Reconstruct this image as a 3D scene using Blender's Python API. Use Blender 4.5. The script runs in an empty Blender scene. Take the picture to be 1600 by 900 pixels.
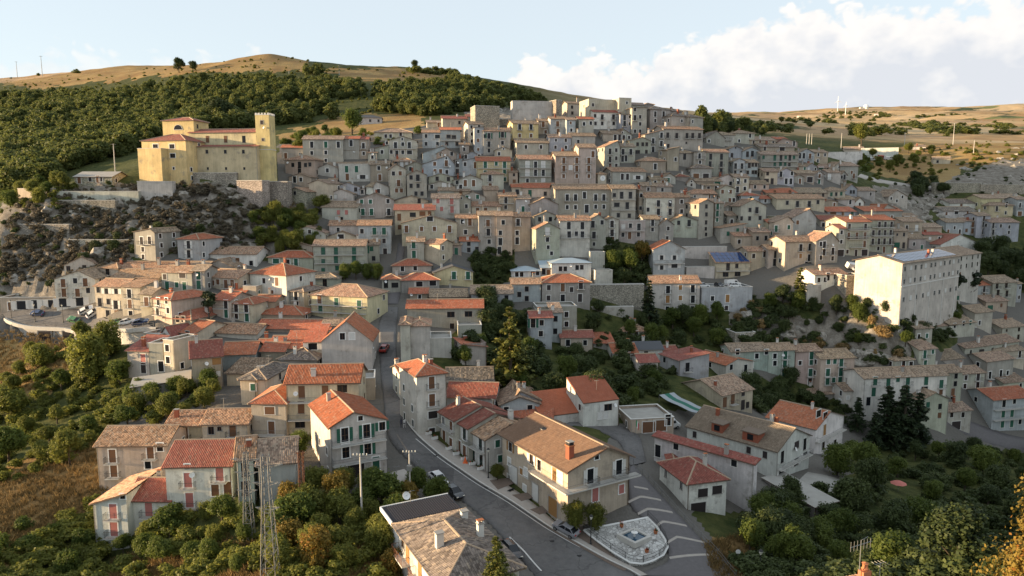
import bpy, bmesh, math, random
import numpy as np
from mathutils import Vector
rnd = random.Random(7)
scene = bpy.context.scene
col = scene.collection
rad = math.radians

# ------------------------------------------------------------------ camera
F_PX, HORIZON = 1105.0, 307.0
PITCH = math.atan((450.0 - HORIZON) / F_PX)
CAM = np.array([0.0, 0.0, 60.0])
cam_data = bpy.data.cameras.new('camera')
cam_data.sensor_width = 36.0
cam_data.lens = 36.0 * F_PX / 1600.0
cam_data.clip_start = 0.5
cam_data.clip_end = 30000
cam = bpy.data.objects.new('camera', cam_data)
cam.location = CAM
cam.rotation_euler = (math.pi / 2 - PITCH, 0, 0)
col.objects.link(cam)
scene.camera = cam

# ------------------------------------------------------------------ light
SUN_AZ, SUN_EL = rad(-95), rad(6.5)         # azimuth from +Y towards +X
to_sun = Vector((math.sin(SUN_AZ) * math.cos(SUN_EL), math.cos(SUN_AZ) * math.cos(SUN_EL), math.sin(SUN_EL)))
sun_data = bpy.data.lights.new('sun', 'SUN')
sun_data.energy = 5.0
sun_data.angle = rad(0.5)
sun_data.color = (1.0, 0.72, 0.42)
sun = bpy.data.objects.new('sun', sun_data)
sun.rotation_euler = (-to_sun).to_track_quat('-Z', 'Y').to_euler()
sun.location = (-200, 0, 200)
col.objects.link(sun)

scene.view_settings.view_transform = 'Standard'
scene.view_settings.look = 'None'
scene.view_settings.gamma = 1.0
scene.view_settings.exposure = 1.42
scene.cycles.max_bounces = 5
scene.cycles.diffuse_bounces = 3
scene.cycles.transparent_max_bounces = 4

world = bpy.data.worlds.new('World')
scene.world = world
world.use_nodes = True
world.cycles.sampling_method = 'MANUAL'; world.cycles.sample_map_resolution = 256


class NT:
    """small helper for node trees"""
    def __init__(self, nt):
        self.nt = nt
    def n(self, typ, **kw):
        nd = self.nt.nodes.new(typ)
        for k, v in kw.items():
            if k.startswith('i_'):
                key = k[2:]
                nd.inputs[int(key) if key.isdigit() else key.replace('_', ' ')].default_value = v
            else:
                setattr(nd, k, v)
        return nd
    def l(self, a, b):
        self.nt.links.new(a, b)
    def math(self, op, a, b=None, c=None, clamp=False):
        nd = self.nt.nodes.new('ShaderNodeMath'); nd.operation = op; nd.use_clamp = clamp
        for i, x in enumerate((a, b, c)):
            if x is None: continue
            if isinstance(x, (int, float)): nd.inputs[i].default_value = x
            else: self.l(x, nd.inputs[i])
        return nd.outputs[0]
    def mix(self, fac, a, b, mode='MIX'):
        nd = self.nt.nodes.new('ShaderNodeMix'); nd.data_type = 'RGBA'; nd.blend_type = mode
        for s, x in ((nd.inputs[0], fac), (nd.inputs[6], a), (nd.inputs[7], b)):
            if isinstance(x, (int, float)): s.default_value = x
            elif isinstance(x, (tuple, list)): s.default_value = tuple(x) + ((1,) if len(x) == 3 else ())
            else: self.l(x, s)
        return nd.outputs[2]
    def ramp(self, fac, stops, interp='LINEAR'):
        nd = self.nt.nodes.new('ShaderNodeValToRGB'); cr = nd.color_ramp; cr.interpolation = interp
        while len(cr.elements) < len(stops): cr.elements.new(0.5)
        for e, (p, c) in zip(cr.elements, stops):
            e.position = p
            e.color = (c, c, c, 1) if isinstance(c, (int, float)) else tuple(c) + (1,)
        self.l(fac, nd.inputs[0])
        return nd.outputs[0]
    def noise(self, vec, scale, detail=4, rough=0.55, dist=0.0):
        nd = self.nt.nodes.new('ShaderNodeTexNoise')
        nd.inputs['Scale'].default_value = scale; nd.inputs['Detail'].default_value = detail
        nd.inputs['Roughness'].default_value = rough; nd.inputs['Distortion'].default_value = dist
        if vec is not None: self.l(vec, nd.inputs['Vector'])
        return nd.outputs['Fac']


def build_world():
    nt = world.node_tree; nt.nodes.clear(); t = NT(nt)
    out = t.n('ShaderNodeOutputWorld'); bg = t.n('ShaderNodeBackground'); bg.inputs['Strength'].default_value = 0.105
    sky = t.n('ShaderNodeTexSky', sky_type='NISHITA', sun_disc=False)
    sky.sun_elevation = SUN_EL; sky.sun_rotation = SUN_AZ
    sky.altitude = 900; sky.air_density = 1.0; sky.dust_density = 1.2; sky.ozone_density = 1.0
    tc = t.n('ShaderNodeTexCoord'); sep = t.n('ShaderNodeSeparateXYZ'); t.l(tc.outputs['Generated'], sep.inputs[0])
    x, y, z = sep.outputs
    az = t.math('MULTIPLY', t.math('ARCTAN2', x, y), 57.2958)
    el = t.math('MULTIPLY', t.math('ARCSINE', z), 57.2958)
    # banks of cumulus: a height profile over azimuth plus billowing noise
    cmb = t.n('ShaderNodeCombineXYZ'); t.l(t.math('MULTIPLY', az, 0.1), cmb.inputs[0]); t.l(t.math('MULTIPLY', el, 0.13), cmb.inputs[1])
    mr = t.n('ShaderNodeMapRange'); mr.inputs['From Min'].default_value = -180; mr.inputs['From Max'].default_value = 180
    t.l(az, mr.inputs['Value'])
    def p(a): return (a + 180) / 360
    # cloud-top elevation / 20 degrees
    prof = t.ramp(mr.outputs[0], [(0, .5), (p(-120), .42), (p(-60), .48), (p(-37), .50), (p(-18), .56), (p(-8), .40), (p(-1.6), .36),
                                  (p(0.5), .60), (p(8), .565), (p(14), .65), (p(19), .70), (p(24), .735), (p(29), .69), (p(36), .73), (p(60), .6), (p(110), .5), (1, .5)])
    big = t.noise(cmb.outputs[0], 2.2, 3, .5)
    vor = t.n('ShaderNodeTexVoronoi', feature='SMOOTH_F1'); vor.inputs['Scale'].default_value = 6.5; vor.inputs['Smoothness'].default_value = .25
    vor.inputs['Detail'].default_value = 1.6; vor.inputs['Roughness'].default_value = .55
    nw = t.n('ShaderNodeTexNoise'); nw.inputs['Scale'].default_value = 5; nw.inputs['Detail'].default_value = 2; t.l(cmb.outputs[0], nw.inputs['Vector'])
    warp = t.n('ShaderNodeVectorMath', operation='MULTIPLY_ADD'); t.l(nw.outputs['Color'], warp.inputs[0]); warp.inputs[1].default_value = (.16, .16, 0); t.l(cmb.outputs[0], warp.inputs[2])
    t.l(warp.outputs[0], vor.inputs['Vector'])
    fine = t.noise(cmb.outputs[0], 16, 4, .6)
    top = t.math('MULTIPLY', prof, 20.0)
    top = t.math('ADD', top, t.math('MULTIPLY', t.math('SUBTRACT', big, .5), 4.0))
    top = t.math('ADD', top, t.math('MULTIPLY', t.math('SUBTRACT', .38, vor.outputs['Distance']), 2.0))
    top = t.math('ADD', top, t.math('MULTIPLY', t.math('SUBTRACT', fine, .5), 1.1))
    depth = t.math('SUBTRACT', top, el)
    mask = t.math('MULTIPLY', depth, 1.3, clamp=True)
    mask = t.math('MULTIPLY', mask, t.math('MULTIPLY', t.math('SUBTRACT', mask, 3.0), -.5, clamp=True)) if False else mask
    # how solid the bank is: thin haze to the left, full cumulus to the right
    dens = t.ramp(mr.outputs[0], [(0, .55), (p(-60), .35), (p(-20), .45), (p(-6), .25), (p(-2.2), .25), (p(-0.6), .97), (p(40), .97), (p(90), .6), (1, .55)])
    shade = t.noise(cmb.outputs[0], 3.1, 3, .55)
    grey = t.math('ADD', t.math('MULTIPLY', t.math('SUBTRACT', depth, 1.2), .17), t.math('MULTIPLY', t.math('SUBTRACT', shade, .5), 2.2), clamp=True)
    grey = t.math('ADD', grey, t.math('MULTIPLY', vor.outputs['Distance'], .35), clamp=True)
    ccol = t.mix(grey, (4.1, 3.9, 3.65), (2.75, 2.85, 3.05))
    full = t.math('MULTIPLY', mask, dens)
    base = t.mix(.72, sky.outputs[0], (3.15, 3.45, 3.7))
    fin = t.mix(full, base, ccol)
    # no clouds below the horizon
    t.l(fin, bg.inputs['Color']); t.l(bg.outputs[0], out.inputs['Surface'])
build_world()

# ------------------------------------------------------------------ pixels <-> places
CP, SP = math.cos(PITCH), math.sin(PITCH)
FWD = np.array([0, CP, -SP]); UPV = np.array([0, SP, CP]); RGT = np.array([1.0, 0, 0])
def ray(px, py):
    return FWD + RGT * ((px - 800) / F_PX) - UPV * ((py - 450) / F_PX)
def at_depth(px, py, d):
    return CAM + ray(px, py) * d
def to_px(P):
    v = np.asarray(P) - CAM
    c = v @ FWD
    return 800 + F_PX * (v @ RGT) / c, 450 - F_PX * (v @ UPV) / c, c

# ------------------------------------------------------------------ terrain (control points: photo pixel + distance)
CTRL = [
 (922,850,100),(985,892,94),(840,900,92),(800,787,108),(725,760,114),(652,715,121),(640,672,130),(610,640,140),(605,580,155),(605,540,168),(608,500,190),(612,470,205),
 (30,545,190),(40,531,194.5),(90,535,191.5),(140,539,188.5),(40,509,197),(90,513,195.5),(140,515,193.5),(195,516,189),(100,600,165),(50,700,135),(50,800,112),(50,890,98),(150,850,108),(215,860,105),(300,880,95),(425,900,84),(550,890,84),(320,795,105),(420,795,103),(545,755,112),(200,770,118),(420,690,124),(330,690,124),(250,640,140),
 (1100,870,96),(990,760,112),(1060,830,102),(1150,900,92),(1300,850,112),(1500,850,117),(1580,890,106),(1400,760,142),(1550,720,172),(1300,760,130),(1250,795,120),(1090,812,108),(1200,790,119),(1300,740,137),
 (1500,690,197),(1400,700,187),(1560,692,202),(1330,640,197),(1260,615,202),(1150,585,197),(1060,590,177),(1000,640,152),(980,690,136),(900,600,162),(850,560,182),(760,560,167),(700,545,167),(690,690,127),
 (960,540,197),(1060,505,215),(1150,500,217),(1250,500,217),(1300,560,210),(1200,545,207),(1400,515,205),(1500,480,238),(1500,545,226),(1590,600,226),(1590,560,238),
 (1150,445,233),(1050,430,233),(960,440,226),(900,450,216),(840,480,203),(750,430,226),(700,420,223),(640,400,229),(560,430,219),(430,480,192),(350,520,177),(240,500,180),(150,500,184),(100,497,198),(30,505,198),(200,470,192),(300,460,192),(230,405,213),(310,405,216),(420,380,229),
 (100,400,217),(30,440,213),(50,330,227),(150,300,236),(230,290,241),(330,280,244),(330,340,230),(400,320,241),(440,300,251),(430,345,236),
 (500,350,241),(500,300,256),(560,280,263),(480,270,263),(560,240,276),(600,330,249),(650,290,259),(700,350,241),(700,300,256),(700,260,271),(700,225,286),(760,330,249),(760,285,263),(800,250,276),(800,215,291),(850,390,236),(850,330,251),(850,290,263),(900,250,276),(900,215,291),(950,390,239),(950,330,256),(950,275,271),(950,230,288),(950,205,301),(1050,390,246),(1050,330,259),(1050,280,273),(1050,240,289),(1050,210,303),(1150,400,246),(1150,330,269),(1150,280,285),(1150,240,305),(1250,420,233),(1250,370,256),(1250,320,276),(1250,270,300),(1250,235,325),(1320,430,229),(1340,390,251),(1330,330,290),(1330,285,316),
 (1420,370,281),(1410,330,310),(1470,400,290),(1550,385,311),(1500,345,326),(1590,420,291),(1430,300,350),(1520,312,346),(1400,270,395),(1360,243,430),(1500,283,372),(1560,240,420),(1620,225,450),(1450,252,430),(1450,226,520),(1340,216,600),
 (1120,207,480),(1250,206,700),(1300,195,1100),(1200,190,1200),(1450,195,1100),(1500,206,800),(1600,201,900),(1300,180,2500),(1150,184,2500),(1450,187,1800),(1290,170,3200),(1230,176,3300),(1380,173,3200),(1480,178,3500),(1600,178,3500),(1750,178,3500),(1100,183,3500),(950,186,3800),
 (100,262,330),(100,225,420),(60,300,290),(20,250,380),(200,215,430),(300,200,430),(450,188,450),(500,220,340),(600,198,380),(700,178,440),(300,150,600),(150,170,560),(30,180,650),(0,132,900),(100,115,1000),(200,107,950),(300,102,850),(360,94,820),(420,83,800),(470,92,820),(420,125,650),(520,102,850),(640,106,900),(720,117,850),(800,145,700),(860,163,620),(700,140,600),(600,150,520),(900,182,500),(1000,190,560),
]
EXTRA = [(-60,0,18),(60,0,20),(0,40,18),(45,62,26),(70,40,24),(0,-200,10),(-200,0,2),(250,0,0),(-250,120,0),(-300,250,20),(-420,400,70),(300,150,-6),(400,300,20),(500,450,70),(-700,900,200),
         (-1500,0,0),(-1500,1500,220),(1500,0,30),(2500,1500,300),(-1800,3000,300),(0,-1500,0),(0,6000,420),(3500,6000,420),(-3500,6000,420),(0,2000,200),(-600,2500,260),(5000,3000,300),(-4000,2000,200),(4000,-500,100),(-3000,-1000,50)]
CPTS = np.array([at_depth(*c) for c in CTRL] + EXTRA, float)
RC = 9.0
def _phi(r2): return np.sqrt(r2 + RC * RC)
_D2 = ((CPTS[:, None, :2] - CPTS[None, :, :2]) ** 2).sum(-1)
_A = _phi(_D2) - np.eye(len(CPTS)) * 0.6
_n = len(CPTS)
_M = np.zeros((_n + 1, _n + 1)); _M[:_n, :_n] = _A; _M[_n, :_n] = 1; _M[:_n, _n] = 1
_W = np.linalg.solve(_M, np.append(CPTS[:, 2], 0))
def ground(x, y):
    x = np.asarray(x, float); y = np.asarray(y, float)
    shp = x.shape; xf = x.ravel(); yf = y.ravel(); out = np.empty(len(xf))
    for i in range(0, len(xf), 20000):
        a = xf[i:i + 20000]; b = yf[i:i + 20000]
        r2 = (a[:, None] - CPTS[None, :, 0]) ** 2 + (b[:, None] - CPTS[None, :, 1]) ** 2
        out[i:i + 20000] = _phi(r2) @ _W[:-1] + _W[-1]
    return out.reshape(shp)
def gz(x, y): return float(ground(np.array([x]), np.array([y]))[0])
_TS = 40 * np.exp(np.linspace(0, math.log(6000 / 40), 420))
def hit(px, py, tmin=40.0):
    """first place where the ray through a photo pixel meets the ground"""
    r = ray(px, py)
    ts = _TS[_TS >= tmin]
    P = CAM + np.outer(ts, r)
    h = P[:, 2] - ground(P[:, 0], P[:, 1])
    k = np.argmax(h < 0)
    if h[k] >= 0: k = len(ts) - 1
    if k == 0: return P[0]
    a, b = ts[k - 1], ts[k]; ha, hb = h[k - 1], h[k]
    t0 = a + (b - a) * ha / (ha - hb + 1e-9)
    for _ in range(4):
        Q = CAM + r * t0
        hq = Q[2] - gz(Q[0], Q[1])
        if hq > 0: a, ha = t0, hq
        else: b, hb = t0, hq
        t0 = a + (b - a) * ha / (ha - hb + 1e-9)
    Q = CAM + r * t0
    return Q
# ------------------------------------------------------------------ materials
MAT = {}
def newmat(name):
    m = bpy.data.materials.new(name); m.use_nodes = True; nt = m.node_tree; nt.nodes.clear(); t = NT(nt)
    out = t.n('ShaderNodeOutputMaterial'); b = t.n('ShaderNodeBsdfPrincipled'); t.l(b.outputs[0], out.inputs['Surface'])
    b.inputs['Roughness'].default_value = 0.85
    b.inputs['Specular IOR Level'].default_value = 0.25
    MAT[name] = m
    return m, t, b, out
def bump(t, b, h, strength=.3, dist=.05):
    bn = t.n('ShaderNodeBump'); bn.inputs['Strength'].default_value = strength; bn.inputs['Distance'].default_value = dist
    t.l(h, bn.inputs['Height']); t.l(bn.outputs[0], b.inputs['Normal'])
def simple(name, c, rough=.8, metal=0.0, var=.15, scale=3.0, spec=.25):
    m, t, b, o = newmat(name)
    tc = t.n('ShaderNodeTexCoord')
    f = t.noise(tc.outputs['Object'], scale, 4)
    k = t.math('ADD', t.math('MULTIPLY', f, 2 * var), 1 - var)
    t.l(t.mix(1.0, c, k, 'MULTIPLY'), b.inputs['Base Color'])
    b.inputs['Roughness'].default_value = rough; b.inputs['Metallic'].default_value = metal; b.inputs['Specular IOR Level'].default_value = spec
    return m

def mat_plaster(name, kind):
    m, t, b, o = newmat(name)
    oi = t.n('ShaderNodeObjectInfo'); g = t.n('ShaderNodeNewGeometry')
    off = t.n('ShaderNodeVectorMath', operation='MULTIPLY_ADD'); off.inputs[1].default_value = (1, 1, 1)
    t.l(g.outputs['Position'], off.inputs[0])
    rv = t.math('MULTIPLY', oi.outputs['Random'], 60.0); t.l(rv, off.inputs[2])
    pos = off.outputs[0]
    big = t.noise(pos, .22, 5, .6)
    # vertical rain streaks
    mp = t.n('ShaderNodeMapping'); mp.inputs['Scale'].default_value = (1.6, 1.6, .14); t.l(pos, mp.inputs['Vector'])
    streak = t.noise(mp.outputs[0], 1.3, 5, .65)
    fine = t.noise(pos, 5.0, 4, .6)
    v = t.math('ADD', t.math('MULTIPLY', big, .75), t.math('MULTIPLY', streak, .5))
    v = t.math('ADD', v, t.math('MULTIPLY', fine, .22))
    v = t.math('ADD', t.math('MULTIPLY', t.math('SUBTRACT', v, .735), 1.35), .98)
    c = t.mix(1.0, oi.outputs['Color'], v, 'MULTIPLY')
    patch = t.ramp(t.noise(pos, .35, 6, .7), [(.56, 0), (.66, 1)])
    c = t.mix(t.math('MULTIPLY', patch, .55 if kind == 'plaster' else .25), c, (.23, .205, .175))
    if kind == 'stone':
        vo = t.n('ShaderNodeTexVoronoi', feature='F1'); vo.inputs['Scale'].default_value = 2.4
        mp2 = t.n('ShaderNodeMapping'); mp2.inputs['Scale'].default_value = (1, 1, 1.7); t.l(pos, mp2.inputs['Vector']); t.l(mp2.outputs[0], vo.inputs['Vector'])
        hs = t.n('ShaderNodeSeparateColor'); t.l(vo.outputs['Color'], hs.inputs[0])
        c = t.mix(1.0, c, t.math('ADD', t.math('MULTIPLY', hs.outputs[0], .55), .7), 'MULTIPLY')
        edge = t.ramp(vo.outputs['Distance'], [(.3, 1), (.62, .55)])
        c = t.mix(1.0, c, edge, 'MULTIPLY')
        bump(t, b, edge, .6, .06)
    else:
        bump(t, b, fine, .35, .03)
    t.l(c, b.inputs['Base Color']); b.inputs['Roughness'].default_value = .92
mat_plaster('plaster', 'plaster'); mat_plaster('stone', 'stone')

def mat_tiles():
    """clay tiles: UV in metres (u across the roof, v up the slope), one tint for each tile"""
    m, t, b, o = newmat('tiles')
    oi = t.n('ShaderNodeObjectInfo'); uv = t.n('ShaderNodeUVMap'); uv.uv_map = 'UVMap'
    sp = t.n('ShaderNodeSeparateXYZ'); t.l(uv.outputs[0], sp.inputs[0])
    pu = t.math('DIVIDE', sp.outputs[0], .27); pv = t.math('DIVIDE', sp.outputs[1], .42)
    fu = t.math('FLOOR', pu); fv = t.math('FLOOR', pv)
    cv = t.n('ShaderNodeCombineXYZ'); t.l(fu, cv.inputs[0]); t.l(fv, cv.inputs[1]); t.l(t.math('MULTIPLY', oi.outputs['Random'], 97.0), cv.inputs[2])
    wn = t.n('ShaderNodeTexWhiteNoise', noise_dimensions='3D'); t.l(cv.outputs[0], wn.inputs['Vector'])
    cb = t.n('ShaderNodeCombineXYZ'); t.l(sp.outputs[0], cb.inputs[0]); t.l(sp.outputs[1], cb.inputs[1]); t.l(t.math('MULTIPLY', oi.outputs['Random'], 53.0), cb.inputs[2])
    big = t.noise(cb.outputs[0], .55, 5, .65)
    age = oi.outputs['Alpha']
    k = t.math('ADD', t.math('MULTIPLY', t.math('MULTIPLY', t.math('SUBTRACT', wn.outputs['Value'], .5), .85), age), 1.0)
    k = t.math('MULTIPLY', k, t.math('ADD', t.math('MULTIPLY', t.math('MULTIPLY', t.math('SUBTRACT', big, .5), 1.1), t.math('ADD', t.math('MULTIPLY', age, .7), .3)), 1.0))
    c = t.mix(1.0, oi.outputs['Color'], k, 'MULTIPLY')
    # lichen, sun-bleached and replaced tiles
    sc = t.n('ShaderNodeSeparateColor'); t.l(wn.outputs['Color'], sc.inputs[0])
    c = t.mix(t.math('MULTIPLY', t.math('GREATER_THAN', sc.outputs[1], .86), t.math('MULTIPLY', age, .65)), c, (.40, .32, .24))
    c = t.mix(t.math('MULTIPLY', t.math('GREATER_THAN', sc.outputs[2], .88), t.math('MULTIPLY', age, .5)), c, (.10, .075, .06))
    lich = t.ramp(t.noise(cb.outputs[0], 1.7, 5, .7), [(.55, 0), (.72, 1)])
    c = t.mix(t.math('MULTIPLY', lich, t.math('MULTIPLY', age, .45)), c, (.20, .185, .15))
    t.l(c, b.inputs['Base Color']); b.inputs['Roughness'].default_value = .88
    wave = t.math('ABSOLUTE', t.math('SINE', t.math('MULTIPLY', pu, math.pi)))
    step = t.math('FRACT', pv)
    h = t.math('ADD', t.math('MULTIPLY', wave, .8), t.math('MULTIPLY', step, .35))
    bump(t, b, h, .9, .09)
mat_tiles()

def mat_ground():
    m, t, b, o = newmat('ground')
    at = t.n('ShaderNodeAttribute', attribute_name='zone'); sc = t.n('ShaderNodeSeparateColor'); t.l(at.outputs['Color'], sc.inputs[0])
    rock, dry, town = sc.outputs
    g = t.n('ShaderNodeNewGeometry'); pos = g.outputs['Position']
    n1 = t.noise(pos, .035, 6, .6); n2 = t.noise(pos, .35, 6, .65); n3 = t.noise(pos, 2.5, 5, .65)
    green = t.mix(t.ramp(n2, [(.35, 0), (.65, 1)]), (.030, .042, .013), (.085, .088, .030))
    dryc = t.mix(t.ramp(n3, [(.3, 0), (.7, 1)]), (.235, .155, .062), (.36, .255, .11))
    dryc = t.mix(t.ramp(n1, [(.42, 0), (.6, .55)]), dryc, (.19, .105, .045))
    # grass creeping through
    dm = t.math('ADD', dry, t.math('MULTIPLY', t.math('SUBTRACT', n2, .5), 1.3))
    c = t.mix(t.ramp(dm, [(.38, 0), (.58, 1)]), green, dryc)
    vo = t.n('ShaderNodeTexVoronoi', feature='F1'); vo.inputs['Scale'].default_value = .5; vo.inputs['Detail'].default_value = 3; t.l(pos, vo.inputs['Vector'])
    rk = t.mix(t.ramp(n2, [(.3, 0), (.75, 1)]), (.12, .10, .078), (.36, .33, .285))
    rk = t.mix(t.math('MULTIPLY', t.ramp(n3, [(.4, 0), (.62, 1)]), .5), rk, (.10, .085, .065))
    rm = t.math('ADD', rock, t.math('MULTIPLY', t.math('SUBTRACT', n2, .5), 1.8))
    c = t.mix(t.ramp(rm, [(.42, 0), (.56, 1)]), c, rk)
    tw = t.mix(n3, (.10, .092, .082), (.18, .168, .15))  # town earth darkened in its colour to pass for shade between houses
    tm = t.math('ADD', town, t.math('MULTIPLY', t.math('SUBTRACT', n2, .5), .5))
    c = t.mix(t.ramp(tm, [(.45, 0), (.6, 1)]), c, tw)
    # far country: fields and woods
    dist = t.n('ShaderNodeVectorMath', operation='LENGTH'); t.l(pos, dist.inputs[0])
    far = t.math('DIVIDE', t.math('SUBTRACT', dist.outputs['Value'], 560.0), 260.0, clamp=True)
    mp = t.n('ShaderNodeMapping'); mp.inputs['Scale'].default_value = (.0035, .0075, 0); t.l(pos, mp.inputs['Vector'])
    wp = t.n('ShaderNodeVectorMath', operation='MULTIPLY_ADD'); nn = t.n('ShaderNodeTexNoise'); nn.inputs['Scale'].default_value = 1.2; t.l(mp.outputs[0], nn.inputs['Vector'])
    t.l(nn.outputs['Color'], wp.inputs[0]); wp.inputs[1].default_value = (.9, .9, 0); t.l(mp.outputs[0], wp.inputs[2])
    vf = t.n('ShaderNodeTexVoronoi', feature='F1'); vf.inputs['Scale'].default_value = 1.3; t.l(wp.outputs[0], vf.inputs['Vector'])
    fs = t.n('ShaderNodeSeparateColor'); t.l(vf.outputs['Color'], fs.inputs[0])
    field = t.ramp(fs.outputs[0], [(0, (.38, .25, .125)), (.22, (.44, .31, .165)), (.42, (.33, .21, .105)), (.6, (.48, .35, .2)), (.82, (.16, .17, .065)), (.9, (.38, .26, .15))], 'CONSTANT')
    field = t.mix(1.0, field, t.math('ADD', t.math('MULTIPLY', n1, .8), .6), 'MULTIPLY')
    field = t.mix(t.ramp(t.noise(pos, .008, 7, .68), [(.56, 0), (.61, 1)]), field, (.06, .075, .035))
    fm = t.math('MULTIPLY', far, t.math('SUBTRACT', 1.0, rock, clamp=True))
    at2 = t.n('ShaderNodeAttribute', attribute_name='plain'); 
    fm = t.math('MULTIPLY', fm, at2.outputs['Fac'])
    c = t.mix(fm, c, field)
    t.l(c, b.inputs['Base Color']); b.inputs['Roughness'].default_value = .95; b.inputs['Specular IOR Level'].default_value = .1
    bump(t, b, t.math('ADD', n3, t.math('MULTIPLY', n2, 2.0)), .5, .35)
mat_ground()

def mat_leaf(name, dark, light, transl=.25, autumn=0.0):
    m, t, b, out = newmat(name)
    oi = t.n('ShaderNodeObjectInfo'); at = t.n('ShaderNodeAttribute', attribute_name='tint')
    v = t.math('ADD', t.math('MULTIPLY', at.outputs['Fac'], .75), t.math('MULTIPLY', oi.outputs['Random'], .35))
    c = t.ramp(v, [(.05, dark), (.85, light)])
    if autumn: c = t.mix(t.math('MULTIPLY', t.math('GREATER_THAN', at.outputs['Fac'], 1 - autumn), .8), c, (.30, .12, .02))
    t.l(c, b.inputs['Base Color']); b.inputs['Roughness'].default_value = .6
    tr = t.n('ShaderNodeBsdfTranslucent'); t.l(c, tr.inputs['Color'])
    mx = t.n('ShaderNodeMixShader'); mx.inputs[0].default_value = transl
    t.l(b.outputs[0], mx.inputs[1]); t.l(tr.outputs[0], mx.inputs[2]); t.l(mx.outputs[0], out.inputs['Surface'])
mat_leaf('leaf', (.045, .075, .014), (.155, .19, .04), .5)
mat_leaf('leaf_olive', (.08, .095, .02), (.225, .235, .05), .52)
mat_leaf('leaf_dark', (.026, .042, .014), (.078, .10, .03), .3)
mat_leaf('leaf_wood', (.055, .078, .022), (.165, .18, .05), .5)
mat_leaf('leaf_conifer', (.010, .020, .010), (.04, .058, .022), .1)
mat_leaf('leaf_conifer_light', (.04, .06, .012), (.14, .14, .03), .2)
mat_leaf('leaf_autumn', (.12, .095, .016), (.27, .19, .04), .4, .18)
mat_leaf('leaf_dry', (.10, .075, .035), (.30, .20, .08), .2)
simple('bark', (.07, .055, .04), .95)
simple('trim', (.60, .58, .54), .85); simple('trim_white', (.78, .77, .74), .8)
simple('trim_grey', (.33, .31, .28), .9)
simple('frame_white', (.68, .67, .64), .6); simple('frame_brown', (.10, .055, .03), .6); simple('frame_green', (.03, .075, .05), .6)
simple('shutter_green', (.025, .10, .065), .6); simple('shutter_brown', (.15, .075, .04), .65); simple('shutter_white', (.6, .59, .56), .6)
simple('shutter_pink', (.42, .16, .14), .65); simple('shutter_dark', (.035, .028, .028), .6); simple('shutter_wood', (.30, .16, .06), .6)
simple('iron', (.05, .05, .05), .6, .3); simple('iron_grey', (.18, .18, .18), .6, .3)
simple('steel', (.24, .24, .23), .6, .3); simple('rust', (.16, .07, .04), .8)
simple('concrete', (.34, .325, .295), .9, 0, .22, .7); simple('concrete_light', (.50, .48, .44), .9, 0, .18, .8)
def mat_asphalt():
    m, t, b, o = newmat('asphalt'); g = t.n('ShaderNodeNewGeometry'); pos = g.outputs['Position']
    n1 = t.noise(pos, .12, 5, .6); n2 = t.noise(pos, 1.3, 5, .65); n3 = t.noise(pos, 14, 3, .6)
    v = t.math('ADD', t.math('MULTIPLY', n1, .7), t.math('ADD', t.math('MULTIPLY', n2, .4), t.math('MULTIPLY', n3, .35)))
    c = t.mix(t.ramp(v, [(.5, 0), (.95, 1)]), (.085, .082, .082), (.19, .18, .172))
    vo = t.n('ShaderNodeTexVoronoi', feature='DISTANCE_TO_EDGE'); vo.inputs['Scale'].default_value = .16; wp = t.n('ShaderNodeVectorMath', operation='MULTIPLY_ADD'); nn = t.n('ShaderNodeTexNoise'); nn.inputs['Scale'].default_value = .5; t.l(pos, nn.inputs['Vector']); t.l(nn.outputs['Color'], wp.inputs[0]); wp.inputs[1].default_value = (3, 3, 0); t.l(pos, wp.inputs[2]); t.l(wp.outputs[0], vo.inputs['Vector'])
    c = t.mix(t.ramp(vo.outputs['Distance'], [(.004, .4), (.014, 0)]), c, (.045, .043, .042))
    pt = t.n('ShaderNodeTexVoronoi', feature='F1', distance='CHEBYCHEV'); pt.inputs['Scale'].default_value = .11; t.l(pos, pt.inputs['Vector']); sp = t.n('ShaderNodeSeparateColor'); t.l(pt.outputs['Color'], sp.inputs[0])
    pm = t.math('MULTIPLY', t.math('GREATER_THAN', sp.outputs[0], .7), t.math('LESS_THAN', pt.outputs['Distance'], .22)); c = t.mix(t.math('MULTIPLY', pm, .55), c, (.07, .067, .066))
    t.l(c, b.inputs['Base Color']); b.inputs['Roughness'].default_value = .9; bump(t, b, n3, .3, .02)
mat_asphalt(); simple('paving', (.40, .36, .32), .9, 0, .18, 1.5)
simple('cobble_brown', (.17, .13, .105), .92, 0, .25, 2.5); simple('cobble_grey', (.135, .125, .125), .92, 0, .22, 2.0)
simple('line_paint', (.62, .61, .58), .85); simple('soil', (.28, .19, .10), .95, 0, .3, 1.0)
simple('brick_red', (.26, .085, .05), .9); simple('terracotta', (.40, .15, .07), .9)
simple('corrugated', (.055, .05, .055), .8); simple('slate', (.085, .088, .095), .8); simple('blue_metal', (.40, .49, .56), .45, .2)
simple('tarp_green', (.02, .13, .09), .7); simple('tarp_grey', (.30, .33, .35), .6); simple('white', (.72, .72, .70), .6); simple('red_cloth', (.48, .16, .13), .8)
simple('orange_net', (.75, .16, .05), .8); simple('black', (.02, .02, .022), .7); simple('skin', (.45, .28, .2), .6); simple('cloth_white', (.7, .68, .66), .9); simple('cloth_dark', (.05, .05, .07), .9)
simple('flag_green', (.02, .25, .08), .8); simple('flag_red', (.5, .04, .04), .8); simple('flower_red', (.5, .06, .05), .7)
simple('tyre', (.025, .025, .025), .85); simple('rim', (.35, .35, .36), .35, .7); simple('lamp_red', (.4, .02, .02), .3); simple('lamp_glass', (.7, .68, .6), .25)
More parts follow.
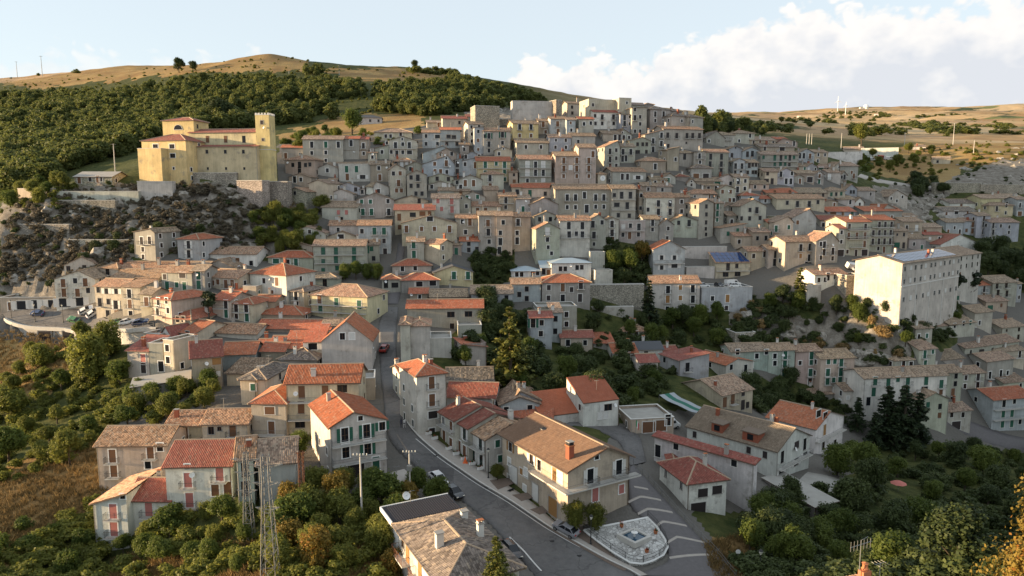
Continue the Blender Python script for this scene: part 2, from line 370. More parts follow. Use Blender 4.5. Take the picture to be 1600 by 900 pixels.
def glossy(name, c, rough=.12, spec=.5, coat=0.0):
    m, t, b, o = newmat(name)
    tc = t.n('ShaderNodeTexCoord'); f = t.noise(tc.outputs['Object'], .9, 3)
    t.l(t.mix(1.0, c, t.math('ADD', t.math('MULTIPLY', f, .5), .75), 'MULTIPLY'), b.inputs['Base Color'])
    b.inputs['Roughness'].default_value = rough; b.inputs['Specular IOR Level'].default_value = spec; b.inputs['Coat Weight'].default_value = coat
glossy('glass', (.014, .015, .018), .22, .25); glossy('car_glass', (.012, .014, .018), .06, .5)
glossy('paint_white', (.65, .65, .64), .35, .5, .6); glossy('paint_black', (.012, .012, .016), .25, .5, .8); glossy('paint_silver', (.28, .28, .30), .3, .5, .6)
glossy('paint_blue', (.03, .05, .12), .3, .5, .6); glossy('paint_green', (.05, .16, .06), .3, .5, .6); glossy('paint_red', (.30, .03, .02), .3, .5, .6)
glossy('water', (.01, .05, .09), .05, .6)
def mat_solar():
    m, t, b, o = newmat('solar')
    uv = t.n('ShaderNodeTexCoord'); br = t.n('ShaderNodeTexBrick'); br.offset = 0
    br.inputs['Color1'].default_value = (.02, .045, .13, 1); br.inputs['Color2'].default_value = (.025, .055, .15, 1); br.inputs['Mortar'].default_value = (.35, .4, .46, 1)
    br.inputs['Scale'].default_value = 1.0; br.inputs['Brick Width'].default_value = .98; br.inputs['Row Height'].default_value = .55; br.inputs['Mortar Size'].default_value = .012
    t.l(uv.outputs['Object'], br.inputs['Vector']); t.l(br.outputs[0], b.inputs['Base Color']); b.inputs['Roughness'].default_value = .15; b.inputs['Specular IOR Level'].default_value = .5
mat_solar()

# ------------------------------------------------------------------ mesh helpers
def tag(o, label, cat, group=None):
    o['label'] = label; o['category'] = cat
    if group: o['group'] = group
    return o
def kind(o, k):
    o['kind'] = k; return o
def empty(name, loc, rz=0.0):
    o = bpy.data.objects.new(name, None); o.location = loc; o.rotation_euler = (0, 0, rz); o.empty_display_size = .5
    col.objects.link(o); return o
def link(name, me, parent=None, color=None, loc=None, rz=None, scale=None):
    o = bpy.data.objects.new(name, me); col.objects.link(o)
    if parent: o.parent = parent
    if color: o.color = (tuple(color) + (1,))[:4]
    if loc is not None: o.location = loc
    if rz is not None: o.rotation_euler = (0, 0, rz) if not isinstance(rz, (tuple, list)) else rz
    if scale is not None: o.scale = scale
    return o
class MB:
    """collects faces with a material for each, makes one mesh"""
    def __init__(self): self.v = []; self.f = []; self.m = []; self.mats = []; self.uv = None
    def mi(self, mat):
        if mat not in self.mats: self.mats.append(mat)
        return self.mats.index(mat)
    def face(self, pts, mat):
        i = len(self.v); self.v += [tuple(p) for p in pts]; self.f.append(tuple(range(i, i + len(pts)))); self.m.append(self.mi(mat))
    def box(self, x0, x1, y0, y1, z0, z1, mat, T=None):
        p = [(x0, y0, z0), (x1, y0, z0), (x1, y1, z0), (x0, y1, z0), (x0, y0, z1), (x1, y0, z1), (x1, y1, z1), (x0, y1, z1)]
        if T: p = [T(q) for q in p]
        i = len(self.v); self.v += p; k = self.mi(mat)
        for q in ((0, 3, 2, 1), (4, 5, 6, 7), (0, 1, 5, 4), (1, 2, 6, 5), (2, 3, 7, 6), (3, 0, 4, 7)):
            self.f.append(tuple(i + a for a in q)); self.m.append(k)
    def bar(self, a, b, r, mat, n=4, r2=None):
        a = Vector(a); b = Vector(b); d = (b - a)
        if d.length < 1e-6: return
        d.normalize(); u = d.orthogonal().normalized(); w = d.cross(u); i = len(self.v); k = self.mi(mat); r2 = r if r2 is None else r2
        for P, R in ((a, r), (b, r2)):
            for j in range(n):
                an = 2 * math.pi * (j + .5) / n; self.v.append(tuple(P + u * (R * math.cos(an)) + w * (R * math.sin(an))))
        for j in range(n):
            self.f.append((i + j, i + (j + 1) % n, i + n + (j + 1) % n, i + n + j)); self.m.append(k)
        self.f.append(tuple(i + j for j in range(n - 1, -1, -1))); self.m.append(k)
        self.f.append(tuple(i + n + j for j in range(n))); self.m.append(k)
    def lathe(self, prof, mat, n=10, c=(0, 0)):
        i = len(self.v); k = self.mi(mat)
        for r, z in prof:
            for j in range(n):
                an = 2 * math.pi * j / n; self.v.append((c[0] + r * math.cos(an), c[1] + r * math.sin(an), z))
        for q in range(len(prof) - 1):
            for j in range(n):
                self.f.append((i + q * n + j, i + q * n + (j + 1) % n, i + (q + 1) * n + (j + 1) % n, i + (q + 1) * n + j)); self.m.append(k)
        self.f.append(tuple(i + (len(prof) - 1) * n + j for j in range(n))); self.m.append(k)
    def mesh(self, name, smooth=False):
        me = bpy.data.meshes.new(name); me.from_pydata(self.v, [], self.f)
        for mt in self.mats: me.materials.append(MAT[mt])
        me.polygons.foreach_set('material_index', self.m)
        if smooth: me.polygons.foreach_set('use_smooth', [True] * len(self.f))
        me.update(); return me
    def build(self, name, parent=None, color=None, smooth=False, **kw):
        return link(name, self.mesh(name, smooth), parent, color, **kw)
def npmesh(name, V, Q, mats, mi=None, attrs=None, smooth=False):
    """numpy vertices and equal-sided faces to a mesh"""
    V = np.ascontiguousarray(V, np.float32); Q = np.ascontiguousarray(Q, np.int32); k = Q.shape[1]
    me = bpy.data.meshes.new(name)
    me.vertices.add(len(V)); me.vertices.foreach_set('co', V.ravel())
    me.loops.add(Q.size); me.loops.foreach_set('vertex_index', Q.ravel())
    me.polygons.add(len(Q)); me.polygons.foreach_set('loop_start', np.arange(0, Q.size, k, dtype=np.int32))
    try: me.polygons.foreach_set('loop_total', np.full(len(Q), k, np.int32))
    except Exception: pass
    for m in mats: me.materials.append(MAT[m])
    if mi is not None: me.polygons.foreach_set('material_index', np.ascontiguousarray(mi, np.int32))
    if smooth: me.polygons.foreach_set('use_smooth', np.ones(len(Q), bool))
    for an, (dom, typ, arr) in (attrs or {}).items():
        a = me.attributes.new(an, typ, dom)
        a.data.foreach_set('color' if 'COLOR' in typ else 'value', np.ascontiguousarray(arr, np.float32).ravel())
    me.update(); me.validate()
    return me

# ------------------------------------------------------------------ the ground sheet
def inpoly(x, y, poly):
    x = np.asarray(x); y = np.asarray(y); r = np.zeros(x.shape, bool); n = len(poly)
    for i in range(n):
        x0, y0 = poly[i]; x1, y1 = poly[(i + 1) % n]
        c = ((y0 > y) != (y1 > y)) & (x < (x1 - x0) * (y - y0) / (y1 - y0 + 1e-12) + x0)
        r ^= c
    return r
def vnoise(x, y, seed=0):
    """smooth value noise, numpy"""
    def h(i, j): 
        v = np.sin(i * 127.1 + j * 311.7 + seed * 17.3) * 43758.5453
        return v - np.floor(v)
    xi = np.floor(x); yi = np.floor(y); fx = x - xi; fy = y - yi
    fx = fx * fx * (3 - 2 * fx); fy = fy * fy * (3 - 2 * fy)
    return (h(xi, yi) * (1 - fx) + h(xi + 1, yi) * fx) * (1 - fy) + (h(xi, yi + 1) * (1 - fx) + h(xi + 1, yi + 1) * fx) * fy - .5
ROCK = [[(0,310),(100,290),(220,285),(365,280),(440,310),(500,330),(500,370),(430,400),(330,395),(260,385),(215,400),(170,455),(80,480),(0,470)],
        [(1340,330),(1360,292),(1470,285),(1560,252),(1640,245),(1640,300),(1500,296),(1450,330),(1440,370),(1400,360)],
        [(1140,480),(1220,480),(1300,500),(1300,560),(1200,560),(1140,540)],[(1320,540),(1390,530),(1390,580),(1330,590)],[(1280,460),(1420,500),(1420,560),(1300,540)],
        [(730,165),(850,160),(850,200),(730,205)]]
DRY = [[(0,110),(200,100),(330,95),(420,80),(480,90),(480,112),(380,112),(300,112),(150,130),(60,140),(0,130)],[(430,212),(540,178),(660,178),(660,205),(520,212),(440,218)],[(500,110),(660,105),(740,120),(700,130),(560,125)],
       [(1100,175),(1700,160),(1700,215),(1480,225),(1300,215),(1100,200)],[(1360,240),(1500,215),(1640,200),(1640,245),(1500,260),(1480,300),(1360,270)],
       [(-50,515),(90,525),(130,570),(70,620),(-50,630)],[(-50,760),(60,700),(150,680),(175,770),(80,860),(-50,910)],[(180,900),(260,860),(420,860),(700,880),(700,1000),(180,1000)],[(500,830),(620,830),(620,900),(500,900)],[(380,320),(470,300),(480,330),(420,350)],
       [(1100,840),(1330,840),(1380,910),(1100,910)]]
TOWN = [[(430,215),(560,205),(640,185),(740,160),(900,150),(1090,175),(1180,205),(1290,225),(1345,270),(1440,330),(1600,300),(1640,420),(1540,400),(1440,400),(1400,480),(1250,480),(1100,450),(1010,460),(940,440),(900,520),(830,520),(760,480),(640,570),(640,660),(800,780),(900,830),(800,930),(600,770),(480,790),(390,760),(350,800),(150,800),(170,690),(220,600),(190,520),(0,530),(-30,480),(150,460),(200,410),(330,390),(420,410),(500,370),(440,300)],
        [(1380,470),(1640,440),(1640,720),(1500,690),(1330,690),(1320,600),(1150,590),(1140,550),(1240,540),(1330,600),(1400,560)],
        [(980,640),(1330,640),(1330,740),(1200,800),(1080,800),(1180,930),(900,900),(900,760)]]
GREEN = [[(735,395),(800,392),(805,432),(780,450),(738,445)],[(940,378),(1012,378),(1016,440),(990,455),(945,445)],[(1160,468),(1420,485),(1425,570),(1290,570),(1150,545)],[(750,478),(830,485),(830,540),(750,540)],[(900,478),(1200,500),(1200,548),(905,545)],[(1430,465),(1500,480),(1490,545),(1430,545)],[(1535,395),(1640,370),(1640,470),(1540,450)]]
WALL_LINE = []
SINK = []      # filled by roads before the sheet is made: world-space polygons lowered a little
def make_ground():
    na, nr = 760, 470
    az = np.radians(np.linspace(-80, 80, na)); r = np.concatenate([[6, 14, 22], 30 * np.exp(np.linspace(0, math.log(9000 / 30), nr - 3))])
    A, R = np.meshgrid(az, r); X = R * np.sin(A); Y = R * np.cos(A)
    Z = ground(X, Y)
    dep = Y * CP - (Z - CAM[2]) * SP; dep = np.maximum(dep, 1)
    px = 800 + F_PX * X / dep; py = 450 - F_PX * (Y * SP + (Z - CAM[2]) * CP) / dep
    def soft(polys):
        m = np.zeros(X.shape)
        jx = px + 14 * vnoise(X / 9, Y / 9, 3); jy = py + 8 * vnoise(X / 9, Y / 9, 5)
        for p in polys: m = np.maximum(m, inpoly(jx, jy, p).astype(float))
        return m
    rock, dry, town = soft(ROCK), soft(DRY), soft(TOWN)
    town = np.where(soft(GREEN) > .5, 0, town); town[(R > 345)] = 0; rock[(R > 520) & (py > 130)] = 0
    far = np.clip((R - 450) / 500, 0, 1)
    amp = .25 + rock * 2.0 + far * 2.0
    amp[town > .5] = .03
    s = np.where(R > 450, 30., 5.)
    N = vnoise(X / s, Y / s, 1) + .5 * vnoise(X / s * 2.1, Y / s * 2.1, 2) + .3 * vnoise(X / s * 4.3, Y / s * 4.3, 4)
    Z = Z + amp * N + np.clip((R - 700) / 1500, 0, 1) * (26 * vnoise(X / 260, Y / 210, 8) + 9 * vnoise(X / 90, Y / 80, 9))
    st = np.round(Z / 3.5) * 3.5 + .9 * vnoise(X / 3, Y / 3, 7); Z = np.where((rock > .5) & (R < 320), Z * .45 + st * .55, Z)
    for ax, ay in WALL_LINE:
        dd = np.hypot(X - ax, Y - ay); Z = np.where((dd < 9) & (Y < ay - .3) & (dd > .8), np.minimum(Z, gz(ax, ay) - 4.2 * (1 - dd / 9) ** .5), Z)
    for p in SINK: Z[inpoly(X, Y, p)] -= .35
    V = np.stack([X, Y, Z], -1).reshape(-1, 3)
    i = (np.arange(nr - 1)[:, None] * na + np.arange(na - 1)[None]).ravel()
    Q = np.stack([i, i + 1, i + na + 1, i + na], -1)
    zone = np.stack([rock, dry, town, np.ones_like(rock)], -1).reshape(-1, 4)
    plain = np.maximum(np.clip((px - 800) / 200, 0, 1), ((X > 200) | (R > 1100)).astype(float)).ravel()
    me = npmesh('ground', V, Q, ['ground'], smooth=True, attrs={'zone': ('POINT', 'FLOAT_COLOR', zone), 'plain': ('POINT', 'FLOAT', plain)})
    kind(link('ground', me), 'structure')
# ------------------------------------------------------------------ houses
simple('ridge_tile', (.36, .27, .19), .9); simple('soffit', (.17, .13, .10), .9)
WALL = {'g': ((.36, .335, .292), 'grey'), 'l': ((.475, .445, .395), 'pale grey'), 'w': ((.62, .60, .55), 'white'), 'c': ((.50, .435, .335), 'cream'),
        'y': ((.60, .475, .235), 'yellow'), 'Y': ((.57, .50, .31), 'pale yellow'), 'p': ((.45, .36, .305), 'pink'), 'b': ((.375, .39, .40), 'blue-grey'), 't': ((.39, .325, .25), 'tan'),
        'n': ((.39, .382, .315), 'olive-grey'), 's': ((.41, .37, .30), 'rubble stone'), 'e': ((.365, .415, .36), 'green')}
ROOF = {'r': ((.375, .125, .068), 'red'), 'o': ((.36, .215, .135), 'orange-brown'), 'b': ((.285, .205, .145), 'brown'), 'd': ((.185, .155, .13), 'dark brown'),
        'm': ((.27, .095, .07), 'maroon'), 'k': ((.1, .1, .105), 'slate'), 'z': ((.42, .5, .56), 'blue metal'), 'T': ((.215, .125, .085), 'brown'), 'u': ((.235, .175, .135), 'tan'), 'x': ((.3, .3, .3), 'concrete')}
RTYPE = {'g': 'gabled', 'G': 'gable-fronted', 'h': 'hipped', 's': 'lean-to', 'S': 'sloping', 'Z': 'sloping', 'f': 'flat'}
ROWS = {}; ALLH = []
def R5(x): return round(x * 8) / 8
CACHE = {}
def cached(key, fn):
    if key not in CACHE: CACHE[key] = fn()
    return CACHE[key]

def win_parts(w, h, trim, frame, shut, near, arch=False):
    """meshes of a window: body (surround, sill, sash bars), pane, shutters; outward is -y, centred on the opening"""
    def make():
        a = MB(); s = .17; x, z = w / 2, h / 2
        if trim:
            a.box(-x - s, -x, -.06, .05, -z, z + s, trim); a.box(x, x + s, -.06, .05, -z, z + s, trim); a.box(-x, x, -.06, .05, z, z + s, trim)
        else: s = .02
        a.box(-x - s - .04, x + s + .04, -.13, .05, -z - .09, -z, trim or 'trim_grey')
        if frame:
            a.box(-.035, .035, -.035, .03, -z, z, frame); a.box(-x, -x + .06, -.033, .03, -z, z, frame); a.box(x - .06, x, -.033, .03, -z, z, frame)
            a.box(-x, x, -.031, .03, z - .07, z, frame)
            if h > 1.7: a.box(-x, x, -.031, .03, -.1, -.04, frame)
        pn = MB(); pn.box(-x, x, -.012, .04, -z, z, 'glass')
        sh = MB(); sh2 = MB()
        if shut and shut[1] == 'closed': sh.box(-x + .02, x - .02, -.05, .02, -z, z * .98, shut[0])
        elif shut:
            for q in (-1, 1):
                c = q * (x + s + w * .24); (sh if q < 0 or not near else sh2).box(c - w * .23, c + w * .23, -.1, -.062 if trim else -.03, -z, z, shut[0])
        if near:
            return a.mesh('window'), pn.mesh('pane'), [q.mesh('shutter') for q in (sh, sh2) if q.v]
        off = 0
        for o in (pn, sh):
            off = len(a.v); a.v += o.v
            for f, m in zip(o.f, o.m): a.f.append(tuple(i + off for i in f)); a.m.append(a.mi(o.mats[m]))
        return a.mesh('window'), None, None
    return cached(('win', w, h, trim, frame, shut, near), make)
def add_window(parent, loc, rz, w, h, trim, frame, shut, near, name='window'):
    if not near: w, h = w * 1.14, h * 1.1
    body, pane, sh = win_parts(R5(w), R5(h), trim, frame, shut, near)
    o = link(name, body, parent, loc=loc, rz=rz)
    if pane: link('pane', pane, o)
    for q in sh or (): link('shutter', q, o)
    return o
def balcony_parts(w, step, mat, near):
    def make():
        s = MB(); s.box(-w / 2, w / 2, -.95, .05, -.16, 0, 'concrete_light')
        r = MB(); x = w / 2 - .03
        for a, b in (((-x, -.03, 0), (-x, -.91, 0)), ((-x, -.91, 0), (x, -.91, 0)), ((x, -.91, 0), (x, -.03, 0))):
            for zz, rr in ((.98, .028), (.08, .015)): r.bar((a[0], a[1], zz), (b[0], b[1], zz), rr, mat)
            L = math.hypot(b[0] - a[0], b[1] - a[1]); n = max(2, int(L / step))
            for i in range(n + 1):
                f = i / n; px_, py_ = a[0] + (b[0] - a[0]) * f, a[1] + (b[1] - a[1]) * f
                r.bar((px_, py_, 0), (px_, py_, .97), .013 if near else .017, mat, 3)
        if near: return s.mesh('balcony'), r.mesh('railing')
        off = len(s.v); s.v += r.v
        for f, m in zip(r.f, r.m): s.f.append(tuple(i + off for i in f)); s.m.append(s.mi(r.mats[m]))
        return s.mesh('balcony'), None
    return cached(('bal', w, step, mat, near), make)
def add_balcony(parent, loc, rz, w, near, mat='iron'):
    s, r = balcony_parts(R5(w), .16 if near else .3, mat, near)
    o = link('balcony', s, parent, loc=loc, rz=rz)
    if r: link('railing', r, o)
    return o

def tile_field(slopes, color, parent, lift=.035):
    """ribbed clay tiles over the slopes, real relief: one joined part"""
    Vs, Qs, UVs = [], [], []; off = 0
    for e0, e1, r1, r0 in slopes:
        e0, e1, r1, r0 = (np.array(q, float) for q in (e0, e1, r1, r0))
        U = e1 - e0; w = np.linalg.norm(U); U /= w
        u0 = (r0 - e0) @ U; u1 = (r1 - e0) @ U
        Vd = (r0 - e0) - U * u0; L = np.linalg.norm(Vd); Vd /= L; N = np.cross(U, Vd)
        if N[2] < 0: N = -N
        per = .27; us = np.arange(0, w + 1e-6, per / 4)
        vm = np.where(us < u0, us / max(u0, 1e-6), np.where(us > u1, (w - us) / max(w - u1, 1e-6), 1.0)).clip(0.004, 1) * L
        nv = max(2, int(L / .44)); fr = []
        for k in range(nv): fr += [(k / nv, .028), ((k + .93) / nv, .0)]
        fr.append((1.0, .01)); fr = np.array(fr)
        uu = np.broadcast_to(us[:, None], (len(us), len(fr))); vv = fr[None, :, 0] * L
        vv = np.minimum(np.broadcast_to(vv, uu.shape), vm[:, None])
        hh = .055 * np.abs(np.sin(np.pi * us / per))[:, None] + fr[None, :, 1] + lift
        jit = (np.sin(np.floor(us / per)[:, None] * 12.9 + np.arange(len(fr))[None] * 78.2) * 43.7) % 1.0
        hh = hh + .018 * jit
        P = e0 + uu[..., None] * U + vv[..., None] * Vd + hh[..., None] * N
        na, nb = uu.shape
        i = (np.arange(na - 1)[:, None] * nb + np.arange(nb - 1)[None]).ravel()
        q = np.stack([i, i + nb, i + nb + 1, i + 1], -1)
        vf = vv.ravel(); keep = ~((vf[q].max(1) - vf[q].min(1)) < 1e-4); q = q[keep]
        Vs.append(P.reshape(-1, 3)); Qs.append(q + off); off += na * nb
        UVs.append(np.stack([uu.ravel(), vv.ravel()], -1))
    V = np.concatenate(Vs); Q = np.concatenate(Qs); UV = np.concatenate(UVs)
    me = npmesh('tiles', V, Q, ['tiles'])
    ul = me.uv_layers.new(name='UVMap'); li = np.empty(len(me.loops), np.int32); me.loops.foreach_get('vertex_index', li)
    ul.data.foreach_set('uv', UV[li].astype(np.float32).ravel())
    return kind(link('tiles', me, parent, color), 'stuff')

def jitter(c, a, r=rnd):
    k = r.uniform(1 - a, 1 + a); return tuple(max(.01, v * k * r.uniform(1 - a * .3, 1 + a * .3)) for v in c)

def roof_planes(rt, x0, x1, d, h, rise, rx, o):
    """roof slopes as (eave0, eave1, ridge1, ridge0) plus gable-wall polygons and the height of the roof"""
    w = x1 - x0; S = []; G = []; ridges = []
    if rt == 'g':
        tn = rise / (d / 2); ez = h - o * tn; m = d / 2
        S = [((x0 - o, -o, ez), (x1 + o, -o, ez), (x1 + o, m, h + rise), (x0 - o, m, h + rise)), ((x1 + o, d + o, ez), (x0 - o, d + o, ez), (x0 - o, m, h + rise), (x1 + o, m, h + rise))]
        G = [[(x0, 0, h), (x0, d, h), (x0, m, h + rise)], [(x1, 0, h), (x1, m, h + rise), (x1, d, h)]]
        ridges = [((x0 - o, m, h + rise), (x1 + o, m, h + rise))]
        zr = lambda x, y: h + rise - abs(y - m) * tn
    elif rt == 'G':
        xm = x0 + w * rx; tl = rise / (xm - x0); tr = rise / (x1 - xm)
        S = [((x0 - o, d + o, h - o * tl), (x0 - o, -o, h - o * tl), (xm, -o, h + rise), (xm, d + o, h + rise)), ((x1 + o, -o, h - o * tr), (x1 + o, d + o, h - o * tr), (xm, d + o, h + rise), (xm, -o, h + rise))]
        G = [[(x0, 0, h), (xm, 0, h + rise), (x1, 0, h)], [(x1, d, h), (xm, d, h + rise), (x0, d, h)]]
        ridges = [((xm, -o, h + rise), (xm, d + o, h + rise))]
        zr = lambda x, y: h + rise - ((xm - x) * tl if x < xm else (x - xm) * tr)
    elif rt == 'h':
        X0, X1, Y0, Y1 = x0 - o, x1 + o, -o, d + o; m = min(w, d) / 2; tn = rise / m; M = m + o; ez = h - o * tn; zt = h + rise
        if w >= d:
            a, b = (X0 + M, d / 2, zt), (X1 - M, d / 2, zt)
            if X1 - X0 - 2 * M < .05: b = (a[0] + .05, a[1], a[2])
        else:
            a, b = (w / 2 + x0, Y0 + M, zt), (w / 2 + x0, Y1 - M, zt)
        c00, c10, c11, c01 = (X0, Y0, ez), (X1, Y0, ez), (X1, Y1, ez), (X0, Y1, ez)
        e = .02
        if w >= d:
            S = [(c00, c10, b, a), (c11, c01, a, b), (c01, c00, (a[0], a[1] - e, zt), (a[0], a[1] + e, zt)), (c10, c11, (b[0], b[1] + e, zt), (b[0], b[1] - e, zt))]
        else:
            S = [(c00, c10, (a[0] + e, a[1], zt), (a[0] - e, a[1], zt)), (c11, c01, (b[0] - e, b[1], zt), (b[0] + e, b[1], zt)), (c01, c00, a, b), (c10, c11, b, a)]
        ridges = [(a, b), (c00, a), (c01, a if w >= d else b), (c11, b), (c10, b if w >= d else a)]
        zr = lambda x, y: min(zt, h + tn * min(x - x0, x1 - x, y, d - y))
    elif rt == 's':
        tn = rise / d
        S = [((x0 - o, -o, h - o * tn), (x1 + o, -o, h - o * tn), (x1 + o, d + o, h + rise + o * tn), (x0 - o, d + o, h + rise + o * tn))]
        G = [[(x0, 0, h), (x0, d, h), (x0, d, h + rise)], [(x1, 0, h), (x1, d, h + rise), (x1, d, h)], [(x0, d, h), (x1, d, h), (x1, d, h + rise), (x0, d, h + rise)]]
        zr = lambda x, y: h + tn * y
    elif rt in 'SZ':
        tn = rise / w; q = 1 if rt == 'S' else -1
        la, ra = (0, rise) if rt == 'S' else (rise, 0)
        zl, zr_ = h + la - q * o * tn, h + ra + q * o * tn
        if rt == 'S': S = [((x0 - o, d + o, zl), (x0 - o, -o, zl), (x1 + o, -o, zr_), (x1 + o, d + o, zr_))]
        else: S = [((x1 + o, -o, zr_), (x1 + o, d + o, zr_), (x0 - o, d + o, zl), (x0 - o, -o, zl))]
        G = [[(x0, 0, h), (x0, 0, h + la), (x1, 0, h + ra), (x1, 0, h)][(0 if la else 1):(4 if ra else 3)] if False else ([(x0, 0, h), (x1, 0, h), (x1, 0, h + rise)] if rt == 'S' else [(x0, 0, h), (x1, 0, h), (x0, 0, h + rise)])]
        G.append([(p[0], d, p[2]) for p in G[0]])
        xx = x1 if rt == 'S' else x0
        G.append([(xx, 0, h), (xx, d, h), (xx, d, h + rise), (xx, 0, h + rise)])
        zr = lambda x, y: h + (tn * (x - x0) if rt == 'S' else tn * (x1 - x))
    else:
        zr = lambda x, y: h + .05
    return S, G, ridges, zr

def add_roof_mesh(parent, S, ridges, color, dist, mat='tiles', thick=.14, back=True):
    V, Q, UV, MI = [], [], [], []
    def quad(p, uv, mi):
        i = len(V); V.extend(p); Q.append((i, i + 1, i + 2, i + 3)); UV.extend(uv); MI.append(mi)
    for e0, e1, r1, r0 in S:
        E0, E1, R1, R0 = (Vector(q) for q in (e0, e1, r1, r0)); U = (E1 - E0).normalized(); w = (E1 - E0).length
        Vd = (R0 - E0) - U * (R0 - E0).dot(U); Vd = Vd.normalized()
        uv = [((p - E0).dot(U), (p - E0).dot(Vd)) for p in (E0, E1, R1, R0)]
        quad([E0, E1, R1, R0], uv, 0)
        dn = Vector((0, 0, -thick)); lo = [p + dn for p in (E0, E1, R1, R0)]
        quad([lo[3], lo[2], lo[1], lo[0]], [(0, 0)] * 4, 1)
        for a, b in ((0, 1), (1, 2), (3, 0)):
            p = (E0, E1, R1, R0); quad([lo[a], lo[b], p[b], p[a]], [(0, 0)] * 4, 1)
    me = npmesh('roof', np.array([tuple(v) for v in V]), np.array(Q), [mat, 'soffit'], MI)
    ul = me.uv_layers.new(name='UVMap'); li = np.empty(len(me.loops), np.int32); me.loops.foreach_get('vertex_index', li)
    ul.data.foreach_set('uv', np.array(UV, np.float32)[li].ravel())
    ro = link('roof', me, parent, color)
    if ridges and mat == 'tiles':
        mb = MB()
        for a, b in ridges:
            A, B = Vector(a), Vector(b); mb.bar(A + Vector((0, 0, .03)), B + Vector((0, 0, .03)), .15 if dist < 160 else .17, 'ridge_tile', 6)
        mb.build('ridge_tiles', ro)
    return ro
def add_chimney(ro, x, y, z, r, near, mat='trim'):
    m = MB(); a = r.uniform(.28, .42); h = r.uniform(.9, 1.7)
    m.box(-a, a, -a * .8, a * .8, -.8, h, mat); m.box(-a - .09, a + .09, -a * .8 - .09, a * .8 + .09, h, h + .1, 'trim_grey')
    if r.random() < .6:
        m.box(-a, -a + .12, -a * .7, a * .7, h + .1, h + .38, mat); m.box(a - .12, a, -a * .7, a * .7, h + .1, h + .38, mat); m.box(-a - .05, a + .05, -a * .8, a * .8, h + .38, h + .46, 'terracotta')
    return m.build('chimney', ro, loc=(x, y, z))

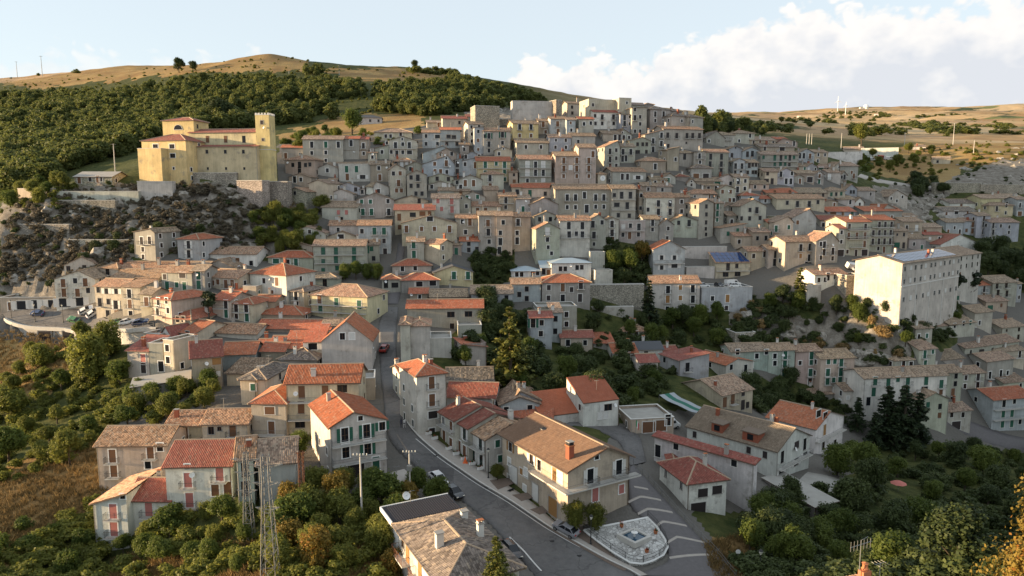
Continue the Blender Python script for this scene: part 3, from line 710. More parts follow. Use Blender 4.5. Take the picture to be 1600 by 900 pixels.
def house(row, ox, oy, s, X0, X1, Yt, Yb, yaw=0, rt='g', wall='g', rf='b', d=None, p=None, ry=None, rx=.5, n=None, w=None, label=None, name='house', cat='house',
          noroof=False, ov=None, down=None, trim='auto', t=None, side=True, rmat=None, chim=None, extra=None, shut=None, nw=False, bal=None, lb=None, age=None):
    r = random.Random(int(X0 * 31 + Yt * 17 + ox * 7 + oy * 3))
    px0, px1, yt, yb = ox + X0 / s, ox + X1 / s, oy + Yt / s, oy + Yb / s
    pc = (px0 + px1) / 2
    if t: B = at_depth(pc, yb, t)
    else: B = hit(pc, yb)
    dist = float((B - CAM) @ FWD)
    ya = rad(yaw); nrm = np.array([-math.sin(ya), -math.cos(ya), 0]); tan = np.array([math.cos(ya), -math.sin(ya), 0])
    def onplane(px, py):
        rr = ray(px, py); k = ((B - CAM) @ nrm) / (rr @ nrm); P = CAM + rr * k
        return float((P - B) @ tan), float(P[2] - B[2])
    ym = (yt + yb) / 2
    x0, x1 = onplane(px0, ym)[0], onplane(px1, ym)[0]
    h = onplane(pc, yt)[1]
    W = x1 - x0
    if d is None: d = min(max(7.0, W * .85), 10.5)
    R_ = lambda u, v: (B[0] + tan[0] * u - nrm[0] * v, B[1] + tan[1] * u - nrm[1] * v)
    cs = [R_(u, v) for u in (x0, x1) for v in (0, d)]
    zb = min(gz(*c) for c in cs) - B[2] - .6
    zb = max(min(zb, -.4), -22.0)
    if down is not None: zb = -down
    near = dist < 150
    root = empty(name, B, -ya)
    root['wpx'] = pc
    if p is None: p = {'g': 19, 'G': 17, 'h': 20, 's': 12, 'S': 12, 'Z': 12, 'f': 0}[rt]
    base = {'g': d / 2, 'G': W / 2, 'h': min(W, d) / 2, 's': d, 'S': W, 'Z': W, 'f': 0}[rt]
    rise = base * math.tan(rad(p))
    if ry is not None: rise = max(.3, onplane(px0 + (px1 - px0) * rx, oy + ry / s)[1] - h)
    o = ov if ov is not None else (.45 if rt != 'G' else .35)
    S, G, ridges, zr = roof_planes(rt, x0, x1, d, h, rise, rx, o)
    # walls
    m = MB(); wm = 'stone' if wall == 's' else 'plaster'
    top = h + (.55 if rt == 'f' else 0)
    m.face([(x0, 0, zb), (x1, 0, zb), (x1, 0, top), (x0, 0, top)], wm); m.face([(x1, 0, zb), (x1, d, zb), (x1, d, top), (x1, 0, top)], wm)
    m.face([(x1, d, zb), (x0, d, zb), (x0, d, top), (x1, d, top)], wm); m.face([(x0, d, zb), (x0, 0, zb), (x0, 0, top), (x0, d, top)], wm)
    for g in G: m.face(g, wm)
    wc = tuple(v * .96 for v in jitter(WALL[wall][0], .13, r))
    wall_o = m.build('wall', root, wc)
    # roof
    rc = jitter(ROOF[rf][0], .14, r) + ((age if age is not None else {'r': .45, 'm': .35, 'T': .15, 'u': .3}.get(rf, 1.0)),)
    if rt == 'f':
        q = MB(); q.box(x0 + .2, x1 - .2, .2, d - .2, h - .15, h, 'concrete'); 
        for a in ((x0 - .08, x1 + .08, -.08, .22), (x0 - .08, x1 + .08, d - .22, d + .08), (x0 - .08, x0 + .22, .22, d - .22), (x1 - .22, x1 + .08, .22, d - .22)):
            q.box(a[0], a[1], a[2], a[3], h + .5, h + .62, 'trim')
        ro = q.build('roof', root)
    elif not noroof:
        mt = rmat or {'k': 'slate', 'z': 'blue_metal', 'x': 'concrete'}.get(rf, 'tiles')
        ro = add_roof_mesh(root, S, ridges, rc, dist, mt)
        if near and mt == 'tiles':
            vis = []
            for sl in S:
                e0, e1, r1, r0 = (np.array(q) for q in sl); N = np.cross(e1 - e0, r0 - e0)
                lc = np.array([(CAM - B) @ tan, -(CAM - B) @ nrm, CAM[2] - B[2]])
                if N @ (lc - e0) > 0: vis.append(sl)
            if vis: tile_field(vis, rc, ro)
    nc = chim if chim is not None else (1 if r.random() < .62 else 0) + (1 if r.random() < .18 else 0)
    for _ in range(nc):
        if rt == 'f' or noroof: break
        cx, cy = x0 + W * r.uniform(.15, .85), d * r.uniform(.15, .75)
        add_chimney(ro, cx, cy, zr(cx, cy), r, near, r.choice(['trim', 'concrete_light', 'brick_red', 'trim_grey']))
    if not noroof and rt != 'f' and r.random() < .22 and dist < 300:
        q = MB(); q.bar((0, 0, -.5), (0, 0, 2.2), .03, 'steel'); q.bar((-.5, 0, 2.1), (.5, 0, 2.1), .02, 'steel')
        for k in range(4): q.bar((-.4 + k * .27, -.35, 2.1), (-.4 + k * .27, .35, 2.1), .015, 'steel', 3)
        cx, cy = x0 + W * r.uniform(.2, .8), d * r.uniform(.3, .6); q.build('antenna', ro, loc=(cx, cy, zr(cx, cy)))
    # openings
    trm = trim if trim != 'auto' else r.choice(['trim', 'trim', 'trim_white', 'trim_white', 'trim_white', 'trim_grey', None])
    frm = r.choice(['frame_white', 'frame_brown', 'frame_brown', 'frame_green', None]) if near else r.choice(['frame_brown', None, None])
    shs = shut if shut is not None else r.choice([None] * 11 + [('shutter_green', 'closed'), ('shutter_brown', 'closed'), ('shutter_brown', 'closed'), ('shutter_white', 'closed'), ('shutter_dark', 'closed'), ('shutter_dark', 'closed')])
    nf = n[1] if n else max(1, round(h / 3.1)); fh = h / nf
    ncol = n[0] if n else max(1, round(W / 3.1))
    SH = {'p': ('shutter_pink', 'closed'), 'g': ('shutter_green', 'closed'), 'G': ('shutter_green', 'open'), 'b': ('shutter_brown', 'closed'), 'o': ('shutter_wood', 'closed'), 'W': ('shutter_white', 'open'), 'k': ('shutter_dark', 'closed'), 'n': None}
    if w:
        for it in w.split(';'):
            c, ty = it.rstrip('abcdefghijklmnopqrstuvwxyzGWT'), it[len(it.rstrip('abcdefghijklmnopqrstuvwxyzGWT')):]
            a, b_ = (float(v) for v in c.split(','))
            u, z = onplane(ox + a / s, oy + b_ / s)
            k = ty[0] if ty else 'w'; sh_ = SH[ty[1]] if len(ty) > 1 else shs
            if sh_ and sh_[1] == 'closed' and len(ty) < 2 and r.random() < .3: sh_ = None
            ww, hh = {'w': (1.0, 1.4), 'd': (1.1, 2.2), 't': (1.1, 2.2), 's': (.7, .8), 'b': (1.8, 1.4), 'q': (2.6, 2.3), 'c': (1.3, 2.6), 'm': (.9, 1.1)}[k]
            u = min(max(u, x0 + ww / 2 + .1), x1 - ww / 2 - .1)
            if k == 'q':
                add_window(root, (u, 0, z), 0, ww, hh, 'trim', None, SH.get(ty[1] if len(ty) > 1 else 'k', shs) or ('shutter_dark', 'closed'), near, 'door'); continue
            add_window(root, (u, 0, z), 0, ww, hh, trm, frm, sh_, near)
            if k == 'd' and not lb: add_balcony(root, (u, 0, z - hh / 2 - .03), 0, 2.2, near)
    elif not nw:
        bfl = [((r.random() < .34) if bal is None else bal) and k > 0 for k in range(nf)]
        cst = W / ncol; off_ = r.uniform(-.12, .12) * cst
        for k in range(nf):
            long_b = r.random() < .3
            for c in range(ncol):
                if r.random() < (.1 if k else .25): continue
                u = x0 + cst * (c + .5) + off_ + r.uniform(-.06, .06) * cst; z = fh * k + fh * .54
                sh_ = shs if (not shs or shs[1] == 'open' or r.random() < .6) else None
                if bfl[k]:
                    zz = fh * k + 1.12
                    add_window(root, (u, 0, zz), 0, 1.0, 2.1, trm, frm, sh_, near)
                    if not long_b: add_balcony(root, (u, 0, zz - 1.08), 0, min(2.2, cst * .9), near)
                elif k == 0 and r.random() < .4:
                    add_window(root, (u, 0, 1.1), 0, 1.0 if r.random() < .7 else 2.2, 2.1, trm, None, r.choice([('shutter_brown', 'closed'), ('shutter_dark', 'closed'), ('shutter_green', 'closed')]), near, 'door')
                else:
                    ww, hh = (.9, 1.3) if r.random() < .75 else r.choice([(.7, .8), (.8, 1.0), (1.0, 1.6)])
                    add_window(root, (u, 0, z), 0, ww, hh, trm, frm, sh_, near)
            if bfl[k] and long_b: add_balcony(root, (x0 + W / 2 + off_ * .4, 0, fh * k + .04), 0, W * r.uniform(.6, .9), near)
        if rt == 'G' and rise > 1.0 and r.random() < .55:
            add_window(root, (x0 + W * rx, 0, h + rise * .3), 0, .6, .6, trm, None, None, near)
    for yy in (lb or []):
        zz = onplane(pc, oy + yy / s)[1]; add_balcony(root, ((x0 + x1) / 2, 0, zz), 0, W * .96, near, 'iron_grey')
    # side walls that face the camera
    lx = float((CAM - B) @ tan)
    for sd, vis, X, rz in ((-1, lx < x0, x0, -math.pi / 2), (1, lx > x1, x1, math.pi / 2)):
        if not vis or not side or d < 4: continue
        cs_ = max(1, round(d / 4.2))
        for k in range(nf):
            for c in range(cs_):
                if r.random() < .45: continue
                z = fh * k + fh * .54
                add_window(root, (X, d * (c + .5) / cs_ + r.uniform(-.4, .4), z), rz, .9, 1.2, trm, frm, shs if r.random() < .6 else None, near)
    if near or r.random() < .3:
        q = MB(); xx = r.choice([x0 + .12, x1 - .12]); q.bar((xx, -.09, zb), (xx, -.09, h - .1), .055, r.choice(['trim_grey', 'frame_brown', 'steel']), 6); q.build('drainpipe', root)
    if r.random() < .13 and dist < 280 and not nw:
        q = MB(); q.lathe([(0, 0), (.25, .03), (.42, .12), (.42, .14), (.24, .06)], 'white', 12); q.bar((0, 0, 0), (0, 0, .35), .02, 'steel')
        q.build('satellite_dish', root, loc=(x0 + W * r.uniform(.1, .9), -.35, h * .8), rz=(rad(65), 0, r.uniform(-.5, .5)))
    info = dict(root=root, x0=x0, x1=x1, h=h, d=d, B=B, dist=dist, zr=zr, zb=zb, px=pc, rt=rt, wall=wall, rf=rf, nf=nf, W=W, row=row, label=label, cat=cat, yaw=yaw, rise=rise, onplane=onplane, near=near, ro=None if noroof else ro)
    ROWS.setdefault(row, []).append(info); ALLH.append(info)
    return info

def rows(row, reg, txt):
    ox, oy, s = reg
    for ln in txt.strip().splitlines():
        tk = ln.split()
        if not tk: continue
        kw = {}
        for q in tk[8:]:
            k, v = q.split('=', 1)
            if k == 'n': kw[k] = tuple(int(a) for a in v.split(','))
            elif k == 'lb': kw[k] = [float(a) for a in v.split(',')]
            elif k in ('w', 'name', 'cat', 'trim', 'rmat'): kw[k] = None if v == 'None' else v
            elif k == 'label': kw[k] = v.replace('_', ' ')
            elif k in ('nw', 'side', 'noroof', 'bal'): kw[k] = v == '1'
            elif k == 'chim': kw[k] = int(v)
            else: kw[k] = float(v)
        house(row, ox, oy, s, *(float(a) for a in tk[:4]), float(tk[4]), tk[5], tk[6], tk[7], **kw)
ORD = 'first second third fourth fifth sixth seventh eighth ninth tenth eleventh twelfth thirteenth fourteenth fifteenth sixteenth'.split()
NUMW = {1: 'low', 2: 'two-storey', 3: 'three-storey', 4: 'four-storey', 5: 'five-storey'}
def label_rows():
    for row, L in ROWS.items():
        L.sort(key=lambda i: i['px'])
        for k, i in enumerate(L):
            r_ = i['root']; rn = 'flat-roofed' if i['rt'] == 'f' else None
            if i['label']: lab = i['label']
            else:
                o_ = 'only one' if len(L) == 1 else ('leftmost' if k == 0 else 'rightmost' if k == len(L) - 1 else ORD[k] + ' from left')
                st = NUMW.get(max(1, min(5, round(i['h'] / 3.1))))
                if rn: lab = f"{st} {WALL[i['wall']][1]} flat-roofed house, {o_} {row}"
                else: lab = f"{st} {WALL[i['wall']][1]} house with {ROOF[i['rf']][1]} roof, {o_} {row}"
            tag(r_, lab, i['cat'], None if i['label'] else 'houses ' + row)
            if 'wpx' in r_: del r_['wpx']
# ------------------------------------------------------------------ the town, house by house (pixels of enlarged views)
ZA = (440, 170, 6.1538); ZB = (660, 150, 6.1538); ZC = (880, 140, 6.1538); ZD = (1100, 180, 6.1538)
ZE = (400, 260, 4); ZF = (800, 260, 4); ZG = (1200, 260, 4); ZO = (0, 260, 4)
ZM = (400, 460, 4); ZI = (800, 460, 4); ZH = (1200, 460, 4); ZN = (0, 460, 4)
ZL = (0, 675, 4); ZK = (400, 675, 4); ZJ = (800, 675, 4); ZP = (0, 60, 4); ZQ = (400, 60, 4)
J5 = (1010, 610, 4.7059); K5 = (680, 640, 5); T5 = (600, 540, 5); V5 = (590, 720, 5); X5 = (360, 560, 6.1538); Y5 = (340, 680, 6.1538)

# --- top of the hill
rows('just under the meadow villa', ZA, """
0 205 370 480 -4 g g r
205 590 290 510 -4 g g b w=290,345t;425,345tg;545,345t;290,425w;425,420w;425,495m d=9
590 745 285 485 -4 g g r w=668,330t
745 832 290 480 -4 g t m n=1,2
575 835 395 478 -6 h n d n=3,1
""")
rows('on the meadow behind town', ZA, """
670 965 82 150 -8 h l k n=4,1 label=modern_pale_villa_with_slate_roof_standing_in_the_meadow
""")
rows('left of the crest wall', ZB, """
45 190 252 300 -10 g c b n=2,1
195 425 215 300 -10 g c m n=2,1
425 490 195 280 -8 g t m n=1,2
0 170 348 500 -4 g b o n=2,2 w=35,385w;145,390b;35,460w;145,460w
171 366 322 500 -4 g b r w=255,390b;235,460w;332,460w;300,395b lb=428
440 585 268 470 -18 g l b n=2,3
500 588 300 560 -8 S b b n=1,3 p=5
588 845 335 560 -8 g g o w=640,385dG;770,375dG;640,465d;570,385w;770,450w;640,525w
700 862 518 600 -8 G c b ry=485 n=2,1
1130 1330 160 205 -10 g c b n=2,1
""")
rows('under the concrete crest wall', ZB, """
868 1115 262 430 -14 g y b w=935,300dn;1045,300dn;935,380wb;1045,380wb d=9
1116 1230 238 365 -8 g c b n=1,2 w=1162,275db;1185,345wb
1231 1386 216 400 -8 g b b w=1300,270db;1305,345db;1300,390m
1387 1472 226 435 -8 g b b n=1,3
905 1212 446 580 -10 g n b w=995,490w;1140,490w
932 1240 606 835 -10 g n o w=1010,660d;1088,660d;1162,660d;1010,738d;1088,738d;1162,738d;1010,812w;1162,812w trim=trim_white lb=692,772
""")
rows('on the crest skyline', ZC, """
38 215 132 260 -14 g c b w=85,168w;88,225w;195,165w
246 535 108 200 -16 f c b n=3,1 t=306 label=flat-roofed_cream_block_on_the_crest_skyline,_long_and_low d=11
536 655 92 240 -16 f c b n=1,2 t=305 label=tall_cream_flat-roofed_stair_block_at_the_highest_point_of_town
656 790 145 215 -16 g g d n=1,1 t=311
790 870 140 215 -16 h g d n=1,1 t=316
830 1030 188 345 -20 h g d t=306 w=885,235t;965,235t;965,305w;885,297w d=10
1030 1140 205 300 -24 h g d n=1,1 t=316
1040 1210 250 350 -24 h g d t=303 w=1140,300m;1213,315m d=8
1211 1345 262 365 -34 h g d n=2,1 t=305
""")
rows('below the crest skyline', ZC, """
150 292 280 490 -10 g l r w=200,330w;265,322w;170,460m
293 546 216 380 -14 g w m w=305,252w;375,265d;483,265d;310,325w;375,325w;485,325w;303,408t label=white_house_with_maroon_roof_and_two_balconies_below_the_crest d=9
548 660 236 415 -12 s b b w=590,270t;640,262m;590,328d;640,328m n=2,3 p=6
661 802 175 425 -14 S g d w=690,272d;740,262w;740,330w;740,400w;690,400w;690,190w p=4
382 556 420 500 -10 g c b w=500,462t;545,460t
560 662 432 490 -10 G n b ry=372 rx=.1 n=2,1
""")
rows('left of the long balconied palazzo', ZC, """
398 545 548 745 -20 G n o ry=490 rx=.85 w=450,595d;510,582w;450,672d;510,660w;450,730w;510,730w
546 692 545 705 -10 g n b w=575,600d;650,600d;572,665t;602,660t
630 842 492 615 -10 G n b ry=455 rx=.62 w=715,525w;765,525w;803,525w;715,600b;800,598w
745 985 682 800 -10 h t o w=885,740t d=8
""")
rows('around the long balconied palazzo', ZC, """
960 1342 378 570 -14 g g o w=1005,440d;1092,445d;1190,445d;1245,445d;1310,445d;1184,512s;1010,540w d=11 p=16 label=long_grey_palazzo_with_a_row_of_five_balconies_near_hilltop
790 958 430 600 -14 S g o p=14 w=865,495d;945,440d;945,520d;865,575t n=2,3
1000 1115 575 780 -18 S t b w=1080,670w p=12
1116 1250 605 745 -10 h g b w=1168,645t n=1,2
1255 1372 600 800 -8 S g b p=6 n=1,3
1372 1588 600 835 -10 g g o w=1418,645t;1522,645t;1412,718d;1520,718d;1410,795d;1518,785d label=grey_three-storey_house_with_six_tall_windows_and_orange_chimney
""")
rows('beside the clock tower', ZC, """
470 796 785 905 -16 g g o w=568,838t;618,838t;720,845bW d=9
850 998 862 930 -8 g t b n=2,1
965 1080 838 905 -10 G g b ry=802 n=2,1
1080 1206 832 880 -10 h g m n=1,1
1190 1275 895 940 -6 G l b ry=855 n=1,1
1276 1520 878 940 -6 g t b n=3,1
""")
rows('right of the grey palazzo', ZD, """
18 200 215 290 -14 G g d ry=150 rx=.55 n=3,1
120 292 186 295 -14 h n b n=2,2
292 486 172 275 -12 h n b n=2,2
440 690 238 292 -12 g t b n=4,1
690 800 228 280 -12 g c r n=1,1
706 900 255 295 -12 G p m ry=222 rx=.3 n=3,1 label=pink_house_on_the_far_right_of_the_hilltop
236 368 322 415 -8 G b b ry=295 n=2,1
370 546 345 445 -8 G b b ry=305 n=2,1 w=418,375t;465,370t
545 870 303 350 -12 g t d n=4,1
""")
rows('on the upper right slope', ZD, """
278 404 442 575 -10 G b b ry=415 w=303,490d;365,490d;300,548w;355,550w lb=518
405 520 452 592 -10 g b b w=435,480t;468,478w;500,478w;420,550w;470,548w;497,548w
552 906 376 520 -8 g n b w=572,405w;680,410d;740,410d;785,405w;825,410d;865,405w;680,472w;735,475d;780,470w;820,475w d=9 label=broad_olive-grey_house_with_two_balconied_rows_on_upper_right_slope lb=445,495
908 1060 362 455 -10 G b b ry=320 w=960,390t;915,390t;1020,395d;912,450w
1062 1190 354 470 -14 g t b n=2,2
985 1086 492 545 -10 G b b ry=460 n=3,1
890 986 488 545 -10 g t b n=2,1
1096 1300 502 550 -14 g t b n=3,1
1300 1480 484 625 -16 g g b w=1420,550w;1330,595t;1360,595t;1440,585d d=10
1215 1300 520 600 -10 G g b ry=450 rx=.9 n=1,1
""")
rows('in the blue house row', ZD, """
576 706 538 665 -6 g c b w=612,560w;600,628b;655,635t
706 866 550 675 -6 G b b ry=505 w=740,568d;845,560w;790,635t;835,635t label=blue_gable-fronted_house_halfway_up_the_right_slope
866 960 590 660 -6 G g b ry=570 n=1,1
890 1060 556 645 -8 g t b n=2,1
1060 1150 565 660 -8 G g b ry=535 n=1,2
1188 1312 548 650 -12 g l b w=1205,595d;1195,640w
1312 1372 570 660 -12 G g b ry=535 n=1,2 w=1325,595w;1350,595d
""")
rows('above the clustered red roofs', ZD, """
0 148 672 740 -8 g t b n=2,1
130 296 605 690 -6 G l b ry=568 rx=.6 w=150,655w;255,655w
296 432 594 750 -8 g c b w=330,635d;397,632w;322,715t;392,705w
150 302 704 845 -8 G n b ry=670 rx=.4 w=178,735w;255,735w;248,815w;288,815w
440 625 658 725 -10 g t b n=2,1
0 122 758 835 -6 g p o w=60,795tb;20,780w
""")
rows('among the clustered red roofs', ZD, """
355 532 768 840 -6 h b r n=1,1
540 640 800 850 -8 g b r n=1,1
600 890 742 775 -10 g t r n=2,1
700 1160 800 905 -10 g c o w=800,842w;898,855d;1012,855d;1095,835w d=11 p=16 label=wide_cream_house_with_orange_roof_amid_the_red_roof_cluster
905 1190 742 800 -12 g t b n=3,1
1190 1356 722 815 -12 h c b w=1225,760w;1272,758w;1320,755w
1360 1470 705 775 -12 G b b ry=662 w=1412,738w;1440,738w
1470 1645 722 800 -14 g g b n=2,1
1285 1450 806 870 -10 g l b n=2,1
1450 1540 835 880 -12 G w b ry=790 n=1,1
1155 1285 830 890 -10 G t b ry=812 n=2,1
""")
# --- upper left of the town
rows('above the wooded gully', ZA, """
35 322 486 650 4 h t o w=108,540w;172,540t;230,540w;272,535w;172,590t d=9 label=square_tan_house_with_orange_hipped_roof_left_of_town
350 542 566 650 2 G l b ry=525 w=440,592w
70 282 655 740 8 G t b ry=620 w=125,680t;185,680w
36 236 795 905 22 G s o ry=755 w=128,810m chim=0 d=8
265 442 715 905 22 G c b ry=680 w=340,885m nw=1 chim=0 label=tall_blank_cream_gable_house_catching_the_sun_above_the_gully d=9
446 520 700 800 -4 g g b n=1,2
""")
rows('under the old grey terrace', ZA, """
548 850 545 700 -3 f l b w=625,580t;720,580t;632,655tb;780,655bW label=pale_house_with_flat_terrace_and_white_awning_below_the_grey_terrace
850 1032 532 705 -4 g t b w=935,570w;945,660tb
455 690 815 905 4 G l b ry=770 w=517,845w
520 755 748 830 -4 G b b ry=708 w=712,775w;540,765m
880 1032 745 840 -12 G w b ry=700 rx=.2 w=932,790w
812 882 745 830 24 g w b n=1,1
756 800 770 830 -4 S l b n=1,1
1046 1196 576 860 -16 G n o ry=530 rx=.4 w=1075,622w;1140,620w;1125,715d;1105,785w;1152,785w
1206 1396 632 870 -8 G g b ry=588 w=1245,660w;1310,665d;1245,740w;1312,740w;1292,815w;1350,815w
1076 1282 502 570 -6 h t o w=1155,530t;1203,520w;1100,525w
1190 1392 548 650 -8 G g b ry=505 w=1240,578w
""")
rows('below the cream tower house', ZA, """
892 1252 222 300 -8 h c b w=1002,262w;1048,262w;1145,245w d=10 label=cream_tower_house_with_brown_hipped_roof_left_of_the_crest
1030 1302 304 490 -6 G n b ry=262 w=1095,350d;1165,340w;1228,350d;1055,415w;1108,430d;1165,418w;1230,418b;1160,292s label=olive-grey_gable-fronted_house_with_long_balcony_below_cream_tower_house lb=382
900 1030 374 485 -6 S n b p=12 w=965,415w;1012,328m
""")
rows('in the blue gables cluster', ZB, """
0 350 548 640 -8 G b b ry=478 rx=.55 n=3,1
135 330 552 640 -8 G p b ry=500 w=178,560w;282,555w
0 312 655 770 -8 G b b ry=570 rx=.78 w=118,652w;230,648d;122,722w;175,722w;235,730w;230,598s
315 385 610 770 -8 S b b n=1,3 w=335,655t;335,730d
385 565 620 770 -8 G b b ry=585 rx=.9 w=410,655w;510,665tb
398 560 572 640 -8 G b b ry=530 w=418,585w;550,580w
62 300 778 840 -6 G n b ry=742 w=142,795w;250,798w
55 292 852 905 -6 G n b ry=815 w=90,872w;210,870t
352 574 800 905 -6 G n b ry=755 w=412,838t;492,838t;320,870w
300 354 805 860 -6 S n b n=1,1
""")
rows('beneath the yellow tower house', ZB, """
522 846 622 830 -6 g Y r w=605,662d;710,652w;790,662d;605,735w;790,728w;790,800w lb=695
570 782 748 905 -6 h n o w=650,790d;652,870tb
1278 1500 574 850 -6 g p b w=1360,622db;1485,622db;1425,690w;1360,700db;1485,700db;1358,770wb;1492,770wb label=pink_house_lower_half_with_six_brown-shuttered_balconies d=10
1500 1668 492 850 -6 g p b w=1600,622db;1600,700db;1600,770wb;1640,560tb d=9
1345 1480 545 570 -6 g p b n=1,1 nw=1
""")
# --- centre
rows('above the street stairs', ZE, """
412 630 252 350 10 g l b w=515,287wp;565,287wp;505,330w;535,330w
630 862 207 325 -6 G g b ry=164 w=660,220w;715,220w;825,217w;668,285d;722,285d;830,285d
866 1076 212 240 -6 G c b ry=181 n=2,1
868 1116 270 410 -6 g c m w=895,317tb;980,302b;1040,295b;1085,294w;897,380wb
912 1256 352 480 -6 G c b ry=306 w=940,392db;1035,390wb;1115,390wb;1210,392db;1087,328b age=1
640 842 366 550 -6 g b o w=740,405dg;800,405dg;662,405w;800,465w;740,465w;807,535t
458 640 366 430 -6 g l o n=2,1
1102 1272 197 325 -6 g l d w=1137,217wp;1223,217dp;1160,265wp;1225,270dp
1280 1432 188 225 -6 G n b ry=155 w=1320,195wg;1385,190wg
""")
rows('right of the street stairs', ZE, """
946 1050 468 600 -4 g n b w=985,490dg;987,550tg
1052 1150 482 600 30 g c o nw=1 d=7 label=cream_house_corner_with_a_sunlit_blank_wall_beside_the_stairs
1252 1392 322 450 -6 g g o w=1290,345w;1337,350db;1310,410w
1346 1530 247 300 -6 g c o n=3,1 w=1385,280tb;1435,280tb
1392 1502 303 545 -6 g g b w=1450,355db;1452,412d;1457,470w;1455,530t
1502 1602 306 560 -4 g t b w=1545,350w;1527,415w;1527,470t;1522,525t
1278 1394 466 545 -4 s b r w=1330,482w;1330,522w;1382,525t
""")
rows('around the line of street trees', ZE, """
212 430 413 480 0 G l b ry=374 w=262,445w;335,408m;362,438w
206 352 497 530 4 G c b ry=478 n=1,1 nw=1
432 640 442 465 -4 G c b ry=404 n=1,1 w=530,438b
76 356 566 625 4 h n r w=125,592bg;200,596w;250,600dg d=9
360 682 494 665 -4 g n b w=420,530dg;500,530dg;613,530dg;420,595wg;500,585dg;613,580tg;420,650w;507,635wg label=long_olive-grey_house_with_green_shutters_behind_the_street_trees d=9 lb=552,605
683 772 487 600 -10 g n b w=692,520tg;722,515wg;735,575w
""")
rows('left of the yellow corner house', ZE, """
-35 190 672 830 24 h w r w=50,715w;130,720tb;20,795tb;100,800tb d=12 label=white_house_with_red_hipped_roof_and_sunlit_front_balcony p=22
300 512 697 745 0 h n d w=430,725t d=7
216 300 778 885 22 h c d w=250,810d;255,870t d=9
342 696 806 960 16 h Y o w=397,830db;503,850dg;645,865dg;403,890tg;495,960w;600,955d d=12 label=pale_yellow_corner_house_with_brown_hipped_roof_and_green_shutters p=21 lb=868,912
""")
rows('at the top of the street', ZE, """
852 1096 617 665 -6 h g r w=915,640w;995,635w d=9
908 1146 707 785 -8 h g r w=1020,735b;1105,730b d=9
788 905 702 790 -8 h g r w=868,742b;812,735t
1112 1356 660 745 -10 G Y k ry=620 w=1237,682d;1325,682d
945 1416 882 1010 -3 g g r w=1218,925b;1328,922b;1225,998w;1328,992w d=8 p=22 label=wide_grey_house_with_red_tiled_roof_beside_the_street
1090 1320 812 880 -6 g g b n=1,1 nw=1
1346 1602 792 890 -3 g b b w=1455,838d;1565,822w;1425,888w;1470,888w
""")
# --- centre right
rows('with the grey palazzo', ZF, """
0 62 128 190 -4 g c r w=33,165t
64 268 132 195 -4 g c r w=112,168tg;208,170w
270 618 140 305 -9 g g b w=345,195d;397,195d;453,180t;523,195d;574,195d;345,255w;397,255w;467,265c;523,252w;574,252w d=10 trim=trim_white label=grey_palazzo_with_two_rows_of_white-framed_windows_in_mid_town
620 772 137 335 -7 g l b w=685,180d;640,180w;740,180d;655,240b;720,245d;665,305w;733,308w lb=208,272
832 1015 191 350 -6 g w o w=850,270w;915,232d;988,232d;915,285d;988,285d;852,325t;912,320w
1016 1106 190 330 -6 g g o w=1060,220w;1060,280w
""")
rows('below the grey palazzo', ZF, """
116 286 234 310 -14 G g b ry=194 n=1,1 nw=1
138 294 312 385 -10 G n b ry=279 w=173,330w;240,330w
150 298 388 600 -12 G n o ry=350 w=222,408d;222,457w;226,505m;247,543m label=narrow_tall_olive-grey_gable_house_with_one_balcony_below_palazzo
298 486 336 565 -6 g l o w=355,370d;440,370d;357,428t;440,428t;402,420w lb=445
487 586 332 515 -4 G g b ry=298 w=505,362d;563,350w;512,430d;512,485m
586 666 332 495 -4 G l b ry=316 w=625,360d;625,415d;628,462t
670 832 348 485 -4 f g b w=695,378w;740,370w;793,378d;693,427w;735,432tb;790,425w lb=402
0 116 312 530 -5 g t o w=38,350d;32,415w;32,465t
""")
rows('near the tall sunlit tower house', ZF, """
1078 1112 168 260 -10 S c b n=1,1
1112 1275 168 210 -8 g c o n=3,1
996 1162 338 445 -8 G n b ry=305 rx=.4 w=1042,352w;1107,355d
1166 1260 228 445 -24 G g o ry=204 w=1215,250w;1215,300w;1213,350w;1211,390m;1213,425m d=9 label=tall_narrow_grey_tower_house_with_a_sunlit_side_wall chim=0
1262 1322 228 400 -10 s g b n=1,4
1302 1462 382 475 -14 S n o p=8 w=1410,400w;1350,420w;1400,445w d=7
1392 1522 432 505 -12 g t o w=1518,430w;1420,470w d=6
1325 1422 252 300 -8 G g b ry=228 n=2,1
1424 1586 246 395 -10 G n b ry=204 w=1487,272w;1530,275d;1405,325w;1485,325w;1550,322w
1474 1602 527 640 -12 g t o w=1580,545t;1510,560w
""")
rows('behind the terrace of parked cars', ZF, """
882 1080 515 690 -4 G b r ry=465 rx=.52 w=935,570wW;1015,570wW;935,632wW;1015,620bW label=blue-grey_house_with_red_roof_and_solar_panels_and_white_shutters d=9 lb=605
1272 1486 597 695 -6 s c o w=1350,627d;1405,622w;1335,675b;1410,672b p=24 d=6 label=cream_house_under_a_roof_of_blue_solar_panels chim=0 lb=652
""")
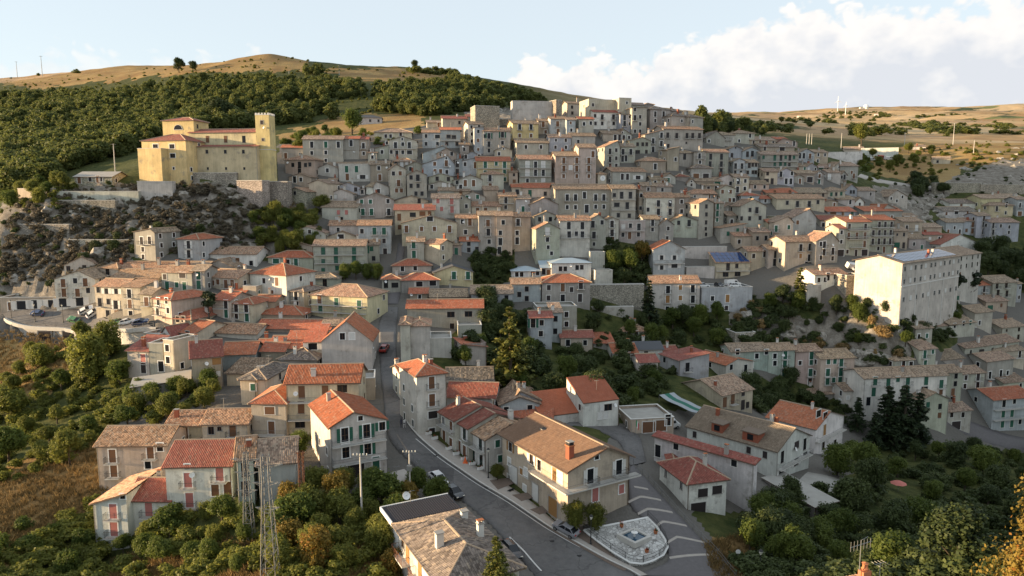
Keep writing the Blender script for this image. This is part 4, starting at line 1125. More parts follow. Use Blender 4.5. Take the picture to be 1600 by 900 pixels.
rows('beside the blue metal roofs', ZF, """
246 494 602 695 -6 h w z w=303,640w;333,640w;407,632w;436,630w d=10 p=13 label=white_building_with_larger_blue_metal_hipped_roof chim=0
0 184 652 700 -4 h w z w=30,675w;60,675w;130,668w;160,665w d=10 p=13 chim=0 label=white_building_with_lower_blue_metal_hipped_roof_on_the_left
184 246 632 690 -4 s w z n=2,1 chim=0 label=narrow_white_link_between_the_two_blue_metal_roofs
187 488 722 865 -6 h g r w=230,757w;317,757tb;430,742d;228,822w;317,826t;372,770w;425,822t label=grey_corner_house_with_orange_roof_in_front_of_blue_roofs d=10
0 180 732 845 -4 g b o w=92,766w;92,826w;45,800w
872 1172 727 905 0 g l o w=975,770d;1052,757wo;1130,765d;973,830do;1052,822wo;1130,830d;971,890w;1050,890w;1127,888w trim=trim_white label=pale_three-storey_block_with_white_trim_behind_the_dark_conifer d=10
1182 1500 765 905 -6 f b x w=1253,825w;1347,825to;1340,885w d=9 label=blue-grey_flat-roofed_building_under_the_terrace_of_parked_cars
""")
# --- right side
rows('left of the sunlit school', ZG, """
328 490 332 385 -8 g n m w=345,365w;455,370w
372 546 280 318 -8 g b r n=3,1
600 836 277 340 -14 g n r n=2,1
700 836 280 345 -14 G n r ry=235 rx=.3 n=2,1
482 636 345 560 -16 g n r n=3,4 bal=1 d=10 lb=390,440
637 780 333 540 -16 g n r n=4,4 bal=1 d=10 lb=380,430
440 482 385 560 -12 g n m n=1,3
840 962 342 465 -14 g t b n=2,2
850 930 312 345 -12 g g b n=2,1
970 1085 378 450 -14 g t b n=2,1
975 1090 425 480 -14 g t m n=2,1
""")
rows('below the clustered red roofs', ZG, """
40 156 345 445 -12 G c b ry=312 rx=.7 w=130,380w;20,390d
150 300 318 425 -12 G b b ry=264 rx=.7 w=185,350w
106 292 467 615 -18 g c o w=205,508d;262,505d;203,560wo;258,572d;240,608w d=9 label=cream_house_with_orange_roof_and_four_balconies_left_of_school
296 436 464 605 -18 G g o ry=410 rx=.65 w=330,485w;352,490d;350,535d;405,530d;330,570w;403,575w
0 80 516 625 -10 g g b w=48,550t;42,600t
292 490 672 750 -16 g w o w=318,710w;357,708w;375,690t;420,690w d=8 label=white_house_with_sunlit_end_wall_above_the_ivy_bank
0 36 350 420 -6 g c r n=1,1 w=18,390d
36 104 318 360 -8 f c b n=1,1 w=60,338wb
""")
rows('on the far right slope', ZG, """
752 872 186 235 -12 G l b ry=146 rx=.4 w=770,200m;805,215m;840,190m
1135 1330 228 265 -10 g w d n=4,1
1332 1470 198 285 -10 g Y b n=2,1
1382 1530 242 315 -12 h Y b w=1430,265d;1490,245w;1485,290w
1470 1600 195 240 -12 g Y b n=2,1
1096 1302 277 335 -8 g w d w=1115,295w;1178,288b;1247,290w
1112 1222 347 425 -8 g b b n=3,1
1222 1300 340 430 -10 g b b w=1280,365d;1277,405d;1240,400w
1302 1386 306 450 -12 g b b w=1350,325d;1347,365d;1345,408d
1386 1566 348 478 -12 g b b w=1408,370d;1508,378w;1455,372w;1407,412d;1505,412w;1383,455t;1410,455t;1450,458t d=10
1552 1612 205 310 -12 g b b n=1,2
""")
rows('right of the school', ZG, """
1402 1552 724 870 -16 g n b w=1432,745d;1490,740d;1438,790d;1493,795d;1430,845w;1488,850w d=11
1552 1582 730 850 -16 g b b n=1,2 d=5
1312 1402 740 830 -14 g b r n=1,2
1140 1200 790 860 -12 f l x n=2,1 d=6
""")
# --- the lower quarter at the right
rows('in the lower right terraces', ZH, """
1132 1290 178 268 -24 g n b w=1167,195w;1222,182w;1265,177w;1160,245m d=11
1290 1400 108 225 -24 g n b w=1322,177w;1262,222m d=9
1232 1566 312 375 -24 g n b n=5,1 d=9
942 1046 338 465 -20 g n b w=980,375d;1030,358m;982,437t d=9
1046 1222 402 445 -18 g g b n=3,1
796 906 407 475 -14 h n b w=847,430w;893,445t
1362 1530 408 535 -22 g g b w=1387,505d;1455,495d;1497,490w;1455,540w d=9
1432 1602 350 450 -18 g c b n=3,2
1457 1602 200 295 -20 g n b n=2,2
1500 1602 548 590 -16 g b r n=2,1
""")
rows('around the tall white house', ZH, """
597 1112 512 705 -9 g w b w=670,542dg;752,547dg;812,530wg;874,540dg;988,540tg;660,610tg;978,592b;627,668t;870,615tg;1083,560dg;1080,610wb d=9 label=long_white_house_with_green_shutters_behind_the_dark_conifers
474 592 598 705 -9 g w b w=500,645s;560,612s
1112 1208 484 665 -12 g n b w=1175,510w;1170,558w;1155,612tb;1150,652w
1208 1350 490 615 -14 g n b w=1237,520w;1313,515d;1230,573w;1310,570t
946 1122 655 845 -12 G n b ry=612 rx=.5 w=1075,700w;1072,755w;1000,690wg
1122 1266 725 845 -14 g n b w=1148,752w;1218,752w;1175,820q
1402 1650 648 850 -14 g b r w=1475,680d;1540,668w;1470,745dg;1525,742tg;1465,808dg;1523,805tg;1575,795w d=11 label=blue-grey_house_with_orange_roof_and_stacked_balconies_at_right_edge lb=712,775
""")
rows('with green shutters under the rocks', ZH, """
-228 0 352 465 -8 g e b w=-105,440w;-190,360w;-70,385w;-5,360w d=8
2 165 346 515 -10 g e b w=43,385w;108,380dg;43,430w;105,435dg;100,485tg;147,472w
166 326 352 565 -10 g p b w=272,380tg;200,428m;270,425wg;265,490dg;262,540t
326 536 396 605 -10 g p b w=378,420wg;418,418wg;458,425dg;374,490dg;455,485tg;372,540dg;410,535wg;450,540tg;447,590tb
240 465 622 665 -14 s g b n=1,1 nw=1
""")
# --- the green hollow
rows('along the green hollow', ZI, """
116 250 142 335 -6 g b m w=185,177w;180,245w;122,180tG
250 312 110 300 -6 s b b w=272,152w;270,230w
155 405 86 205 -6 f g x w=340,125w;340,185w d=8
306 506 266 345 -3 g c m n=2,1 d=7
510 636 302 345 -4 s l r n=1,1 nw=1
636 782 362 425 -6 g l r n=1,1 w=715,380b d=9
784 941 341 415 -4 g w k w=838,372w d=8
942 1040 362 395 -8 g l m n=1,1 nw=1
1042 1230 400 525 -24 S b m p=6 w=1097,455d rx=.1
682 856 226 270 -4 h l o w=730,245m;777,240m d=8
1395 1520 248 308 -10 f s x w=1440,262m d=6
""")
rows('beside the shaded hollow', ZI, """
1336 1506 428 545 -28 G l r ry=400 rx=.4 w=1370,455w;1460,465d d=12 label=pale_house_with_rose-red_roof_beyond_the_green_tarpaulin
1312 1502 608 725 -32 g c b w=1330,675tb;1380,655db;1445,615w;1443,690t;1472,690w d=13 label=tan_house_with_mottled_roof_and_blue-white_porch_by_the_hollow
180 530 745 800 -22 s w r n=1,1 nw=1 p=24 d=7 ov=.05 age=.1 chim=0 label=white_modern_house_with_lower_red_pitched_roof_by_the_road
446 668 668 825 -22 s w r w=550,760w;585,755w;600,705bW p=24 d=7.5 ov=.05 age=.1 chim=0 label=white_modern_house_with_higher_red_roof_and_rounded_corner
0 176 662 745 -10 G b b ry=604 rx=.3 w=113,712w;30,705w d=9
742 1010 790 870 -10 f t x w=855,830qb;925,820qb;975,785t d=9 name=garage cat=garage label=low_tan_garage_with_red_doors_behind_the_tent
""")
# --- left of the street
rows('by the car park', ZO, """
597 762 748 930 14 g c o w=615,772w;675,780bW;718,780bW;625,850d;678,845w;725,865dW;675,925t;730,925tb d=9 label=cream_corner_house_with_bay_windows_facing_the_car_park
762 880 752 930 10 s c o w=808,795d;812,860db;818,930t p=10
880 952 795 935 8 g c b w=915,845db
346 600 700 880 -4 G w b ry=650 rx=.6 w=395,730db;470,715w;533,725db;400,790db;485,790db;551,775w;405,852qW;487,845qW d=10 label=white_gable-fronted_house_with_two_garage_doors_by_the_car_park
402 626 614 665 -6 G l b ry=563 w=427,638w;527,632w;600,635w
0 345 830 892 -4 f t x w=140,868qW;232,862qW;303,862qW;65,875tb d=7 name=garage cat=garage label=long_low_row_of_garages_under_the_cliff
""")
rows('under the cliff', ZO, """
840 970 408 585 18 G g b ry=388 rx=.8 w=885,465d;935,462d;893,518w;895,565w d=10 label=grey_house_standing_alone_right_below_the_cliff
1112 1246 452 592 14 h b r w=1178,490dW;1180,548dW d=11 label=blue-grey_house_with_red_hipped_roof_below_the_cliff
626 740 632 695 12 h c o w=672,655d
742 1050 642 670 4 g t o n=1,1 nw=1
702 992 692 745 6 g t o n=1,1 nw=1
1312 1602 545 600 4 g w o n=3,1 w=1485,595tb;1570,605w
""")
rows('above the flat-topped pine', ZO, """
1012 1200 660 785 12 g n o w=1045,745tg;1105,740wg;1153,750tg;1140,680b;1030,690w
1200 1280 650 785 6 g g b w=1240,680tg;1242,740dg
1275 1470 630 655 6 G g b ry=580 n=1,1 nw=1
1292 1490 692 775 20 g c o w=1330,728wb;1362,722wb;1412,735db;1452,735db d=10
1060 1275 635 660 6 g c b n=1,1 nw=1
1395 1520 795 835 8 g w r n=2,1
956 1072 828 970 28 h c r w=990,850d;985,900d;1040,840w;1050,900w d=13
1520 1602 760 835 6 f c b n=1,1
""")
rows('among the red roofs left', ZN, """
1032 1196 148 200 20 h c r w=1055,145b;1110,155w;1145,155w d=14
1130 1216 238 305 26 g c r w=1172,260d d=12
1352 1602 240 275 8 g l o n=1,1 nw=1
1002 1082 262 300 30 G w m ry=200 w=995,250wp;1020,265mp;1040,268mp d=9
900 1000 258 310 20 f c o n=1,1 nw=1
800 932 350 520 10 s l m w=895,405tp;897,460t d=7 p=16
935 1022 320 510 4 f g x w=1018,450t d=6
1026 1090 300 510 20 f c o w=1045,335w;1050,410w d=7
1202 1392 388 600 -24 g t m w=1365,418bo;1365,495m d=11 label=tan_house_with_sunlit_gable_and_dark_red_roof_over_the_orchard p=24
1392 1592 370 465 -8 g b r n=2,1 nw=1 p=22 d=9
826 1186 560 645 -24 S g x p=3 nw=1 chim=0 d=8 label=low_grey_wall-like_shed_above_the_hillside_trees
1418 1600 492 570 6 s c b n=1,1 nw=1
1508 1602 528 690 2 h c d w=1585,580wg d=9
""")
rows('along the left of the street', ZM, """
0 290 122 160 8 h t r n=1,1 nw=1 d=9
0 460 212 240 4 g t r n=1,1 nw=1 d=9
0 90 328 375 0 g g r n=1,1 nw=1
90 176 308 370 0 g g r n=1,1 nw=1
176 312 332 400 -2 s g r n=1,1 nw=1 p=20
312 416 292 420 -2 s g r n=1,1 nw=1 p=20 w=355,325bW
416 530 190 240 -2 g l b w=440,202b
412 726 288 470 -4 G l r ry=163 w=540,262w;600,262w d=12 label=pale_gable-fronted_house_with_bright_red_roof_beside_the_street
140 380 402 470 4 h g d n=1,1 nw=1 d=9
""")
rows('left of the steep street', X5, """
545 1240 228 735 -4 g c r w=685,325tb;912,320tb;1075,290b;680,470tb;670,630b d=9 p=26 label=cream_house_with_long_bright_orange_tiled_roof_and_deep_balconies lb=412,580
205 540 424 740 2 h c r w=378,502bb;395,665db d=10 p=24 lb=730
100 345 190 435 6 h c d w=235,280wg d=12 p=22
335 545 205 300 0 g c d n=1,1 w=440,248s
965 1500 620 1180 -28 G l r rx=.42 d=14 p=23 w=1100,735dG;1310,700dG;1460,650wG;1250,575s;1110,890dn;1320,860dG;1210,1080qk;1400,1010dg label=white_balconied_house_with_red_gable_roof_and_green_shutters_above_orchard lb=805,985
1250 1390 215 400 -10 f t x n=1,1 nw=1 d=7
""")
rows('right of the steep street', ZM, """
960 1088 192 400 -6 h l o nw=1 d=8 n=1,3
1088 1222 288 395 -6 f l x nw=1 d=8
1290 1440 305 445 -18 S l r p=-9 nw=1 d=8
1262 1410 205 280 -6 f g x nw=1
""")
rows('behind the pale street-corner house', T5, """
258 490 218 680 -27 h w r w=372,290db;375,425db;382,540bk;375,690tk d=10 p=23 label=tall_pale_street-corner_house_with_bright_red_hipped_roof trim=trim_white
128 172 200 420 -27 g w r n=1,2 d=5
492 850 280 340 -4 g t d nw=1 n=1,1 d=9 p=24
492 862 400 500 6 g l m nw=1 n=1,1 d=9 p=22
908 1215 455 550 -8 G b b ry=398 rx=.5 w=955,505w;1140,490w nw=1 d=9
920 1310 560 600 4 s t r nw=1 d=4
""")
rows('in the terrace along the pavement', T5, """
440 556 548 770 58 g l m d=10 p=20 w=465,585w;525,640tb;470,710tb;523,770tb lb=640
557 662 612 850 58 g l m d=10 p=20 w=630,690tW;590,790tb;630,830tb
663 796 690 930 58 g w o d=10 p=20 w=755,770dW;700,850tW;760,900tW lb=800
""")
# --- foreground, left
rows('above the left hillside orchard', ZL, """
612 1046 80 340 -2 g c o w=703,150db;940,125db;712,240db;925,205w;1000,95w d=9 p=22 age=1
1040 1450 208 480 -3 g w m w=1175,300dp;1373,262dp;1185,425dp;1345,355tb;1430,355tb;1170,217s d=10 p=24 label=white_house_with_two_rows_of_pink_shutters_and_maroon_roof
592 800 445 735 2 S w o p=17 w=708,495dp;775,403s;713,605dp d=10 label=white_house_with_pink_shutters_and_slanting_orange_roof,_lowest_left
801 1068 422 640 2 g w m w=930,480dp;960,580w d=8 p=24
""")
rows('beside the tall pylon', Y5, """
400 752 262 700 -14 g b b nw=1 d=10 p=22
192 352 222 720 -16 g e o w=265,330tk;265,510tk d=9 p=22
""")
rows('above the pink shuttered house', ZN, """
1042 1264 815 920 -2 g c o w=1155,870db;1060,860w d=8 p=20
1265 1548 806 920 -2 g c o w=1320,850w;1372,840s;1455,850db d=8 p=20
""")
# --- foreground, right and bottom
rows('at the bend of the road', K5, """
1035 1510 412 850 -31 G c T rx=.6 p=21 d=18.5 w=1212,520dW;1435,450dW;1262,370s;1250,660tp;1455,620wp label=large_cream_house_with_broad_brown_roof_and_corner_balcony_by_the_road chim=0 ov=.7
""")
rows('at the bottom edge', V5, """
520 1105 890 1330 -27 h w d d=15 p=18 label=white_house_under_a_grey_hipped_tile_roof_at_the_bottom_edge ov=.6 chim=0 rmat=tiles
""")
rows('of the shaded white complex', J5, """
300 585 660 900 -16 h w m d=9 p=27 w=415,752bk;520,730bk;380,875q label=white_house_with_angular_maroon_roof_beside_the_ramp
176 250 552 650 6 h w m d=7 p=25 w=215,600tk
55 790 432 700 45 s w m d=1.2 p=14 w=85,445t;218,408w;645,530w label=long_white_wing_with_narrow_maroon_roof_strip_facing_the_ramp
958 1195 388 610 -42 G w u rx=.48 p=24 d=19 w=1000,490d;990,590bW;1105,400b;1100,525bW;1165,395d;1165,480bW label=white_block_under_the_broad_tan_roof_in_the_shaded_complex lb=520
1240 1442 235 470 -42 G w r rx=.45 p=20 d=11 w=1222,190b;1310,290do;1300,400d;1315,185b;1385,400d label=white_house_with_red_roof_and_wraparound_balconies,_right_of_tan_roof lb=330,440
""")
PX = (0, 0, 1)
rows('in the narrow gaps mid-slope', PX, """
858 892 214 236 -8 g b b n=2,2
893 930 212 232 -8 g l b n=2,1
706 736 312 334 -6 G n b ry=304 n=2,1
780 806 306 330 -6 g t o n=1,2
806 828 310 332 -6 g l b n=1,1
1006 1030 342 376 -8 g n b n=1,3
1030 1052 350 380 -8 G g b ry=342 n=1,2
998 1004 296 336 -8 s t b n=1,2
1176 1202 362 384 -10 g t b n=2,1
1136 1150 336 352 -8 g g b n=1,1
1080 1112 262 280 -10 h g d n=2,1
""")
rows('behind the red roofs', PX, """
332 360 468 496 16 g c r n=2,2 d=9
362 396 474 502 12 h c r n=2,2 d=9
398 430 470 488 6 g t r n=1,1
408 444 548 566 2 g t r n=1,1 nw=1
626 641 506 566 -6 h l o n=1,3 nw=1 d=9
640 668 458 470 -4 g t r n=1,1
""")
rows('among the far right lanes', PX, """
1396 1418 360 388 -14 g t b n=2,2
1420 1446 372 392 -14 g g b n=2,1
1462 1492 508 524 -20 g n b n=2,1
1430 1456 512 540 -18 g g b n=2,1
1540 1574 470 486 -16 g t b n=2,1
1568 1602 596 612 -18 g n b n=2,1
1000 1028 565 590 -8 g l m n=1,1
""")
rows('squeezed between taller neighbours', PX, """
756 778 296 314 -6 g t b n=1,1
795 809 268 290 -6 s t b n=1,2
719 733 226 242 -6 s g b n=1,1
575 589 238 254 -4 s g b n=1,1
707 721 382 398 -4 s t b n=1,1
1004 1026 290 302 -8 g t b n=1,1
1026 1050 291 303 -8 g g b n=1,1
686 710 297 306 -6 g n b n=1,1
710 734 298 307 -6 s t b n=1,1
""")
# ------------------------------------------------------------------ larger buildings made of several blocks
from mathutils import Matrix
def mat_of(o): return Matrix.Translation(o.location) @ o.rotation_euler.to_matrix().to_4x4()
def merge(infos, name, label, cat):
    """join blocks into one thing: every block's parts hang from the first block's empty"""
    main = infos[0]['root']; main.name = name; M = mat_of(main).inverted()
    for i in infos[1:]:
        rt = i['root']; T = M @ mat_of(rt)
        for c in list(ALLCH(rt)):
            L = T @ (Matrix.Translation(c.location) @ c.rotation_euler.to_matrix().to_4x4())
            c.parent = main; c.location = L.to_translation(); c.rotation_euler = L.to_euler()
        bpy.data.objects.remove(rt)
    for i in infos:
        ROWS[i['row']].remove(i); ALLH.remove(i)
        if not ROWS[i['row']]: del ROWS[i['row']]
    if 'wpx' in main: del main['wpx']
    tag(main, label, cat); return main
def ALLCH(rt): return [o for o in col.objects if o.parent == rt]
def hb(reg, *a, **k): return house('block', *reg, *a, **k)
def solar(parent, e0, e1, r1, r0, nx, ny, f0=(.04, .06), f1=(.96, .94)):
    """rows of solar panels lying on a roof slope, each panel a part"""
    e0, e1, r1, r0 = (Vector(q) for q in (e0, e1, r1, r0)); N = (e1 - e0).cross(r0 - e0).normalized()
    if N.z < 0: N = -N
    P = lambda u, v: (e0.lerp(e1, u)).lerp(r0.lerp(r1, u), v) + N * .1
    for i in range(nx):
        for j in range(ny):
            g = .006
            u0, u1 = f0[0] + (f1[0] - f0[0]) * i / nx + g, f0[0] + (f1[0] - f0[0]) * (i + 1) / nx - g
            v0, v1 = f0[1] + (f1[1] - f0[1]) * j / ny + g, f0[1] + (f1[1] - f0[1]) * (j + 1) / ny - g
            c = [P(u0, v0), P(u1, v0), P(u1, v1), P(u0, v1)]; m = MB(); n = N * .06
            m.face(c, 'solar_cell'); lo = [q - n for q in c]
            for a in range(4): m.face([lo[a], lo[(a + 1) % 4], c[(a + 1) % 4], c[a]], 'steel')
            m.build('solar_panel', parent)
glossy('solar_cell', (.02, .05, .15), .12, .6)

# monastery
mon = [hb(ZP, 892, 1166, 636, 900, 12, 'h', 'y', 'm', t=243, d=14, p=20, w='972,675b;1075,675b;1080,733b;1086,812s;972,725b', trim='trim_white', chim=0, side=True),
       hb(ZP, 866, 1012, 697, 905, 12, 'f', 'y', 'x', t=240.5, d=6, nw=True, side=False),
       hb(ZP, 1180, 1608, 586, 680, 6, 'g', 'Y', 'm', t=249, d=11, p=16, w='1297,630t;1410,630t;1524,630t', trim=None, chim=0, down=14),
       hb(ZP, 1180, 1608, 674, 850, 6, 's', 'Y', 'm', t=245.5, d=3.4, p=12, w='1293,708m;1408,708m;1521,708m;1299,813s;1413,813s;1527,813s', trim=None, chim=0),
       hb(ZP, 1016, 1210, 511, 590, 10, 'h', 'y', 'm', t=252, d=9, p=17, nw=True, chim=0, down=18)]
tw = hb(ZQ, 2, 88, 488, 845, 6, 'f', 'y', 'x', t=246, d=4.6, w='36,525m;43,633s', trim='trim_grey', side=False)
mon.append(tw)
q = MB()                                                     # battlements, belfry cornice
for k in range(5):
    for yy in (-.06, tw['d'] - .3):
        xx = tw['x0'] + (tw['W'] - .55) * k / 4; q.box(xx, xx + .55, yy, yy + .36, tw['h'] + .62, tw['h'] + 1.25, 'trim')
for xx in (tw['x0'] - .02, tw['x1'] - .34):
    for k in range(1, 4): q.box(xx, xx + .36, k * tw['d'] / 4, k * tw['d'] / 4 + .5, tw['h'] + .62, tw['h'] + 1.25, 'trim')
q.box(tw['x0'] - .12, tw['x1'] + .12, -.12, tw['d'] + .12, tw['h'] * .42, tw['h'] * .42 + .18, 'trim')
kind(q.build('battlements', tw['root']), 'stuff')
lun = mon[4]; q = MB(); cx = (lun['x0'] + lun['x1']) / 2
pts = [(cx + 1.7 * math.cos(a), -.05, lun['h'] * .25 + 1.7 * math.sin(a)) for a in [math.pi * k / 10 for k in range(11)]]
q.face(pts[::-1], 'glass'); q.box(cx - 1.8, cx + 1.8, -.12, .02, lun['h'] * .25 - .15, lun['h'] * .25, 'trim')
for k in range(10): q.bar(pts[k], pts[k + 1], .09, 'trim')
q.build('lunette_window', lun['root'])
merge(mon, 'monastery', 'large yellow monastery with red-brown roofs and battlemented bell tower on the left', 'monastery')

# school
sc = [hb(ZG, 834, 1190, 578, 840, -39, 'g', 'l', 'b', t=219, d=13.5, p=15, ov=.8, nw=True, chim=3, side=False),
      hb(ZG, 1190, 1326, 548, 690, -39, 'g', 'l', 'b', t=246, d=15, p=15, n=(4, 3), chim=0, side=False)]
s0 = sc[0]; zt = s0['h']
for zz, hh, n_ in ((zt - 1.9, 1.3, 12), (zt - 5.6, 1.3, 12), (zt - 10.9, 1.3, 10)):
    for k in range(n_):
        u = s0['x0'] + s0['W'] * (k + .6) / n_ + (.25 if k % 2 else -.25)
        add_window(s0['root'], (u, 0, zz), 0, 1.2, hh, None, 'frame_white', ('shutter_white', 'closed') if k % 3 == 1 else None, False)
for k in range(5):
    u = s0['x0'] + s0['W'] * k / 4.3 + .3; q = MB(); q.box(u - .16, u + .16, -.12, .02, s0['zb'], zt - 7.2, 'trim'); q.build('pilaster', s0['root'])
q = MB(); q.box(s0['x0'], s0['x1'], -.16, .02, zt - 7.2, zt - 6.9, 'trim'); q.build('string_course', s0['root'])
Sx, _, _, _ = roof_planes('g', s0['x0'], s0['x1'], s0['d'], s0['h'], s0['rise'], .5, .8)
solar(s0['root'], *Sx[0], 16, 3, (.06, .15), (.93, .9))
sch = merge(sc, 'school', 'long cream school with solar panels on its roof and sunlit end wall', 'school')
rows('behind the school', ZG, """
1075 1310 482 540 -25 G w m ry=424 rx=.5 n=1,1 nw=1 label=white_gabled_hall_with_maroon_roof_and_red_panel_behind_school d=9
""")
# solar roofs of the two houses by the parked cars
for i in ALLH:
    if i['label'] and 'roof of blue solar' in i['label']:
        Sx = roof_planes('s', i['x0'], i['x1'], i['d'], i['h'], i['rise'], .5, .45)[0]; solar(i['root'], *Sx[0], 7, 3)
    if i['label'] and 'red roof and solar panels' in i['label']:
        Sx = roof_planes('G', i['x0'], i['x1'], i['d'], i['h'], i['rise'], .52, .35)[0]; solar(i['root'], *Sx[1], 5, 3, (.02, .05), (.75, .95))

# clock tower
ct = hb(ZC, 335, 414, 812, 910, -14, 'h', 'c', 'o', d=3.6, p=28, nw=True, chim=0, side=False, ov=.25)
cu, cz = ct['onplane'](880 + 380 / 6.1538, 140 + 852 / 6.1538)
q = MB(); q.lathe([(1.05, 0), (1.05, .1), (.9, .12)], 'trim_white', 20); f = q.build('clock_face', ct['root'], loc=(cu, -.01, cz), rz=(math.pi / 2, 0, 0))
q = MB(); q.box(-.05, .05, -.02, .6, .13, .16, 'iron'); q.box(-.03, .45, -.04, .04, .13, .16, 'iron'); q.build('clock_hands', f)
q = MB(); q.bar((0, 0, 0), (0, 0, 1.6), .05, 'iron'); q.bar((-.35, 0, 1.2), (.35, 0, 1.2), .04, 'iron'); q.build('roof_cross', ct['root'], loc=((ct['x0'] + ct['x1']) / 2, ct['d'] / 2, ct['h'] + ct['rise']))
merge([ct], 'clock_tower', 'small cream clock tower with pale round dial in mid town', 'tower')

# rampart walls and retaining walls
def wallthing(reg, X0, X1, Yt, Yb, yaw, wall, label, d=2.0, t=None, name='retaining_wall', cap=True):
    i = hb(reg, X0, X1, Yt, Yb, yaw, 'f', wall, 'x', d=d, t=t, nw=True, side=False)
    return merge([i], name, label, 'wall')
wallthing(ZB, 508, 742, 108, 290, -16, 's', 'weathered stone bastion on the crest left of the concrete wall', 9, 296, 'bastion_wall')
wallthing(ZB, 742, 868, 235, 300, -14, 's', 'low stone wall between bastion and yellow tower house', 3)
wallthing(ZB, 866, 1285, 62, 215, -8, 'l', 'tall grey concrete rampart wall on the crest of the town', 6, 300, 'rampart_wall')
wallthing(ZB, 1286, 1342, 52, 215, -30, 's', 'brown stone end of the crest rampart beside the cream house', 6, 299, 'rampart_wall')
wallthing(ZO, 345, 866, 166, 216, 2, 'l', 'long pale terrace wall leading up to the monastery', 2)
wallthing(ZO, 112, 318, 148, 195, 16, 'c', 'sunlit cream terrace wall at the far left below woods', 2)
wallthing(ZO, 240, 720, 222, 262, 3, 's', 'stone terrace wall above the left cliff face', 2)
wallthing(ZO, 860, 1078, 104, 212, -4, 'l', 'patched grey wall under the yellow monastery front', 3)
wallthing(ZO, 1482, 1640, 98, 232, 18, 's', 'tall rubble wall catching sun right of the monastery cliff', 4)
wallthing(ZE, 40, 200, 104, 232, 10, 's', 'rubble terrace wall beside the stone gable house', 3)
wallthing(ZO, 1190, 1480, 50, 90, 0, 's', 'low ivy-topped wall at the foot of the monastery nave', 2)
wallthing(ZO, 50, 430, 372, 400, 6, 's', 'long stone parapet across the left cliff', 1.5)
wallthing(ZO, 430, 840, 468, 490, 2, 's', 'stone retaining wall above the garages and below the cliff', 2)
wallthing(ZF, 488, 824, 750, 865, -6, 's', 'rubble retaining wall left of the dark conifer', 2)
wallthing(ZF, 520, 628, 660, 750, -10, 'l', 'pale concrete stair wall beside the blue metal roof', 4)
wallthing(ZF, 488, 580, 545, 640, -6, 'l', 'upper concrete stair wall beside the green bank', 3)
wallthing(ZF, 1060, 1342, 512, 580, -6, 'l', 'pale garden terrace wall between the two solar roofs', 2)
wallthing(ZF, 1090, 1266, 640, 695, -6, 'l', 'low white garden wall above the parked cars', 3)
wallthing(ZI, 500, 760, 90, 130, -6, 'l', 'pale wall with handrail among the shaded hedges', 1.5)
wallthing(ZG, 1040, 1330, 110, 165, -10, 's', 'long pale stone wall below the sunlit rocks on the right', 2)
wallthing(ZG, 1330, 1640, 118, 170, -12, 's', 'right-hand stretch of the stone wall below the rocks', 2)
wallthing((1200, 60, 4), 376, 590, 715, 770, 20, 'w', 'sunlit white boundary wall with fence beyond the town', 2)
wallthing((1200, 60, 4), 585, 815, 690, 745, 20, 'w', 'taller sunlit white enclosure wall beyond the town', 6)
wallthing(ZG, 240, 330, 752, 872, -16, 'l', 'pale basement wall under the white house above the ivy', 4)
wallthing(ZG, 490, 602, 690, 790, -16, 's', 'stone terrace wall carrying parked cars beside the school', 6)
wallthing(ZG, 602, 830, 780, 870, 40, 'l', 'pale buttress wall at the foot of the school', 2)
# far buildings
rows('far', (0, 60, 4), """
185 290 630 655 10 G w m ry=612 n=2,1 label=white_farmhouse_with_maroon_roof_in_the_woods,_far_left
0 152 655 675 4 f t x n=2,1 label=low_tan_barn_at_the_left_edge_below_the_woods name=barn cat=barn
776 850 612 655 -6 G b k ry=590 n=2,2 label=blue-grey_house_among_trees_left_of_the_monastery
851 930 620 655 -6 g b m n=2,1 label=low_house_with_maroon_roof_behind_the_monastery's_left_end
466 700 862 915 2 g s x w=495,885tb;563,880w;612,880tb;630,880w label=old_stone_house_with_concrete_roof_left_of_the_monastery chim=0
""")
rows('far right', (1200, 60, 4), """
478 600 690 715 16 g c b n=1,1 nw=1 label=sunlit_cream_shed_beside_the_yellow-green_tree
890 986 675 696 16 g w b n=2,1 label=white_cottage_at_the_far_end_of_the_white_wall
1030 1140 750 785 24 g c b n=1,1 w=1060,770w label=small_sunlit_field_hut_below_the_rocky_hill
180 206 482 494 20 g w o n=1,1 nw=1 label=distant_white_farmhouse_left_below_the_wind_turbines
665 690 472 484 20 g w o n=1,1 nw=1 label=distant_white_farmhouse_on_the_wooded_knoll
""")
# bottom-left annexe of the grey hipped house
for i in list(ALLH):
    if i['label'] and i['label'].startswith('white house under a grey hipped'):
        bh = i
q = MB(); x0, x1, d0 = bh['x0'], bh['x1'], bh['d']; h = bh['h']
q.box(x0 - .4, x1 + .1, d0 + .75, d0 + 5.4, h - .35, h - .1, 'corrugated')
for k in range(int((x1 - x0 + .5) / .3)): q.box(x0 - .4 + k * .3, x0 - .28 + k * .3, d0 + .75, d0 + 5.4, h - .1, h - .04, 'corrugated')
q.box(x0 - .55, x0 - .4, d0 + .7, d0 + 5.5, h - .5, h + .02, 'trim_white'); q.box(x0 - .4, x1 + .1, d0 + 5.4, d0 + 5.55, h - .5, h + .02, 'trim_white')
kind(q.build('lean_to_roof', bh['root']), 'stuff')
q = MB(); q.box(x0 + .3, x1 - .2, d0 + .01, d0 + 5.1, bh['zb'], h - .36, 'white'); q.build('lean_to_wall', bh['root'])
for (cx, cy, mt) in ((.23, .42, 'concrete_light'), (.86, .80, 'trim'), (.83, .45, 'trim')):
    X, Y = x0 + (x1 - x0) * cx, d0 * cy; r_ = random.Random(int(cx * 100)); add_chimney(bh['ro'], X, Y, bh['zr'](X, Y), r_, True, mt)
